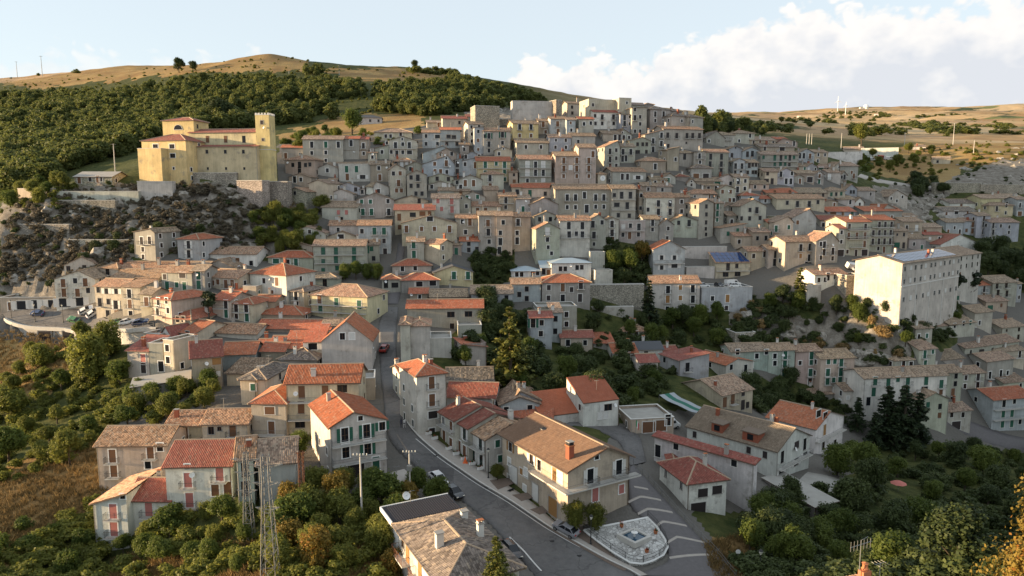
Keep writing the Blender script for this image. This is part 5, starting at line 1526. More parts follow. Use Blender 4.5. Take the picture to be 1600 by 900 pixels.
add_balcony(bh['root'], (x0, d0 * .35, h - 3.2), -math.pi / 2, 7.0, True, 'rust'); add_balcony(bh['root'], (x0, d0 * .85, h - 3.2), -math.pi / 2, 4.0, True, 'rust')
for k in range(3): add_window(bh['root'], (x0, d0 * (.2 + .28 * k), h - 2.0), -math.pi / 2, 1.1, 2.2, None, 'frame_brown', ('shutter_wood', 'closed'), True)
q = MB(); q.lathe([(0, 0), (.3, .03), (.52, .14), (.52, .17), (.28, .07)], 'white', 14); q.bar((0, 0, 0), (0, 0, .4), .02, 'steel')
q.build('satellite_dish', bh['root'], loc=(x0 + 2.8, d0 + 5.2, h + .9), rz=(rad(60), 0, rad(10)))
q = MB(); q.bar((0, 0, -.9), (0, 0, .8), .035, 'steel'); q.bar((-.6, 0, .7), (.6, 0, .7), .025, 'steel'); q.build('antenna', bh['root'], loc=(x0 + 3.4, d0 + 5.2, h + .7))
# the large house at the bend: long sunlit side, corner balcony, chimney
for i in ALLH:
    if i['label'] and i['label'].startswith('large cream house with broad'): big = i
x0, x1, d0, h = big['x0'], big['x1'], big['d'], big['h']; rt_ = big['root']
q = MB(); q.box(x0 - 1.25, x1 + 1.3, -1.35, .02, h - 3.15, h - 2.95, 'concrete_light'); q.box(x0 - 1.25, x0 - .01, .02, d0 * .48, h - 3.15, h - 2.95, 'concrete_light'); b_ = q.build('balcony', rt_)
q = MB(); zf = h - 2.95
path = [(x0 - 1.2, d0 * .47), (x0 - 1.2, -1.3), (x1 + 1.25, -1.3), (x1 + 1.25, -.05)]
for a, b in zip(path, path[1:]):
    L = math.hypot(b[0] - a[0], b[1] - a[1]); n_ = int(L / .16)
    for zz in (.12, 1.0): q.bar((*a, zf + zz), (*b, zf + zz), .028, 'iron_grey')
    for k in range(n_ + 1):
        u = k / n_; P = (a[0] + (b[0] - a[0]) * u, a[1] + (b[1] - a[1]) * u); q.bar((*P, zf), (*P, zf + 1.0), .014, 'iron_grey', 3)
q.build('railing', b_)
rz = -math.pi / 2
for yy, zz, w_, h_, sh in ((d0 * .10, h - 1.9, 1.1, 2.1, ('shutter_white', 'closed')), (d0 * .18, h - 1.9, 1.1, 2.1, ('shutter_wood', 'closed')), (d0 * .40, h - 1.8, 1.0, 1.6, None), (d0 * .52, h - 1.6, 1.0, 1.5, ('shutter_white', 'open')), (d0 * .86, h - 1.6, 1.0, 1.5, ('shutter_wood', 'open')),
                           (d0 * .60, h - 4.6, .9, 1.0, None), (d0 * .68, h - 4.6, .9, 1.0, ('shutter_wood', 'closed'))):
    add_window(rt_, (x0, yy, zz), rz, w_, h_, 'trim', 'frame_brown', sh, True)
for yy, w_, h_, mt in ((d0 * .20, 2.2, 2.8, 'shutter_wood'), (d0 * .46, 1.6, 2.6, 'shutter_white'), (d0 * .82, 2.6, 2.6, 'shutter_white')):
    add_window(rt_, (x0, yy, 1.3 + yy * .1), rz, w_, h_, 'trim_grey', 'frame_white', (mt, 'closed'), True, 'door')
q = MB(); q.box(-.45, .45, -.45, .45, -1, 1.9, 'brick_red'); q.box(-.55, .55, -.55, .55, 1.9, 2.05, 'terracotta'); q.box(-.4, .4, -.4, .4, 2.05, 2.5, 'black'); q.box(-.5, .5, -.5, .5, 2.5, 2.6, 'trim_grey')
cx, cy = x0 + 1.9, 2.2; q.build('chimney', big['ro'], loc=(cx, cy, big['zr'](cx, cy)))
q = MB(); q.box(-.5, .5, -.4, .4, 0, .15, 'steel'); q.box(-.42, .42, -.32, .32, .15, .2, 'glass'); cx, cy = x0 + 4.4, d0 * .7
q.build('roof_light', big['ro'], loc=(cx, cy, big['zr'](cx, cy) + .05))

# brick dormers, flue and parapet on the broad tan roof of the shaded complex
for i in ALLH:
    if i['label'] and i['label'].startswith('white block under the broad tan'): tb = i
for yy, w_ in ((5.5, 3.2), (12.5, 2.4)):
    m = MB(); xx = tb['x0'] + 1.1; z0 = tb['zr'](xx, yy) - .9
    m.box(xx - .8, xx + 1.6, yy - w_ / 2, yy + w_ / 2, z0, z0 + 2.3, 'brick_red'); m.box(xx - 1.1, xx + 1.9, yy - w_ / 2 - .25, yy + w_ / 2 + .25, z0 + 2.3, z0 + 2.45, 'soffit'); dm = m.build('dormer', tb['ro'])
    m = MB(); m.box(xx - .84, xx - .8, yy - .6, yy + .6, z0 + .9, z0 + 2.0, 'glass'); m.build('dormer_window', dm)
for xx, yy in ((.35, 15), (.55, 4.0), (.6, 4.8)):
    m = MB(); X_ = tb['x0'] + tb['W'] * xx; m.box(-.3, .3, -.3, .3, -1, 1.3, 'brick_red'); m.box(-.38, .38, -.38, .38, 1.3, 1.42, 'terracotta'); m.build('chimney', tb['ro'], loc=(X_, yy, tb['zr'](X_, yy)))
# ------------------------------------------------------------------ roads and paved places
def H(px, py): return Vector(hit(px, py))
def resample(P, n):
    P = [Vector(p) for p in P]; L = [0]
    for a, b in zip(P, P[1:]): L.append(L[-1] + (b - a).length)
    out = []; k = 0
    for i in range(n):
        t = L[-1] * i / (n - 1)
        while k < len(P) - 2 and L[k + 1] < t: k += 1
        f = (t - L[k]) / max(1e-6, L[k + 1] - L[k]); out.append(P[k].lerp(P[k + 1], f))
    return out
def smooth_line(P, n, it=3):
    Q = resample(P, n)
    for _ in range(it):
        Q = [Q[0]] + [(Q[i - 1] + Q[i] * 2 + Q[i + 1]) / 4 for i in range(1, len(Q) - 1)] + [Q[-1]]
    return Q
def strip(name, L, R, off, mat, nl=60, na=6, sink=True, parent=None, skirt=.5, world=False):
    it = 0 if world else 3
    A = smooth_line([H(*p) for p in L] if not world else L, nl, it); B = smooth_line([H(*p) for p in R] if not world else R, nl, it)
    if sink: SINK.append([(p.x, p.y) for p in A] + [(p.x, p.y) for p in reversed(B)])
    V = np.array([[tuple(a.lerp(b, j / (na - 1))) for j in range(na)] for a, b in zip(A, B)])
    V[..., 2] = ground(V[..., 0], V[..., 1]) + off
    # skirts
    lo0 = V[:, :1].copy(); lo0[..., 2] -= skirt; lo1 = V[:, -1:].copy(); lo1[..., 2] -= skirt
    V = np.concatenate([lo0, V, lo1], 1); m = na + 2
    i = (np.arange(nl - 1)[:, None] * m + np.arange(m - 1)[None]).ravel()
    Q = np.stack([i, i + 1, i + m + 1, i + m], -1)
    o = link(name, npmesh(name, V.reshape(-1, 3), Q, [mat]), parent)
    if parent is None: kind(o, 'structure')
    return o, A, B
RL = [(842,905),(815,872),(775,826),(725,783),(672,747),(652,731),(625,707),(608,688),(604,660),(599,620),(595,580),(592,540),(592,505),(600,480)]
RR = [(1000,902),(985,892),(912,855),(862,827),(800,787),(725,738),(687,712),(655,685),(637,664),(627,640),(623,600),(620,560),(618,530),(620,505),(622,480)]
road, rA, rB = strip('road', RL, RR, .05, 'asphalt', 90, 8)
PO = [(1010,900),(990,888),(918,850),(868,822),(882,808),(835,778),(800,764),(762,739),(712,709),(672,680),(652,655),(640,630),(632,600)]
PI = [(1000,902),(985,892),(912,855),(862,827),(848,818),(820,799),(780,773),(725,738),(687,712),(655,685),(637,664),(628,640),(623,600)]
pav, _, pB = strip('pavement', PI, [(1012,900),(992,888),(920,851),(874,823),(862,812),(835,789),(800,764),(762,739),(712,709),(672,680),(650,655),(638,630),(631,600)], .18, 'paving', 80, 4)
# edge line and kerb
strip('kerb', PI, [(p[0] + 2.2, p[1] - .6) for p in PI], .22, 'trim', 80, 2, sink=False)
strip('edge_line', [(p[0] - 6, p[1] + 1.0) for p in PI[2:10]], [(p[0] - 4.6, p[1] + .8) for p in PI[2:10]], .062, 'line_paint', 60, 2, sink=False, skirt=.01)
strip('edge_line', [(845,893),(818,862),(795,840)], [(847,892),(820,861),(797,839)], .062, 'line_paint', 30, 2, sink=False, skirt=.01)
# brown cobbled bays in the pavement
for pg in ([(765,752),(795,748),(803,757),(778,767)], [(800,775),(832,770),(834,779),(815,785)], [(828,798),(858,788),(864,800),(843,806)]):
    a, b, c, d_ = pg
    strip('cobbled_bay', [a, d_], [b, c], .20, 'cobble_brown', 8, 6, sink=False, skirt=.02)
strip('parking_bay', [(852,822),(882,842),(922,864),(975,893)], [(880,806),(908,822),(925,838),(985,888)], .1, 'cobble_brown', 20, 8)
# ramp with chevrons
ramp, aL, aR = strip('ramp', [(985,730),(983,760),(984,790),(1000,806),(1030,826),(1045,860),(1045,880),(990,900)], [(990,727),(1003,742),(1020,760),(1050,793),(1080,826),(1117,865),(1130,880),(1150,905)], .1, 'cobble_grey', 60, 10)
for pts in ([(990,760),(1012,764)], [(981,784),(1000,775),(1032,781)], [(996,802),(1012,794),(1050,800)], [(1026,820),(1035,814),(1072,821)], [(1042,847),(1057,838),(1100,847)], [(1045,871),(1118,866)]):
    P = resample([H(*p) for p in pts], 14) if len(pts) == 2 else [Vector(q) for q in resample([H(*p) for p in pts], 15)]
    Q = [p + Vector((0.05, -.55, 0)) for p in P]
    strip('chevron_band', P, Q, .118, 'paving', 15, 2, sink=False, skirt=.02, world=True)
# street into the lower right, car park, town lanes
strip('lane', [(1640,712),(1560,695),(1500,672),(1470,655)], [(1640,690),(1580,680),(1530,662),(1490,648)], .06, 'cobble_grey', 20, 4)
cp, cA, cB = strip('car_park', [(12,503),(60,510),(120,514),(190,516),(240,512)], [(0,484),(60,484),(110,482),(150,484),(160,497)], .1, 'asphalt', 24, 10)
strip('hillside_road', [(1640,305),(1500,297),(1400,288),(1340,276)], [(1640,300),(1500,293),(1400,284),(1345,272)], .15, 'paving', 30, 3)
strip('stair_street', [(605,475),(612,440),(618,410),(622,380)], [(622,475),(628,440),(630,410),(633,380)], .1, 'cobble_grey', 30, 4)
PW = smooth_line([H(*p) for p in ((8,499),(14,506),(40,510.5),(80,513.5),(120,515.5),(190,518),(245,514))], 30)
WALL_LINE += [(p.x, p.y) for p in resample(PW, 40)][2:-6]
strip('lane', [(880,664),(930,668),(970,690),(985,728)], [(900,655),(960,660),(1000,680),(1010,722)], .08, 'asphalt', 24, 5)
make_ground()

def railing(name, pts, h, mat, label, group=None, step=1.6, bars=0, cat='railing'):
    P = [Vector(p) for p in pts]; root = empty(name, P[0])
    Lr = MB()
    for a, b in zip(P, P[1:]):
        a, b = a - P[0], b - P[0]
        for zz in (h, h * .55): Lr.bar(a + Vector((0, 0, zz)), b + Vector((0, 0, zz)), .03, mat)
        if bars:
            n = max(1, int((b - a).length / bars))
            for k in range(n): q = a.lerp(b, k / n); Lr.bar(q + Vector((0, 0, .1)), q + Vector((0, 0, h)), .013, mat, 3)
    kind(Lr.build('rails', root), 'stuff')
    L = sum((b - a).length for a, b in zip(P, P[1:])); n = max(2, int(L / step) + 1); pm = MB(); pm.bar((0, 0, -.4), (0, 0, h + .05), .04, mat); me = pm.mesh('post')
    for q in resample(P, n): link('post', me, root, loc=q - P[0])
    return tag(root, label, cat, group)
# fountain square
def fountain():
    pix = [(912,832),(1012,812),(1026,826),(1039,846),(1043,858),(1036,871),(1020,880),(1003,885),(985,883),(960,868),(935,850)]
    W = [H(*p) for p in pix]; zt = sum(p.z for p in W) / len(W) + .25; c = sum(W, Vector()) / len(W)
    root = empty('fountain_square', (c.x, c.y, zt)); n = len(W)
    rel = [Vector((p.x - c.x, p.y - c.y, p.z + .35 - zt)) for p in W]
    m = MB(); m.face([(p.x, p.y, 0) for p in rel], 'marble') if False else None
    m.v = [tuple(p) for p in rel] + [(p.x, p.y, p.z - 2.2) for p in rel]; k = m.mi('marble')
    m.v.append((0, 0, sum(p.z for p in rel) / n))
    for i in range(n): m.f.append((2 * n, i, (i + 1) % n)); m.m.append(k)
    for i in range(n): m.f.append((i, (i + 1) % n, n + (i + 1) % n, n + i)); m.m.append(k)
    pl = m.build('platform', root)
    m = MB()
    for i in range(n):
        a, b = rel[i], rel[(i + 1) % n]; m.bar(a, b, .17, 'trim_white', 4)
    m.build('coping', pl)
    bc = H(991, 846); bx, by = bc.x - c.x, bc.y - c.y
    m = MB(); a = 1.5
    for s in (-1, 1):
        m.box(s * a - .22, s * a + .22, -a - .22, a + .22, 0, .75, 'concrete_light'); m.box(-a + .22, a - .22, s * a - .22, s * a + .22, 0, .75, 'concrete_light')
    b = m.build('basin', root, loc=(bx, by, bc.z + .2 - zt), rz=rad(38)); 
    m = MB(); m.box(-a + .23, a - .23, -a + .23, a - .23, .05, .55, 'water'); m.build('water', b)
    m = MB(); m.lathe([(.3, 0), (.14, .2), (.12, .7), (.5, .85), (.5, .9), (.1, 1.0), (.05, 1.6)], 'trim_white', 10); m.build('spout', b, loc=(0, 0, .3))
    for dx, dy in ((3.2, 1.0), (-1.4, 2.6), (1.2, -3.0)):
        m = MB(); m.lathe([(.22, 0), (.32, .4), (.26, .42)], 'terracotta', 10)
        for k in range(26):
            an = rnd.uniform(0, 6.28); rr = rnd.uniform(0, .4); z = rnd.uniform(.45, .85); m.bar((rr * .4 * math.cos(an), rr * .4 * math.sin(an), .4), (rr * math.cos(an), rr * math.sin(an), z), .035, 'leafpot' if k % 3 else 'flower_red', 3)
        kind(m.build('flower_pot', root, loc=(bx + dx, by + dy, gz(c.x + bx + dx, c.y + by + dy) + .35 - zt)), 'stuff')
    tag(root, 'fountain with blue basin on pale stone platform beside the ramp', 'fountain')
    railing('railing', [W[i] + Vector((0, 0, .35)) for i in (0, 10, 9, 8, 7, 6, 5, 4)], 1.05, 'iron', 'dark iron railing round the front of the fountain platform', step=2.4, bars=.18)
    railing('railing', [W[i] + Vector((0, 0, .35)) for i in (4, 3, 2, 1)], 1.05, 'iron', 'dark iron railing between the fountain platform and the ramp', step=2.4, bars=.22)
def mat_marble():
    m, t, b, o = newmat('marble'); g = t.n('ShaderNodeNewGeometry'); vo = t.n('ShaderNodeTexVoronoi', feature='DISTANCE_TO_EDGE'); vo.inputs['Scale'].default_value = 1.9; t.l(g.outputs['Position'], vo.inputs['Vector'])
    vc = t.n('ShaderNodeTexVoronoi', feature='F1'); vc.inputs['Scale'].default_value = 1.9; t.l(g.outputs['Position'], vc.inputs['Vector']); sp = t.n('ShaderNodeSeparateColor'); t.l(vc.outputs['Color'], sp.inputs[0])
    c = t.mix(sp.outputs[0], (.34, .33, .31), (.62, .61, .58)); c = t.mix(t.ramp(vo.outputs['Distance'], [(.02, 1), (.06, 0)]), c, (.20, .19, .18)); t.l(c, b.inputs['Base Color'])
mat_marble(); simple('leafpot', (.05, .09, .02), .7)
fountain()
zr = lambda p, o=0.0: Vector((p.x, p.y, gz(p.x, p.y) + o))
railing('guard_rail', [zr(p, .1) for p in resample(aR, 26)], 1.0, 'iron_grey', 'long grey guard rail along the outer side of the ramp', step=2.2)
railing('guard_rail', [zr(H(*p), .1) for p in ((607,686),(625,705),(640,721),(655,735))], 1.0, 'iron_grey', 'grey guard rail on the left side of the road by stairs', step=1.8)
railing('guard_rail', [zr(H(*p), .3) for p in ((12,502),(60,509),(120,513),(190,515),(240,512))], 1.0, 'iron_grey', 'railing along the outer edge of the left car park', step=3)
# car park retaining wall
m = MB()
rt_ = empty('retaining_wall', PW[0]); top = [Vector((p.x, p.y, gz(p.x, p.y) + .45)) - PW[0] for p in PW]; 
for a, b in zip(top, top[1:]):
    n_ = Vector((b.y - a.y, a.x - b.x, 0)).normalized() * .35
    m.face([a - n_ + Vector((0, 0, -7)), b - n_ + Vector((0, 0, -7)), b - n_, a - n_], 'concrete_light'); m.face([a - n_, b - n_, b + n_, a + n_], 'concrete_light'); m.face([a + n_, b + n_, b + n_ - Vector((0, 0, 1)), a + n_ - Vector((0, 0, 1))], 'concrete_light')
    m.face([b - n_ + Vector((0, 0, -7)), a - n_ + Vector((0, 0, -7)), a - n_, b - n_], 'concrete_light') if False else None
m.build('wall', rt_); tag(rt_, 'curved cream retaining wall holding up the left car park', 'wall')
for px_ in (72, 110):
    a = H(px_, 511); m = MB(); m.box(-2, 2, -.5, .4, -4.2, -.8, 'trim_grey'); m.box(-1.7, 1.7, -.55, -.49, -4.1, -1.0, 'shutter_dark'); m.build('garage_door', rt_, loc=Vector((a.x, a.y - .4, a.z)) - PW[0])

# ------------------------------------------------------------------ cars
def car_meshes(paint, kind_):
    def make():
        L, Wd = (4.2, 1.72) if kind_ != 'van' else (5.2, 1.95)
        # sections along the car: x, half width, sill z, belt z
        b = MB()
        if kind_ == 'van': secs = [(-2.6, .85, .42, 1.0), (-2.5, .95, .3, 2.0), (0.9, .97, .28, 2.1), (1.6, .96, .28, 1.25), (2.4, .9, .3, 1.05), (2.6, .75, .42, .75)]
        else: secs = [(-2.1, .68, .5, .78), (-2.0, .8, .32, .93), (-1.5, .85, .26, .97), (0.7, .86, .25, .93), (1.5, .83, .26, .86), (1.95, .76, .32, .74), (2.1, .6, .45, .62)]
        rings = []
        for x, w, z0, z1 in secs:
            i = len(b.v); b.v += [(x, -w * .92, z0), (x, -w, (z0 + z1) / 2), (x, -w * .93, z1), (x, w * .93, z1), (x, w, (z0 + z1) / 2), (x, w * .92, z0)]; rings.append(i)
        k = b.mi(paint)
        for a, c in zip(rings, rings[1:]):
            for j in range(6): b.f.append((a + j, a + (j + 1) % 6, c + (j + 1) % 6, c + j)); b.m.append(k)
        b.f.append(tuple(rings[0] + j for j in range(5, -1, -1))); b.m.append(k); b.f.append(tuple(rings[-1] + j for j in range(6))); b.m.append(k)
        g = MB(); r_ = MB()
        if kind_ == 'van':
            g.v = [(.95, -.86, 2.0), (.95, .86, 2.0), (1.62, .9, 1.27), (1.62, -.9, 1.27)]; g.f = [(0, 3, 2, 1)]; g.m = [g.mi('car_glass')]
            g.face([(.2, -.985, 1.3), (1.2, -.985, 1.3), (.95, -.985, 1.85), (.2, -.985, 1.85)], 'car_glass'); g.face([(.2, .985, 1.3), (.2, .985, 1.85), (.95, .985, 1.85), (1.2, .985, 1.3)], 'car_glass')
        else:
            lo = [(-1.75, .74, .95), (1.05, .76, .91)]; hi = [(-1.15, .6, 1.42), (.25, .6, 1.45)]
            A = [(lo[0][0], -lo[0][1], lo[0][2]), (lo[1][0], -lo[1][1], lo[1][2]), (lo[1][0], lo[1][1], lo[1][2]), (lo[0][0], lo[0][1], lo[0][2])]
            Bt = [(hi[0][0], -hi[0][1], hi[0][2]), (hi[1][0], -hi[1][1], hi[1][2]), (hi[1][0], hi[1][1], hi[1][2]), (hi[0][0], hi[0][1], hi[0][2])]
            for j in range(4): g.face([A[j], A[(j + 1) % 4], Bt[(j + 1) % 4], Bt[j]], 'car_glass')
            r_.face([Bt[0], Bt[1], Bt[2], Bt[3]], paint); lo_ = [(p[0], p[1], p[2] - .03) for p in Bt]; 
            for j in range(4): r_.bar(Bt[j], Bt[(j + 1) % 4], .035, paint); r_.bar(A[j], Bt[j], .045, paint)
            r_.bar((-.3, -.76, .93), (-.3, -.61, 1.43), .04, paint); r_.bar((-.3, .76, .93), (-.3, .61, 1.43), .04, paint)
        wm = MB(); wm.lathe([(.2, -.11), (.31, -.11), (.33, 0), (.31, .11), (.2, .11)], 'tyre', 14); rm = MB(); rm.lathe([(.001, .1), (.21, .115), (.21, .12), (.001, .125)], 'rim', 12)
        hl = MB(); hl.box(-.05, .05, -.17, .17, -.07, .07, 'lamp_glass'); tl = MB(); tl.box(-.04, .04, -.15, .15, -.1, .1, 'lamp_red')
        return b.mesh('body', False), g.mesh('windows'), (r_.mesh('roof_panel') if r_.v else None), wm.mesh('wheel'), rm.mesh('rim'), hl.mesh('headlight'), tl.mesh('tail_light'), L
    return cached(('car', paint, kind_), make)
def car(px, py, head, paint, label, kind_='car', group='parked cars', pos=None, name='parked_car'):
    P = H(px, py) if pos is None else Vector(pos)
    b, g, r_, wm, rm, hl, tl, L = car_meshes(paint, kind_)
    hd = rad(head); f = Vector((math.cos(hd), math.sin(hd), 0)); s = Vector((-f.y, f.x, 0))
    z = P.z + .12 if pos is None else P.z
    root = empty(name, (P.x, P.y, z), hd)
    if pos is None:
        za = gz(P.x + f.x * 1.4, P.y + f.y * 1.4); zb_ = gz(P.x - f.x * 1.4, P.y - f.y * 1.4); zc, zd = gz(P.x + s.x * .8, P.y + s.y * .8), gz(P.x - s.x * .8, P.y - s.y * .8)
        root.rotation_euler = (math.atan2(zc - zd, 1.6), -math.atan2(za - zb_, 2.8), hd)
    link('body', b, root); link('windows', g, root)
    if r_: link('roof_panel', r_, root)
    wx = 1.32 if kind_ != 'van' else 1.75; wy = .78 if kind_ != 'van' else .9
    for x in (-wx, wx):
        for y in (-1, 1):
            w_ = link('wheel', wm, root, loc=(x, y * wy, .33), rz=(math.pi / 2 * -y, 0, 0)); link('rim', rm, w_)
    ex = 2.06 if kind_ != 'van' else 2.56
    for y in (-.55, .55): link('headlight', hl, root, loc=(ex - .04, y, .66)); link('tail_light', tl, root, loc=(-ex, y, .8))
    return tag(root, label, 'van' if kind_ == 'van' else 'car', group)
def road_head(px, py, qx, qy):
    a, b = H(px, py), H(qx, qy); return math.degrees(math.atan2(b.y - a.y, b.x - a.x))
hd = road_head(660, 735, 725, 790)
car(685, 754, hd, 'paint_white', 'white hatchback parked at the left kerb behind a black car')
car(709, 775, hd, 'paint_black', 'black car parked directly in front of the white hatchback')
car(797, 866, road_head(775, 826, 815, 872), 'paint_black', 'black car parked beside the grey hipped roof at bottom')
car(884, 832, road_head(925, 850, 862, 815), 'paint_silver', 'silver hatchback parked on brown cobbles near the fountain')
car(601, 548, 85, 'paint_red', 'red car standing in the shaded steep street')
for px_, py_, h_, pt, lb in ((136, 487, 20, 'paint_white', 'white car at the inner edge of the left car park'), (60, 492, 170, 'paint_blue', 'dark blue car on the open part of the left car park'), (117, 502, 160, 'paint_green', 'green car near the middle railing of the left car park'), (148, 491, 30, 'paint_white', 'white car at the foot of the cream corner house'),
                             (181, 508, 175, 'paint_green', 'bright green car in line behind the big roadside tree'), (200, 507, 5, 'paint_white', 'white car between green and dark cars below corner house'), (221, 507, 5, 'paint_blue', 'dark car at the right end of the roadside line')):
    car(px_, py_, h_, pt, lb, group='cars in the left car park')
# cars on the flat terrace roof
ter = [i for i in ALLH if i['label'] and i['label'].startswith('blue-grey flat-roofed building under')][0]
def terrace(u, v):
    ya = rad(ter['yaw']); B = ter['B']; return (B[0] + math.cos(ya) * u + math.sin(ya) * v, B[1] - math.sin(ya) * u + math.cos(ya) * v, B[2] + ter['h'] + .02)
W_ = ter['W']; x0 = ter['x0']
car(0, 0, 5, 'paint_white', 'white car at the left end of the roof terrace', pos=terrace(x0 + W_ * .12, 4), group='cars on the roof terrace')
car(0, 0, -80, 'paint_black', 'dark car in the middle of the roof terrace', pos=terrace(x0 + W_ * .45, 4.5), group='cars on the roof terrace')
car(0, 0, 10, 'paint_white', 'white car in front of the van on the roof terrace', pos=terrace(x0 + W_ * .72, 2.8), group='cars on the roof terrace')
car(0, 0, 12, 'paint_white', 'white van parked on the roof terrace', 'van', pos=terrace(x0 + W_ * .78, 6.6), group='cars on the roof terrace')
car(1340, 425, 0, 'paint_white', 'white car left on the terrace beside the school', group='cars beside the school'); car(1332, 421, 8, 'paint_white', 'white van parked at the end of the school', 'van', group='cars beside the school')
car(1043, 668, 20, 'paint_white', 'white van parked behind the shaded white complex', 'van')
for px_, py_, pt, lb in ((1360, 251, 'paint_white', 'white van in the field beyond the town'), (1387, 250, 'paint_white', 'white trailer parked beside red machinery in the field')): car(px_, py_, 15, pt, lb, 'van', group='vehicles in the far field')
car(1377, 248, 15, 'paint_red', 'red machine parked in the field beyond the town', 'van', group='vehicles in the far field')

# ------------------------------------------------------------------ street furniture
def street_lamp(px, py, h, label, P=None):
    P = H(px, py) if P is None else P; root = empty('street_lamp', P)
    m = MB(); m.lathe([(.16, -.3), (.16, .25), (.09, .4), (.06, h * .5), (.05, h - .5), (.1, h - .45)], 'iron', 8); m.build('post', root)
    m = MB(); m.lathe([(.1, h - .45), (.24, h - .1), (.24, h)], 'lamp_glass', 8); m.build('lantern', root)
    m = MB(); m.lathe([(.3, h), (.18, h + .16), (.03, h + .3)], 'iron', 8); m.build('cap', root)
    return tag(root, label, 'street lamp', 'street lamps')
street_lamp(923, 851, 4.2, 'dark lantern street lamp beside the fountain')
street_lamp(763, 748, 5.0, 'street lamp on the pavement between terrace and large cream house')
street_lamp(1187, 903, 3.6, 'street lamp at the bottom edge right of the ramp')
for px_, py_, lb in ((18, 497, 'leftmost lamp post of the left car park'), (55, 503, 'second lamp post from left in the car park'), (99, 504, 'lamp post at the middle of the car park railing')):
    street_lamp(px_, py_, 5.0, lb)
def pole(px, py, h, label, arms=1, mat='concrete_light', r=.16, box=False, insul=True, group='utility poles', t=None, arm=1.0):
    P = H(px, py) if t is None else Vector(at_depth(px, py, t)); root = empty('utility_pole', P)
    m = MB(); m.bar((0, 0, -1), (0, 0, h), r, mat, 8, r * .6); m.build('shaft', root)
    for k in range(arms):
        z = h - .25 - k * .8; m = MB(); m.bar((-arm, 0, z), (arm, 0, z), .06, 'steel'); m.bar((0, -arm * .6, z), (0, arm * .6, z), .05, 'steel'); a = m.build('crossarm', root)
        if insul:
            for x in (-arm * .9, -arm * .4, arm * .4, arm * .9): q = MB(); q.lathe([(.05, z), (.1, z + .08), (.05, z + .16), (.09, z + .24), (.03, z + .3)], 'lamp_glass', 6, (x, 0)); q.build('insulator', a)
    if box: m = MB(); m.box(-.35, .35, -.55, -.1, h - 3.0, h - 2.2, 'steel'); m.build('transformer', root)
    return tag(root, label, 'utility pole', group)
pole(566, 830, 11, 'concrete utility pole rising from the orchard'); pole(641, 790, 8.6, 'utility pole with transformer beside the low shed', box=True)
for px_, py_, h_, lb in ((1314, 233, 10, 'tall pole beside the white boundary wall'), (1413, 228, 9, 'tall pole right of the enclosure wall'), (1489, 226, 14, 'tallest pole on the sunlit slope'), (1521, 240, 8, 'pole at the edge of the rocky hill'),
                         (530, 117, 9, 'pole on the wooded hilltop'), (452, 127, 9, 'pole halfway up the wooded hill'), (393, 140, 8, 'pole among trees left on the hill'), (180, 268, 10, 'pole among the trees above the old stone house'), (1260, 226, 7, 'leftmost of three thin poles behind the pink house'), (1264, 226, 7, 'middle of three thin poles behind the pink house'), (1268, 226, 7, 'rightmost of three thin poles behind the pink house'), (27, 118, 9, 'thin mast on the far left skyline'), (66, 116, 10, 'taller thin mast on the left skyline')):
    pole(px_, py_, h_, lb, r=.2, insul=False)
def pylon(P, h, wb, wt, label, mat='steel', arms=((.93, 2.0), (.80, 1.6), (.62, 1.4))):
    root = empty('lattice_pylon', P); m = MB(); n = 11; zs = [h * (1 - (1 - k / n) ** 1.15) for k in range(n + 1)]
    wd = lambda z: wb + (wt - wb) * min(1, z / (h * .8)) if z < h * .8 else wt
    C = lambda z, j: Vector(((1, 1, -1, -1)[j] * wd(z) / 2, (1, -1, -1, 1)[j] * wd(z) / 2, z))
    legs = []
    for j in range(4):
        q = MB(); q.bar(C(0, j) - Vector((0, 0, 1)), C(h * .8, j), .042, mat); q.bar(C(h * .8, j), C(h, j), .05, mat); q.build('leg', root)
    for a, b in zip(zs, zs[1:]):
        for j in range(4):
            k = (j + 1) % 4; m.bar(C(a, j), C(b, k), .028, mat, 3); m.bar(C(a, k), C(b, j), .028, mat, 3); m.bar(C(b, j), C(b, k), .026, mat, 3)
    kind(m.build('lattice', root), 'stuff')
    for f, L in arms:
        z = h * f
        for s in (-1, 1):
            q = MB()
            for y in (-wt / 2, wt / 2): q.bar((0, y, z), (s * L, 0, z + .1), .035, mat, 3); q.bar((0, y, z - .45), (s * L, 0, z + .1), .03, mat, 3)
            q.build('crossarm', root)
    return tag(root, label, 'pylon', 'lattice pylons')
pylon(Vector(at_depth(424, 925, 82)), 16.5, 2.0, .75, 'tall grey lattice pylon nearest the camera in the orchard')
pylon(Vector(at_depth(391, 862, 96)), 14.0, 1.5, .55, 'grey lattice pylon just behind the taller one')
pylon(Vector(at_depth(473, 792, 101)), 8.2, .7, .6, 'rusty slim lattice mast beside the blank grey wall', 'rust', ((.97, .7),))
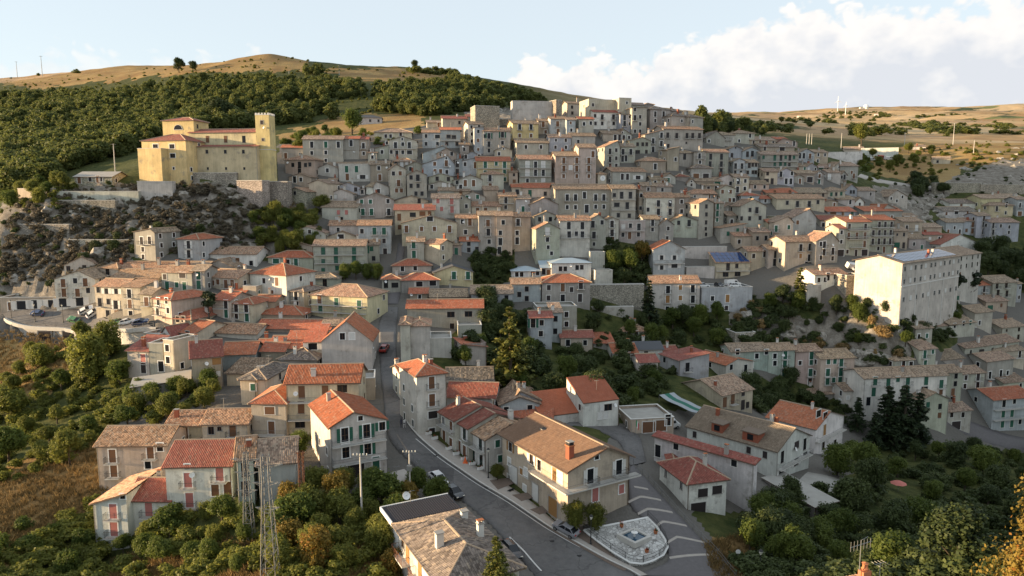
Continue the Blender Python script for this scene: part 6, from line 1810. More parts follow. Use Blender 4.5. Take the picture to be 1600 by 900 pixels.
# wires between the pylons and poles
def wire(a, b, sag, label):
    a, b = Vector(a), Vector(b); m = MB(); P = []
    for k in range(17):
        t = k / 16; p = a.lerp(b, t); p.z -= sag * 4 * t * (1 - t); P.append(p - a)
    for p, q in zip(P, P[1:]): m.bar(p, q, .016, 'iron', 3)
    tag(m.build('overhead_wire', loc=a), label, 'wire', 'overhead wires')
s1, s2 = Vector(at_depth(586, 497, 172)), Vector(at_depth(632, 500, 172)); wire(s1, s2, .5, 'overhead wire across the upper street')
wire(at_depth(580, 632, 128), at_depth(630, 622, 130), .4, 'overhead wire across the street at the pale corner house')
wire(at_depth(566, 716, 95), at_depth(641, 709, 107), .6, 'overhead wire between the orchard pole and the transformer pole')
wire(at_depth(641, 709, 107), at_depth(608, 655, 112), .4, 'overhead wire from transformer pole to the white balconied house')
wire(at_depth(421, 716, 82), at_depth(566, 716, 95), .8, 'overhead wire from the tall pylon to the orchard pole')
for px_, py_ in ((760, 762), (862, 845), (680, 712), (905, 868)):
    P = H(px_, py_); m = MB(); m.lathe([(.36, -.05), (.36, .064), (.3, .066)], 'iron', 14); tag(m.build('manhole_cover', loc=P), 'round dark manhole cover in the road surface', 'manhole cover', 'manhole covers in the road')
# planters, cone, sign, tarpaulin, awning, umbrella
pq = resample(pB[38:66], 13)
for k, p in enumerate(pq):
    if k == 5: continue
    m = MB(); r_ = random.Random(k); root = empty('planter', (p.x - .35, p.y - .1, gz(p.x, p.y) + .18), rad(35))
    m.box(-.55, .55, -.22, .22, 0, .5, 'trim_white'); m.build('box', root)
    q = MB()
    for j in range(30): x, y = r_.uniform(-.5, .5), r_.uniform(-.2, .2); q.bar((x, y, .45), (x + r_.uniform(-.12, .12), y + r_.uniform(-.12, .12), r_.uniform(.6, .95)), .05, 'leafpot' if j % 4 else 'flower_red', 3, .01)
    kind(q.build('plants', root), 'stuff')
    tag(root, 'white flower planter in the line along the terrace pavement', 'planter', 'planters along the pavement')
P = H(727, 724); root = empty('barrier_cone', P); m = MB(); m.lathe([(.35, .18), (.05, 1.15), (.02, 1.2)], 'orange_net', 10); m.build('cone', root); m = MB(); m.box(-.42, .42, -.42, .42, .1, .2, 'orange_net'); m.build('base', root); tag(root, 'orange traffic cone at the pavement edge', 'cone')
for px_, py_, lb, c in ((655, 742, 'round road sign at the left kerb above the parked cars', 'steel'), (1152, 888, 'round road sign at the lower end of the ramp', 'white')):
    P = H(px_, py_); root = empty('road_sign', P); m = MB(); m.bar((0, 0, -.2), (0, 0, 2.6), .035, 'steel', 6); m.build('post', root); m = MB(); m.lathe([(.32, -.015), (.32, .015), (.01, .016)], c, 16); m.build('sign_disc', root, loc=(0, -.05, 2.35), rz=(math.pi / 2, 0, 0)); tag(root, lb, 'road sign')
# low corrugated shed left of the road
sh = house('shed', *ZK, 780, 1000, 350, 430, -30, 'S', 'g', 'x', d=5.5, p=3, nw=True, chim=0, name='shed', cat='shed', label='low shed with flat beige roof between road and orchard', side=False, rmat='paving')
# green tarpaulin on posts
A = [Vector(at_depth(px_, py_, t_)) for px_, py_, t_ in ((1030, 617, 158), (1090, 645, 146), (1103, 637, 152), (1053, 613, 162))]
c = sum(A, Vector()) / 4; root = empty('tarpaulin_shelter', (c.x, c.y, gz(c.x, c.y)))
A = [p - Vector(root.location) for p in A]; m = MB()
for j, mt in enumerate(('tarp_grey', 'tarp_green', 'tarp_grey')):
    for k in range(8):
        def Q(u, v): 
            p = A[0].lerp(A[1], u).lerp(A[3].lerp(A[2], u), v); p.z -= .5 * math.sin(math.pi * u) + .15 * math.sin(9 * u); return p
        m.face([Q(k / 8, j / 3), Q((k + 1) / 8, j / 3), Q((k + 1) / 8, (j + 1) / 3), Q(k / 8, (j + 1) / 3)], mt)
m.build('sheet', root); 
for p in A: q = MB(); q.bar((p.x, p.y, gz(p.x + root.location.x, p.y + root.location.y) - root.location.z - .2), p, .05, 'steel'); q.build('post', root)
tag(root, 'green and grey tarpaulin shelter on posts in the shaded hollow', 'shelter')
P = Vector(at_depth(1403, 768, 138)); g_ = gz(P.x, P.y); root = empty('garden_umbrella', (P.x, P.y, g_)); hU = max(2.2, P.z - g_ + .4)
m = MB(); m.bar((0, 0, 0), (0, 0, hU), .04, 'steel'); m.build('pole', root); m = MB(); m.lathe([(1.5, hU - .5), (.8, hU - .15), (.02, hU + .1)], 'red_cloth', 8); m.build('canopy', root); tag(root, 'faded red garden umbrella among dark bushes', 'umbrella')
m = MB(); P = H(993, 690); root = empty('flagpole', P); m.bar((0, 0, 0), (0, 0, 4.5), .04, 'steel'); m.build('pole', root); q = MB()
for j, mt in enumerate(('flag_green', 'white', 'flag_red')): q.face([(.05 + .18 * j, .02 * j, 4.4 - .3 * j), (.05 + .18 * (j + 1), -.03 * j, 4.4 - .3 * (j + 1)), (.05 + .18 * (j + 1), .02, 3.1 - .3 * (j + 1)), (.05 + .18 * j, 0, 3.1 - .3 * j)], mt)
q.build('flag', root); tag(root, 'green white and red flag hanging on a pole near the garage', 'flag')
# sheds and slab in the lower right
house('shed', *(1200, 675, 4), 290, 420, 445, 540, -26, 's', 'g', 'x', d=11, p=4, nw=True, chim=0, name='shed', cat='shed', label='grey flat concrete shed among bushes at lower right', side=False, rmat='concrete')
house('shed', *(1200, 675, 4), 780, 890, 45, 95, -12, 's', 'g', 'x', d=6, p=3, nw=True, chim=0, name='shed', cat='shed', label='small shaded shed below the dark conifers', side=False, rmat='concrete')
strip('yard', [(1238,762),(1270,775),(1290,790)], [(1262,738),(1300,745),(1335,760)], .1, 'concrete', 10, 6)
# house corner, chimney and aerial just below the frame
rf_ = house('bottom', *(1200, 675, 4), 700, 930, 1180, 1290, -20, 'g', 'c', 'o', t=46, d=5, p=20, nw=True, chim=0, label='roof with brick chimney and aerial at the bottom edge, right', side=False)
u, _z = rf_['onplane'](1396, 900); m = MB(); m.box(-.42, .42, -.3, .3, -2.8, 1.3, 'terracotta'); m.lathe([(.22, 1.3), (.3, 1.45), (.22, 1.55), (.2, 1.8), (.3, 1.85), (.05, 1.95)], 'terracotta', 8); m.build('chimney', rf_['root'], loc=(u, 2.2, rf_['h'] + 1.3), scale=(.8, .8, .9))
m = MB(); m.bar((0, 0, -2.2), (0, 0, 3.0), .03, 'steel'); m.bar((-.9, 0, 2.6), (.9, 0, 2.75), .025, 'steel')
for k in range(7): m.bar((-.85 + k * .28, 0, 2.3), (-.85 + k * .28, 0, 3.0), .014, 'steel', 3)
m.bar((.1, 0, 3.0), (.8, .2, 3.0), .02, 'steel'); m.build('antenna', rf_['root'], loc=(u - .5, 2.2, rf_['h'] + 1.7))
# wind turbines and dome on the far hill
for px_, py_, h_, lb in ((1308.5, 175, 42, 'left wind turbine on the far hill'), (1321, 178, 30, 'right wind turbine on the far hill')):
    P = H(px_, py_); root = empty('wind_turbine', P); m = MB(); m.bar((0, 0, -3), (0, 0, h_), 1.3, 'white', 8, .8); m.build('tower', root)
    m = MB(); m.box(-1.2, 1.2, -2.5, 2.5, h_ - 1, h_ + 1.2, 'white'); m.build('nacelle', root)
    for k in range(3): q = MB(); a = rad(95 + 120 * k); q.bar((0, -2.7, h_), (h_ * .42 * math.cos(a), -2.7, h_ + h_ * .42 * math.sin(a)), 1.1, 'white', 4, .25); q.build('blade', root)
    tag(root, lb, 'wind turbine', 'wind turbines')
P = H(1353, 171); root = empty('radar_dome', P); m = MB(); m.lathe([(9, -4), (9, 4), (11, 9), (9, 15), (4, 19), (.2, 20)], 'white', 14); m.build('dome', root); m = MB(); m.box(-26, -9.2, -6, 6, -3, 8, 'trim'); m.build('hut', root); tag(root, 'white dome building on the top of the far hill', 'dome')

# ------------------------------------------------------------------ people and dog
def person(px, py, face, top, label, stride=.25):
    P = H(px, py); root = empty('person', (P.x, P.y, P.z + .06), rad(face))
    V = [(0, 0, .93), (0, 0, 1.15), (0, 0, 1.40), (0, 0, 1.50), (0, 0, 1.56), (0, .02, 1.66), (0, .02, 1.74),
         (.10, 0, .90), (.11, stride * .5, .50), (.11, stride * .3, .08), (.11, stride * .3 + .14, .04), (-.10, 0, .90), (-.11, -stride * .3, .50), (-.11, -stride, .10), (-.11, -stride + .14, .05),
         (.19, 0, 1.40), (.25, -.04, 1.14), (.26, .08, .90), (.26, .12, .82), (-.19, 0, 1.40), (-.25, .04, 1.14), (-.26, .12, .92), (-.26, .16, .84)]
    E = [(0, 1), (1, 2), (2, 3), (3, 4), (4, 5), (5, 6), (0, 7), (7, 8), (8, 9), (9, 10), (0, 11), (11, 12), (12, 13), (13, 14), (2, 15), (15, 16), (16, 17), (17, 18), (2, 19), (19, 20), (20, 21), (21, 22)]
    rad_ = [.14, .13, .15, .07, .055, .095, .06, .1, .065, .045, .04, .1, .065, .045, .04, .065, .045, .035, .045, .065, .045, .035, .045]
    me = bpy.data.meshes.new('body'); me.from_pydata(V, E, []); o = link('body', me, root); me.materials.append(MAT[top])
    sk = o.modifiers.new('skin', 'SKIN'); sv = me.skin_vertices[0].data
    for v, r in zip(sv, rad_): v.radius = (r, r * .8)
    sv[0].use_root = True; o.modifiers.new('sub', 'SUBSURF').render_levels = 1
    m = MB(); m.lathe([(.02, 1.60), (.1, 1.63), (.115, 1.70), (.09, 1.77), (.02, 1.80)], 'black', 10); m.build('hair', root, smooth=True)
    m = MB(); m.lathe([(.16, .82), (.165, .93), (.15, 1.0)], 'cloth_dark', 10); m.build('shorts', root, smooth=True)
    return tag(root, label, 'person', 'people on the street')
person(627, 669, 15, 'cloth_dark', 'left of two people walking on the street, darker clothes'); person(632, 669, -10, 'cloth_white', 'right of two people walking on the street, pale clothes', .2)
P = H(797, 769); root = empty('dog', (P.x, P.y, P.z + .2), rad(30))
V = [(0, 0, .16), (.28, 0, .17), (.5, 0, .2), (.62, 0, .32), (.74, 0, .3), (.86, 0, .26), (-.2, 0, .14), (-.5, .1, .06), (.42, .1, .05), (.72, .12, .04), (.42, -.1, .05), (.72, -.12, .04), (-.1, .16, .06), (.12, .2, .04), (-.1, -.16, .06), (.12, -.2, .04)]
E = [(0, 1), (1, 2), (2, 3), (3, 4), (4, 5), (0, 6), (6, 7), (2, 8), (8, 9), (2, 10), (10, 11), (6, 12), (12, 13), (6, 14), (14, 15)]
me = bpy.data.meshes.new('body'); me.from_pydata(V, E, []); me.materials.append(MAT['black']); o = link('body', me, root); o.modifiers.new('skin', 'SKIN')
for v, r in zip(me.skin_vertices[0].data, [.14, .15, .13, .08, .09, .05, .12, .02, .05, .04, .05, .04, .06, .04, .06, .04]): v.radius = (r, r)
me.skin_vertices[0].data[0].use_root = True; o.modifiers.new('sub', 'SUBSURF').render_levels = 1
tag(root, 'black dog lying on the pale pavement by the large cream house', 'dog')
# ------------------------------------------------------------------ trees, shrubs, grass
mat_leaf('leaf_brown', (.075, .064, .042), (.185, .155, .105), .2)
nrng = np.random.default_rng(11)
def leaf_quads(C, N, S, rng, stretch=1.5):
    """small bent leaf clumps (quads) at C facing roughly N"""
    n = len(C); a = rng.normal(size=(n, 3)); U = np.cross(N, a); U /= np.linalg.norm(U, axis=1, keepdims=True) + 1e-9; W = np.cross(N, U)
    S = S[:, None]; V = np.stack([C - U * S * .5 * stretch, C - W * S * .55 + N * S * .12, C + U * S * .5 * stretch, C + W * S * .55 + N * S * .12], 1)
    return V.reshape(-1, 3), np.arange(4 * n).reshape(-1, 4)
def unit(v): return v / (np.linalg.norm(v, axis=1, keepdims=True) + 1e-9)
def crown(seed, nblob, nleaf, size, flat=1.0, base=.32, rx=.34, low=False):
    """leaf clumps spread over lumpy blobs; tree height 1"""
    rng = np.random.default_rng(seed); bc = []; br = []
    for k in range(nblob):
        a = rng.uniform(0, 6.283); rr = rx * rng.uniform(.15, .95) ** .6 * (.75 if k else 0); z = rng.uniform(0, 1)
        zz = base + (1 - base) * (.14 + .72 * z); shrink = 1 - .55 * abs(z - .38)
        bc.append((rr * shrink * math.cos(a), rr * shrink * math.sin(a), zz)); br.append(rng.uniform(.42, .72) * rx * (1.15 - .45 * z))
    bc = np.array(bc); br = np.array(br); w = br ** 2 / (br ** 2).sum(); idx = rng.choice(nblob, nleaf, p=w)
    d = unit(rng.normal(size=(nleaf, 3))); rad_ = br[idx] * (rng.uniform(.35, 1, nleaf) ** .45) * (1 + .42 * np.sin(d[:, 0] * 7 + idx) * np.cos(d[:, 1] * 6))
    C = bc[idx] + d * rad_[:, None] * np.array([1, 1, flat]); N = unit(d + rng.normal(size=d.shape) * .55 + np.array([0, 0, .25]))
    if low: C[:, 2] = np.maximum(C[:, 2], .02)
    V, Q = leaf_quads(C, N, size * rng.uniform(.6, 1.35, nleaf), rng)
    blob = rng.uniform(0, 1, nblob)[idx]; tint = np.clip(.45 * blob + .55 * rng.uniform(0, 1, nleaf), 0, 1)
    return V, Q, np.repeat(tint, 4)
def conifer(seed, nleaf, size, rx=.2, droop=.25, base=.08, gap=.0):
    rng = np.random.default_rng(seed); C = []; N = []; nt = 15
    per = nleaf // (nt * 7)
    for k in range(nt):
        f = k / nt; z = base + (1 - base) * f; L = rx * (1 - f) ** .85 * rng.uniform(.75, 1.15) + .012
        for b in range(7):
            a = rng.uniform(0, 6.283); LL = L * rng.uniform(.6, 1.1); t = rng.uniform(.1, 1, per) ** .7
            sp = rng.normal(size=(per, 3)) * .014 * (1.3 - f)
            p = np.stack([np.cos(a) * LL * t, np.sin(a) * LL * t, z - droop * LL * t ** 1.5 + .25 * droop * LL * t], 1) + sp
            C.append(p); N.append(unit(np.stack([np.cos(a) * np.ones(per) * .3, np.sin(a) * np.ones(per) * .3, np.ones(per)], 1) + rng.normal(size=(per, 3)) * .5))
    C = np.concatenate(C); N = np.concatenate(N); n = len(C)
    V, Q = leaf_quads(C, N, size * rng.uniform(.6, 1.3, n), rng, 2.2)
    return V, Q, np.repeat(rng.uniform(0, 1, n), 4)
def crown_mesh(name, data, mat): V, Q, t = data; return npmesh(name, V, Q, [mat], attrs={'tint': ('POINT', 'FLOAT', t)})
def trunk_mesh(seed, h=.55, r=.03, limbs=5, name='trunk'):
    rg = random.Random(seed); m = MB(); p = Vector((0, 0, -.06)); k = 5; pts = [p]
    for i in range(k): p = p + Vector((rg.uniform(-.015, .015), rg.uniform(-.015, .015), (h + .06) / k)); pts.append(p)
    for i in range(k): m.bar(pts[i], pts[i + 1], r * (1.25 - .8 * i / k), 'bark', 6, r * (1.25 - .8 * (i + 1) / k))
    for _ in range(limbs):
        a = rg.uniform(0, 6.28); s = pts[rg.randint(2, k - 1)]; e = s + Vector((math.cos(a) * .2, math.sin(a) * .2, rg.uniform(.12, .28))); m.bar(s, e, r * .45, 'bark', 5, r * .15)
    return m.mesh(name)
TR = [trunk_mesh(s) for s in range(3)]; TRC = trunk_mesh(9, .97, .018, 0)
LEAFY = {}
for mt in ('leaf', 'leaf_olive', 'leaf_dark', 'leaf_autumn'):
    LEAFY[mt] = [crown_mesh('crown', crown(20 + s, 13 + s, 7500, .031, base=.2 + .04 * s, rx=.36), mt) for s in range(4)]
SHRUB = {mt: [crown_mesh('foliage', crown(40 + s, 9, 3000, .06, base=.0, rx=.5, flat=.9, low=True), mt) for s in range(3)] for mt in ('leaf', 'leaf_olive', 'leaf_dark', 'leaf_dry')}
CON = {'leaf_conifer': [crown_mesh('crown', conifer(60 + s, 4200, .022, rx=.21), 'leaf_conifer') for s in range(2)], 'leaf_conifer_light': [crown_mesh('crown', conifer(70, 4600, .024, rx=.26, droop=.1), 'leaf_conifer_light')]}
PINE = [crown_mesh('crown', crown(80 + s, 9, 1800, .05, base=.5, rx=.3, flat=.5), 'leaf_conifer') for s in range(2)]
TN = {'broad': 'broadleaf_tree', 'con': 'conifer_tree', 'pine': 'pine_tree', 'shrub': 'shrub'}
def plant(px, py, hgt, kd, mt, label, group=None, pos=None, wide=1.0, r=rnd):
    P = H(px, py) if pos is None else Vector(pos); root = empty(TN[kd], P, r.uniform(0, 6.28))
    s = (hgt * wide, hgt * wide, hgt)
    if kd == 'broad': link('trunk', r.choice(TR), root, scale=s); link('crown', r.choice(LEAFY[mt]), root, scale=s)
    elif kd == 'con': link('trunk', TRC, root, scale=s); link('crown', r.choice(CON[mt]), root, scale=s)
    elif kd == 'pine': link('trunk', r.choice(TR), root, scale=s); link('crown', r.choice(PINE), root, scale=s)
    else: link('foliage', r.choice(SHRUB[mt]), root, scale=s); link('stem', r.choice(TR), root, scale=(hgt * .5,) * 3)
    return tag(root, label, 'tree' if kd != 'shrub' else 'shrub', group)
P_ = plant
P_(798, 607, 18.5, 'con', 'leaf_conifer_light', 'tall sunlit cedar in the green hollow at the centre', wide=1.15)
P_(1013, 508, 14, 'con', 'leaf_conifer', 'dark conifer standing against the pale block with white trim', wide=1.2)
P_(1248, 478, 12.5, 'con', 'leaf_conifer_light', 'sunlit conifer left of the white house above the ivy')
for px_, py_, h_, lb in ((1384, 695, 16.5, 'tall dark conifer, left of the central pair before the white house'), (1409, 696, 17, 'tallest dark conifer in front of the long white house'), (1433, 694, 14.5, 'dark conifer, rightmost in front of the long white house'), (1339, 672, 9.5, 'smaller dark conifer left of the white house'), (1395, 702, 12, 'dark conifer between the two tall ones'), (1365, 700, 10, 'low dark conifer at the left foot of the tall ones')):
    P_(px_, py_, h_, 'con', 'leaf_conifer', lb, 'dark conifers below the white house', wide=1.45)
P_(1487, 470, 10, 'pine', '', 'left of two dark pines beside the school', wide=1.2); P_(1514, 470, 11, 'pine', '', 'right of two dark pines beside the school', wide=1.2)
P_(327, 502, 8.2, 'pine', '', 'small flat-topped pine among the roofs on the left', wide=.85)
for k, px_ in enumerate((540, 556, 573, 590)): P_(px_, 437, 5.6, 'broad', 'leaf', ('leftmost', 'second', 'third', 'rightmost')[k] + ' clipped green tree in the row at the street corner', 'street trees at the corner', wide=.95)
P_(777, 912, 6.5, 'con', 'leaf_conifer_light', 'young sunlit conifer in front of the grey hipped roof', pos=at_depth(777, 930, 72), wide=1.3)
P_(1346, 228, 15, 'broad', 'leaf_olive', 'yellow-green tree behind the white enclosure wall', wide=1.0)
P_(1003, 414, 8, 'broad', 'leaf_autumn', 'yellowing tree on the bank above the pale block'); P_(985, 430, 8.5, 'broad', 'leaf', 'dark green tree below the yellowing tree on the bank'); P_(958, 425, 7, 'broad', 'leaf', 'green tree at the top left of the bank'); P_(975, 448, 6, 'broad', 'leaf_dark', 'low dark tree at the foot of the bank')
P_(345, 195, 15, 'broad', 'leaf_dark', 'wide dark tree right behind the monastery', wide=1.5)
P_(280, 113, 15, 'broad', 'leaf_dark', 'large round tree on the left skyline', wide=1.1); P_(302, 111, 10, 'broad', 'leaf_dark', 'smaller tree right of the round skyline tree', wide=1.2)
P_(648, 109, 11, 'broad', 'leaf_dark', 'lone tree on the skyline above town')
P_(550, 213, 12, 'broad', 'leaf', 'round green tree left of the meadow villa', wide=1.1)
# near tree at the right edge
LEAFY['near_autumn'] = [crown_mesh('crown', crown(31, 18, 42000, .0125, base=.2, rx=.34), 'leaf_autumn')]
for k, (px_, py_, t_, h_) in enumerate(((1672, 1020, 47, 15.0), (1712, 985, 49, 16.0))):
    P_(0, 0, h_, 'broad', 'near_autumn', ('orange-tinged tree reaching in from the right edge', 'second orange-tinged tree just outside the right edge')[k], 'trees at the right edge', pos=at_depth(px_, py_ + 60, t_), wide=.95)
NOPLANT = [(1376, 752), (1430, 752), (1436, 812), (1370, 812)]
def scatter(poly, n, r, dmin=0.0):
    xs = [p[0] for p in poly]; ys = [p[1] for p in poly]; out = []; tries = 0
    while len(out) < n and tries < n * 60:
        tries += 1; x, y = r.uniform(min(xs), max(xs)), r.uniform(min(ys), max(ys))
        if not inpoly(np.array([x]), np.array([y]), poly)[0] or inpoly(np.array([x]), np.array([y]), NOPLANT)[0]: continue
        P = hit(x, y)
        if dmin and any((P[0] - q[0]) ** 2 + (P[1] - q[1]) ** 2 < dmin * dmin for q in out): continue
        out.append(P)
    return out
GROVES = [
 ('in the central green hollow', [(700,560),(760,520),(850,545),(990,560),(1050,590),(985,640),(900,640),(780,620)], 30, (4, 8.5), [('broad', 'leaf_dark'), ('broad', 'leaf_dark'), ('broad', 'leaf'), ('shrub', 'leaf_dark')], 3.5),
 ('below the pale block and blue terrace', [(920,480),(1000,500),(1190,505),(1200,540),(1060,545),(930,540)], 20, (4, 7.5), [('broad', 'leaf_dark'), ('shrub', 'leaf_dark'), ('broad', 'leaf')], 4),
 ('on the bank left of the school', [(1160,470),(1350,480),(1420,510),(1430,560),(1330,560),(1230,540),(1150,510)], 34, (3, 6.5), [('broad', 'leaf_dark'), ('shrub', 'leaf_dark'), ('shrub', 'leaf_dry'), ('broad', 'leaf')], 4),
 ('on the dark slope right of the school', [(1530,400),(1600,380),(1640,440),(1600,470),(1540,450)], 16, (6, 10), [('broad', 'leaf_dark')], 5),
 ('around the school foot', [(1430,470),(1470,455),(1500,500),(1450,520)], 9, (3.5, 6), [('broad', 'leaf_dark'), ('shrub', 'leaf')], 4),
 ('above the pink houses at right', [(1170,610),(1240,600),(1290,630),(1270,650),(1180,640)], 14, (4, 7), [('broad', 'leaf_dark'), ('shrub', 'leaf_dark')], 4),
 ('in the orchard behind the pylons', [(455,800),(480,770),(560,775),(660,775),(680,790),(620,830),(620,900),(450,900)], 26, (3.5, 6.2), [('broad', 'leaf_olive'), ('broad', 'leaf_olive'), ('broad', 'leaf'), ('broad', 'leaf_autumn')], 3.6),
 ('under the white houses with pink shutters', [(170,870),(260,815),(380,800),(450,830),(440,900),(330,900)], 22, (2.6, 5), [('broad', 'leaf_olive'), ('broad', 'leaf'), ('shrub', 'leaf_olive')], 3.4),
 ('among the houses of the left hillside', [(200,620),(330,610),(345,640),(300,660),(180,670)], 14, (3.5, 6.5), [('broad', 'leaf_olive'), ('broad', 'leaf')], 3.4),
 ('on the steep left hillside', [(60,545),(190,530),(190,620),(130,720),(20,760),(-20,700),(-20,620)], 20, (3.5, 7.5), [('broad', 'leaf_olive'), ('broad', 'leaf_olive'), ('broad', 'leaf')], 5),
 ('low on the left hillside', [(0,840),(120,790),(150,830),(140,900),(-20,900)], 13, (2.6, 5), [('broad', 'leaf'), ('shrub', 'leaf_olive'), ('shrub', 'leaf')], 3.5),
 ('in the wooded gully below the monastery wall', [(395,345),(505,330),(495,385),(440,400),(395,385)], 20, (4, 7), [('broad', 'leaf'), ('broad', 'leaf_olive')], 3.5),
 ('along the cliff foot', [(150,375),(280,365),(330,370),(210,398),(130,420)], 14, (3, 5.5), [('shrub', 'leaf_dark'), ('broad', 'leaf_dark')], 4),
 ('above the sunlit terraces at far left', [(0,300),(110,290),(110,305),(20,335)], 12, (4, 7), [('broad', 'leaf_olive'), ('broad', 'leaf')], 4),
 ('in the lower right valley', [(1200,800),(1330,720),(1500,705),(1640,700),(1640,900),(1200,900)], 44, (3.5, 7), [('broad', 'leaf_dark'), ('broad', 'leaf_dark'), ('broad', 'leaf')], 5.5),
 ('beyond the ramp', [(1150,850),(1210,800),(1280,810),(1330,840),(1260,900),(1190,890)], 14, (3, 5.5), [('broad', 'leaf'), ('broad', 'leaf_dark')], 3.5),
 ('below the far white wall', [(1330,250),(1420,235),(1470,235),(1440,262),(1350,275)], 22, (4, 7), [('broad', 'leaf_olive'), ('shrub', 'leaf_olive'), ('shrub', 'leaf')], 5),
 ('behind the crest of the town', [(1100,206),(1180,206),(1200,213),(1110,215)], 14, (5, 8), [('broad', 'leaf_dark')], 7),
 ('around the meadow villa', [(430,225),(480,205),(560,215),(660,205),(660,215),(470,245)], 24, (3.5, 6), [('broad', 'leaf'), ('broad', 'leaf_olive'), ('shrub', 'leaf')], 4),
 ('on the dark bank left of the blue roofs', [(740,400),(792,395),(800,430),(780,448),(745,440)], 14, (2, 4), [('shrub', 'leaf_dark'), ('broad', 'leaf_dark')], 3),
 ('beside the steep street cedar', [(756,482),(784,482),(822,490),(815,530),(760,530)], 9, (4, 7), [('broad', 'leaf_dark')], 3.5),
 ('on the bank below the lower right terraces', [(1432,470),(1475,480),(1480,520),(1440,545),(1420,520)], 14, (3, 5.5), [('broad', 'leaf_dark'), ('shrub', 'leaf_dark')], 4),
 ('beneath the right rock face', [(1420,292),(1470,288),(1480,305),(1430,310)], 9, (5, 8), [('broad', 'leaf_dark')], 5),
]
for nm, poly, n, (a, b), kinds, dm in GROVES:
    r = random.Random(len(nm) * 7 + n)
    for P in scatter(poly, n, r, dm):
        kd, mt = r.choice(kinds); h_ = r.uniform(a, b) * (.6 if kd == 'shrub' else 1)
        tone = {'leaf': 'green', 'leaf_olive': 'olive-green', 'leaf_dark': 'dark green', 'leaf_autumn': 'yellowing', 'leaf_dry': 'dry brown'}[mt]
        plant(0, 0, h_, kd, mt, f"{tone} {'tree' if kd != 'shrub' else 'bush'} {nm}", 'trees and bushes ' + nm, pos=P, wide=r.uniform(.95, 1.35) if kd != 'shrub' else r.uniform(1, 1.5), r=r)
for px_, py_, h_, mt, lb in ((880, 812, 2.6, 'leaf_olive', 'small green bush at the corner of the large cream house'), (897, 830, 4.6, 'leaf_olive', 'left of two yellow-green trees under the corner balcony'), (930, 832, 4.2, 'leaf_olive', 'right of two yellow-green trees under the corner balcony'), (777, 752, 3.0, 'leaf_olive', 'small garden tree between terrace and large house'), (683, 792, 4.6, 'leaf', 'bright green tree beside the black parked car'), (470, 715, 4.5, 'leaf', 'green tree between the pylon houses and white balconied house'), (138, 598, 13, 'leaf_olive', 'tallest tree on the left hillside below the car park'), (170, 560, 10, 'leaf_olive', 'tree growing up against the left car park')):
    P_(px_, py_, h_, 'broad', mt, lb)
# masses that nobody could count: woods, scrub, grass
def mass(name, label, pts, protos, smin, smax, mat, cat, seed, wide=(.9, 1.3)):
    """many plants nobody could count: points that carry plant meshes as geometry-node instances"""
    rng = np.random.default_rng(seed); n = len(pts); P = np.array(pts, float)
    sz = rng.uniform(smin, smax, n); w = sz * rng.uniform(*wide, n)
    me = bpy.data.meshes.new(name); me.vertices.add(n); me.vertices.foreach_set('co', P.astype(np.float32).ravel())
    a = me.attributes.new('size', 'FLOAT_VECTOR', 'POINT'); a.data.foreach_set('vector', np.stack([w, w, sz], 1).astype(np.float32).ravel())
    a = me.attributes.new('turn', 'FLOAT_VECTOR', 'POINT'); z = np.zeros(n); a.data.foreach_set('vector', np.stack([z, z, rng.uniform(0, 6.283, n)], 1).astype(np.float32).ravel())
    a = me.attributes.new('pick', 'INT', 'POINT'); a.data.foreach_set('value', rng.integers(0, len(protos), n).astype(np.int32))
    cl = bpy.data.collections.new(name + '_plants')
    for k, pr in enumerate(protos): cl.objects.link(bpy.data.objects.new(name + '_plant', crown_mesh('plant', pr, mat)))
    ng = bpy.data.node_groups.new(name, 'GeometryNodeTree'); ng.interface.new_socket('Geometry', in_out='INPUT', socket_type='NodeSocketGeometry'); ng.interface.new_socket('Geometry', in_out='OUTPUT', socket_type='NodeSocketGeometry')
    N = ng.nodes.new; gi, go, ip, ci = N('NodeGroupInput'), N('NodeGroupOutput'), N('GeometryNodeInstanceOnPoints'), N('GeometryNodeCollectionInfo')
    ci.inputs['Collection'].default_value = cl; ci.inputs['Separate Children'].default_value = True; ci.inputs['Reset Children'].default_value = True
    ip.inputs['Pick Instance'].default_value = True
    def att(nm, ty): q = N('GeometryNodeInputNamedAttribute'); q.data_type = ty; q.inputs['Name'].default_value = nm; return [o for o in q.outputs if o.name == 'Attribute' and o.enabled][0] if any(o.enabled and o.name == 'Attribute' for o in q.outputs) else q.outputs[0]
    L = ng.links.new
    L(gi.outputs[0], ip.inputs['Points']); L(ci.outputs[0], ip.inputs['Instance']); L(att('size', 'FLOAT_VECTOR'), ip.inputs['Scale']); L(att('turn', 'FLOAT_VECTOR'), ip.inputs['Rotation']); L(att('pick', 'INT'), ip.inputs['Instance Index']); L(ip.outputs[0], go.inputs[0])
    o = kind(link(name, me), 'stuff'); tag(o, label, cat); md = o.modifiers.new('plants', 'NODES'); md.node_group = ng; return o
def ground_points(polys, n, rng, holes=(), tmin=40):
    out = []
    for poly, k in polys:
        xs = [p[0] for p in poly]; ys = [p[1] for p in poly]; c = 0
        while c < k:
            x, y = rng.uniform(min(xs), max(xs)), rng.uniform(min(ys), max(ys))
            if not inpoly(np.array([x]), np.array([y]), poly)[0]: continue
            c += 1
            if any(inpoly(np.array([x]), np.array([y]), h)[0] for h in list(holes) + [NOPLANT]): continue
            out.append(hit(x, y, tmin))
    return out
gr = np.random.default_rng(5)
woodp = [crown(100 + s, 9, 1100, .075, base=.05, rx=.36 + .03 * (s % 3)) for s in range(6)]
HOLES = [[(430,218),(540,180),(640,180),(700,200),(560,212),(440,222)], [(330,95),(420,80),(475,90),(480,108),(330,112)]]
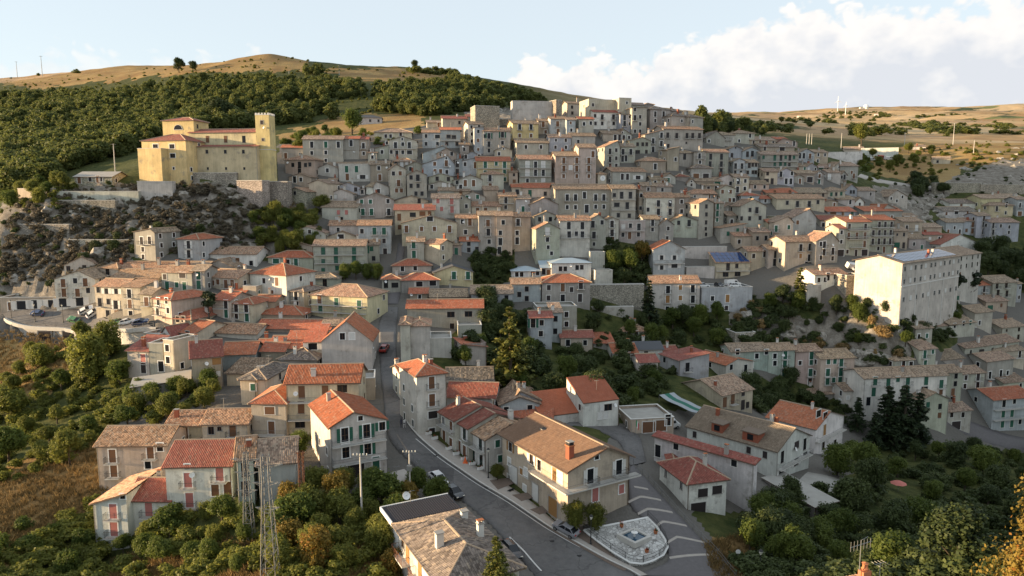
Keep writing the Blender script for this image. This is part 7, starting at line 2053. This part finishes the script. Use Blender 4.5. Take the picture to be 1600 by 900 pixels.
pts = ground_points([([(0,225),(60,185),(180,150),(300,128),(400,128),(480,130),(640,136),(740,132),(830,152),(860,164),(740,175),(660,184),(560,186),(430,196),(330,206),(215,235),(110,270),(60,300),(0,310)], 2600), ([(0,150),(150,152),(190,165),(60,185),(0,215)], 450), ([(700,125),(800,148),(850,162),(700,165)], 150), ([(475,112),(530,108),(560,126),(475,124)], 60), ([(1090,196),(1200,206),(1190,214),(1100,214)], 16)], 0, gr, HOLES, 300)
pts = [q for q in pts if vnoise(np.array([q[0] / 55]), np.array([q[1] / 55]), 3)[0] + .4 * vnoise(np.array([q[0] / 20]), np.array([q[1] / 20]), 4)[0] > -.22]
mass('woodland', 'dense green woodland covering the hill behind the town', pts, woodp, 4.5, 11.5, 'leaf_wood', 'woodland', 1)
pts = ground_points([([(1100,186),(1640,186),(1640,215),(1480,215),(1300,212),(1100,200)], 130), ([(1300,174),(1390,176),(1395,184),(1270,188)], 90), ([(1400,194),(1500,204),(1540,215),(1450,208)], 70), ([(1430,180),(1510,180),(1510,184),(1430,184)], 20), ([(640,110),(720,116),(720,120),(620,114)], 20)], 0, gr, (), 420)
mass('far_trees', 'scattered distant trees and hedges on the far fields', pts, [crown(120 + s, 6, 400, .12, base=.0, rx=.5) for s in range(3)], 4, 8.5, 'leaf_wood', 'trees', 2, (1.2, 2.4))
scrubp = [crown(140 + s, 8, 1300, .082, base=0., rx=.5, flat=.8, low=True) for s in range(4)]
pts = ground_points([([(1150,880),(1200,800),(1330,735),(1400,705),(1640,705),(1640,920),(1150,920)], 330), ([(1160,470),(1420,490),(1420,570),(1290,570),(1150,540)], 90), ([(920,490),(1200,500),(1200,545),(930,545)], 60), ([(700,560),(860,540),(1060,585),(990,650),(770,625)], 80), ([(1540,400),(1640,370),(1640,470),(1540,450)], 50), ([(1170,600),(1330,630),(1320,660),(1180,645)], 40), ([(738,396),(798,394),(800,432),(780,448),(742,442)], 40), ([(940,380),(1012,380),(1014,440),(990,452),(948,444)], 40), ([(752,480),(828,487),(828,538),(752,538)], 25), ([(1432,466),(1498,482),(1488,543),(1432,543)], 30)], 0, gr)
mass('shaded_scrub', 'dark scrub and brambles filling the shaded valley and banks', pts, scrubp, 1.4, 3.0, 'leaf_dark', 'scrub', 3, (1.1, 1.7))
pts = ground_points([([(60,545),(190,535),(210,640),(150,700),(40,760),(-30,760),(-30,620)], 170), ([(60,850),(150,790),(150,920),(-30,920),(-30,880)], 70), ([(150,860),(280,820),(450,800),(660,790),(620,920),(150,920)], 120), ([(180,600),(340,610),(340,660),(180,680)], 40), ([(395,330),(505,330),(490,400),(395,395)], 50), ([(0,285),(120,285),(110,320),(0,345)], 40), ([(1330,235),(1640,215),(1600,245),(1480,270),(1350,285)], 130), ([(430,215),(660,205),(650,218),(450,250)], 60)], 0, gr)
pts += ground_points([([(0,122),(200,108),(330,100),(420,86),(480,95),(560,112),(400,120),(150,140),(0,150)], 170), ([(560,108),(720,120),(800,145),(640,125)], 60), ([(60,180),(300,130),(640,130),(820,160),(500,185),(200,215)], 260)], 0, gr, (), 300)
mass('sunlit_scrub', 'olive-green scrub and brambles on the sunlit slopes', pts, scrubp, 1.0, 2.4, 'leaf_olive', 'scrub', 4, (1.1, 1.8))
mass('brown_scrub', 'dry brown scrub covering the cliff below the monastery', ground_points([([(20,310),(220,290),(430,285),(440,330),(430,380),(330,395),(215,400),(100,440),(0,440)], 950)], 0, gr), scrubp[:2], .7, 2.0, 'leaf_brown', 'scrub', 9, (1.1, 2.0))
pts = ground_points([([(0,300),(220,285),(430,290),(430,400),(330,395),(215,400),(100,460),(0,470)], 150), ([(1350,300),(1480,270),(1640,220),(1640,300),(1450,330)], 80)], 0, gr)
mass('cliff_scrub', 'low dark shrubs clinging to the rock faces', pts, scrubp, .7, 1.7, 'leaf_dark', 'scrub', 6, (1.1, 1.8))
# dry grass tufts
def tuft(seed, n=14):
    rng = np.random.default_rng(seed); V = []; 
    for _ in range(n):
        a = rng.uniform(0, 6.28); b = rng.uniform(-.5, .5, 2); t = np.array([b[0] * .9, b[1] * .9, 0]); l = rng.uniform(.6, 1.0); d = np.array([math.cos(a), math.sin(a), 0]) * .07; tip = t + np.array([math.cos(a) * .35, math.sin(a) * .35, l])
        V += [t - d, t + d, tip + d * .15, tip - d * .15]
    V = np.array(V); return V, np.arange(len(V)).reshape(-1, 4), np.repeat(rng.uniform(0, 1, n), 4)
pts = ground_points([([(-30,515),(100,525),(130,560),(60,610),(-30,610)], 700), ([(-30,760),(150,690),(170,770),(60,860),(-30,900)], 900), ([(170,880),(300,840),(660,830),(640,920),(170,920)], 1500), ([(1100,850),(1200,830),(1340,840),(1380,915),(1120,915)], 900), ([(380,310),(480,300),(480,335),(400,350)], 250)], 0, gr)
mass('dry_grass', 'tufts of dry yellow grass on the slopes', pts, [tuft(s) for s in range(4)], .5, 1.1, 'leaf_dry', 'grass', 8, (.8, 1.6))
# boulders on the rock faces
def boulder(seed):
    rg = np.random.default_rng(seed); bm = bmesh.new(); bmesh.ops.create_icosphere(bm, subdivisions=2, radius=1.0)
    for v in bm.verts:
        d = np.array(v.co); k = 1 + .28 * math.sin(d[0] * 4 + seed) * math.cos(d[1] * 5) + rg.uniform(-.12, .12); v.co = Vector((d[0] * 1.25 * k, d[1] * k, d[2] * .8 * k))
    me = bpy.data.meshes.new('boulder'); bm.to_mesh(me); bm.free(); me.materials.append(MAT['rockface']); return me
def mat_rock():
    m, t, b, o = newmat('rockface'); g = t.n('ShaderNodeNewGeometry'); n = t.noise(g.outputs['Position'], .9, 6, .65)
    t.l(t.mix(t.ramp(n, [(.3, 0), (.7, 1)]), (.13, .115, .095), (.42, .39, .34)), b.inputs['Base Color']); bump(t, b, n, .8, .3)
mat_rock(); BD = [boulder(s) for s in range(5)]; r = random.Random(3)
for nm, poly, n in (('on the cliff below the monastery', [(20,320),(220,290),(420,290),(420,380),(330,390),(215,395),(100,450),(20,460)], 26), ('on the rocky hill at the right edge', [(1470,265),(1600,220),(1640,220),(1640,295),(1500,290)], 46), ('on the rock outcrop above the far right houses', [(1400,305),(1470,300),(1470,345),(1420,350)], 26), ('on the bank below the blue terrace', [(1150,490),(1220,490),(1290,520),(1280,555),(1200,550),(1150,530)], 22), ('on the crest beside the bastion', [(775,168),(800,165),(805,185),(780,190)], 9), ('above the tall white house', [(1330,545),(1385,550),(1385,575),(1335,580)], 12)):
    for P in scatter(poly, n, r):
        s = r.uniform(.7, 2.6); o = link('boulder', r.choice(BD), None, loc=(P[0], P[1], P[2] - .45 * s), rz=(r.uniform(-.4, .4), r.uniform(-.4, .4), r.uniform(0, 6.3)), scale=(s * r.uniform(.8, 1.6), s, s * r.uniform(.7, 1.2)))
        tag(o, 'pale limestone boulder ' + nm, 'boulder', 'boulders ' + nm)
label_rows()

# alike trees of one small group: told apart by their order from the left
from collections import defaultdict
grp = defaultdict(list)
for o in col.objects:
    if o.parent is None and o.get('category') in ('tree', 'shrub', 'boulder', 'planter') and 'label' in o: grp[o['label']].append(o)
for lab, L in grp.items():
    if 1 < len(L) <= 12 and len(lab.split()) <= 12:
        L.sort(key=lambda o: to_px(o.location)[0])
        for k, o in enumerate(L): o['label'] = ('leftmost ' if k == 0 else 'rightmost ' if k == len(L) - 1 else ORD[k] + ' from left ') + lab
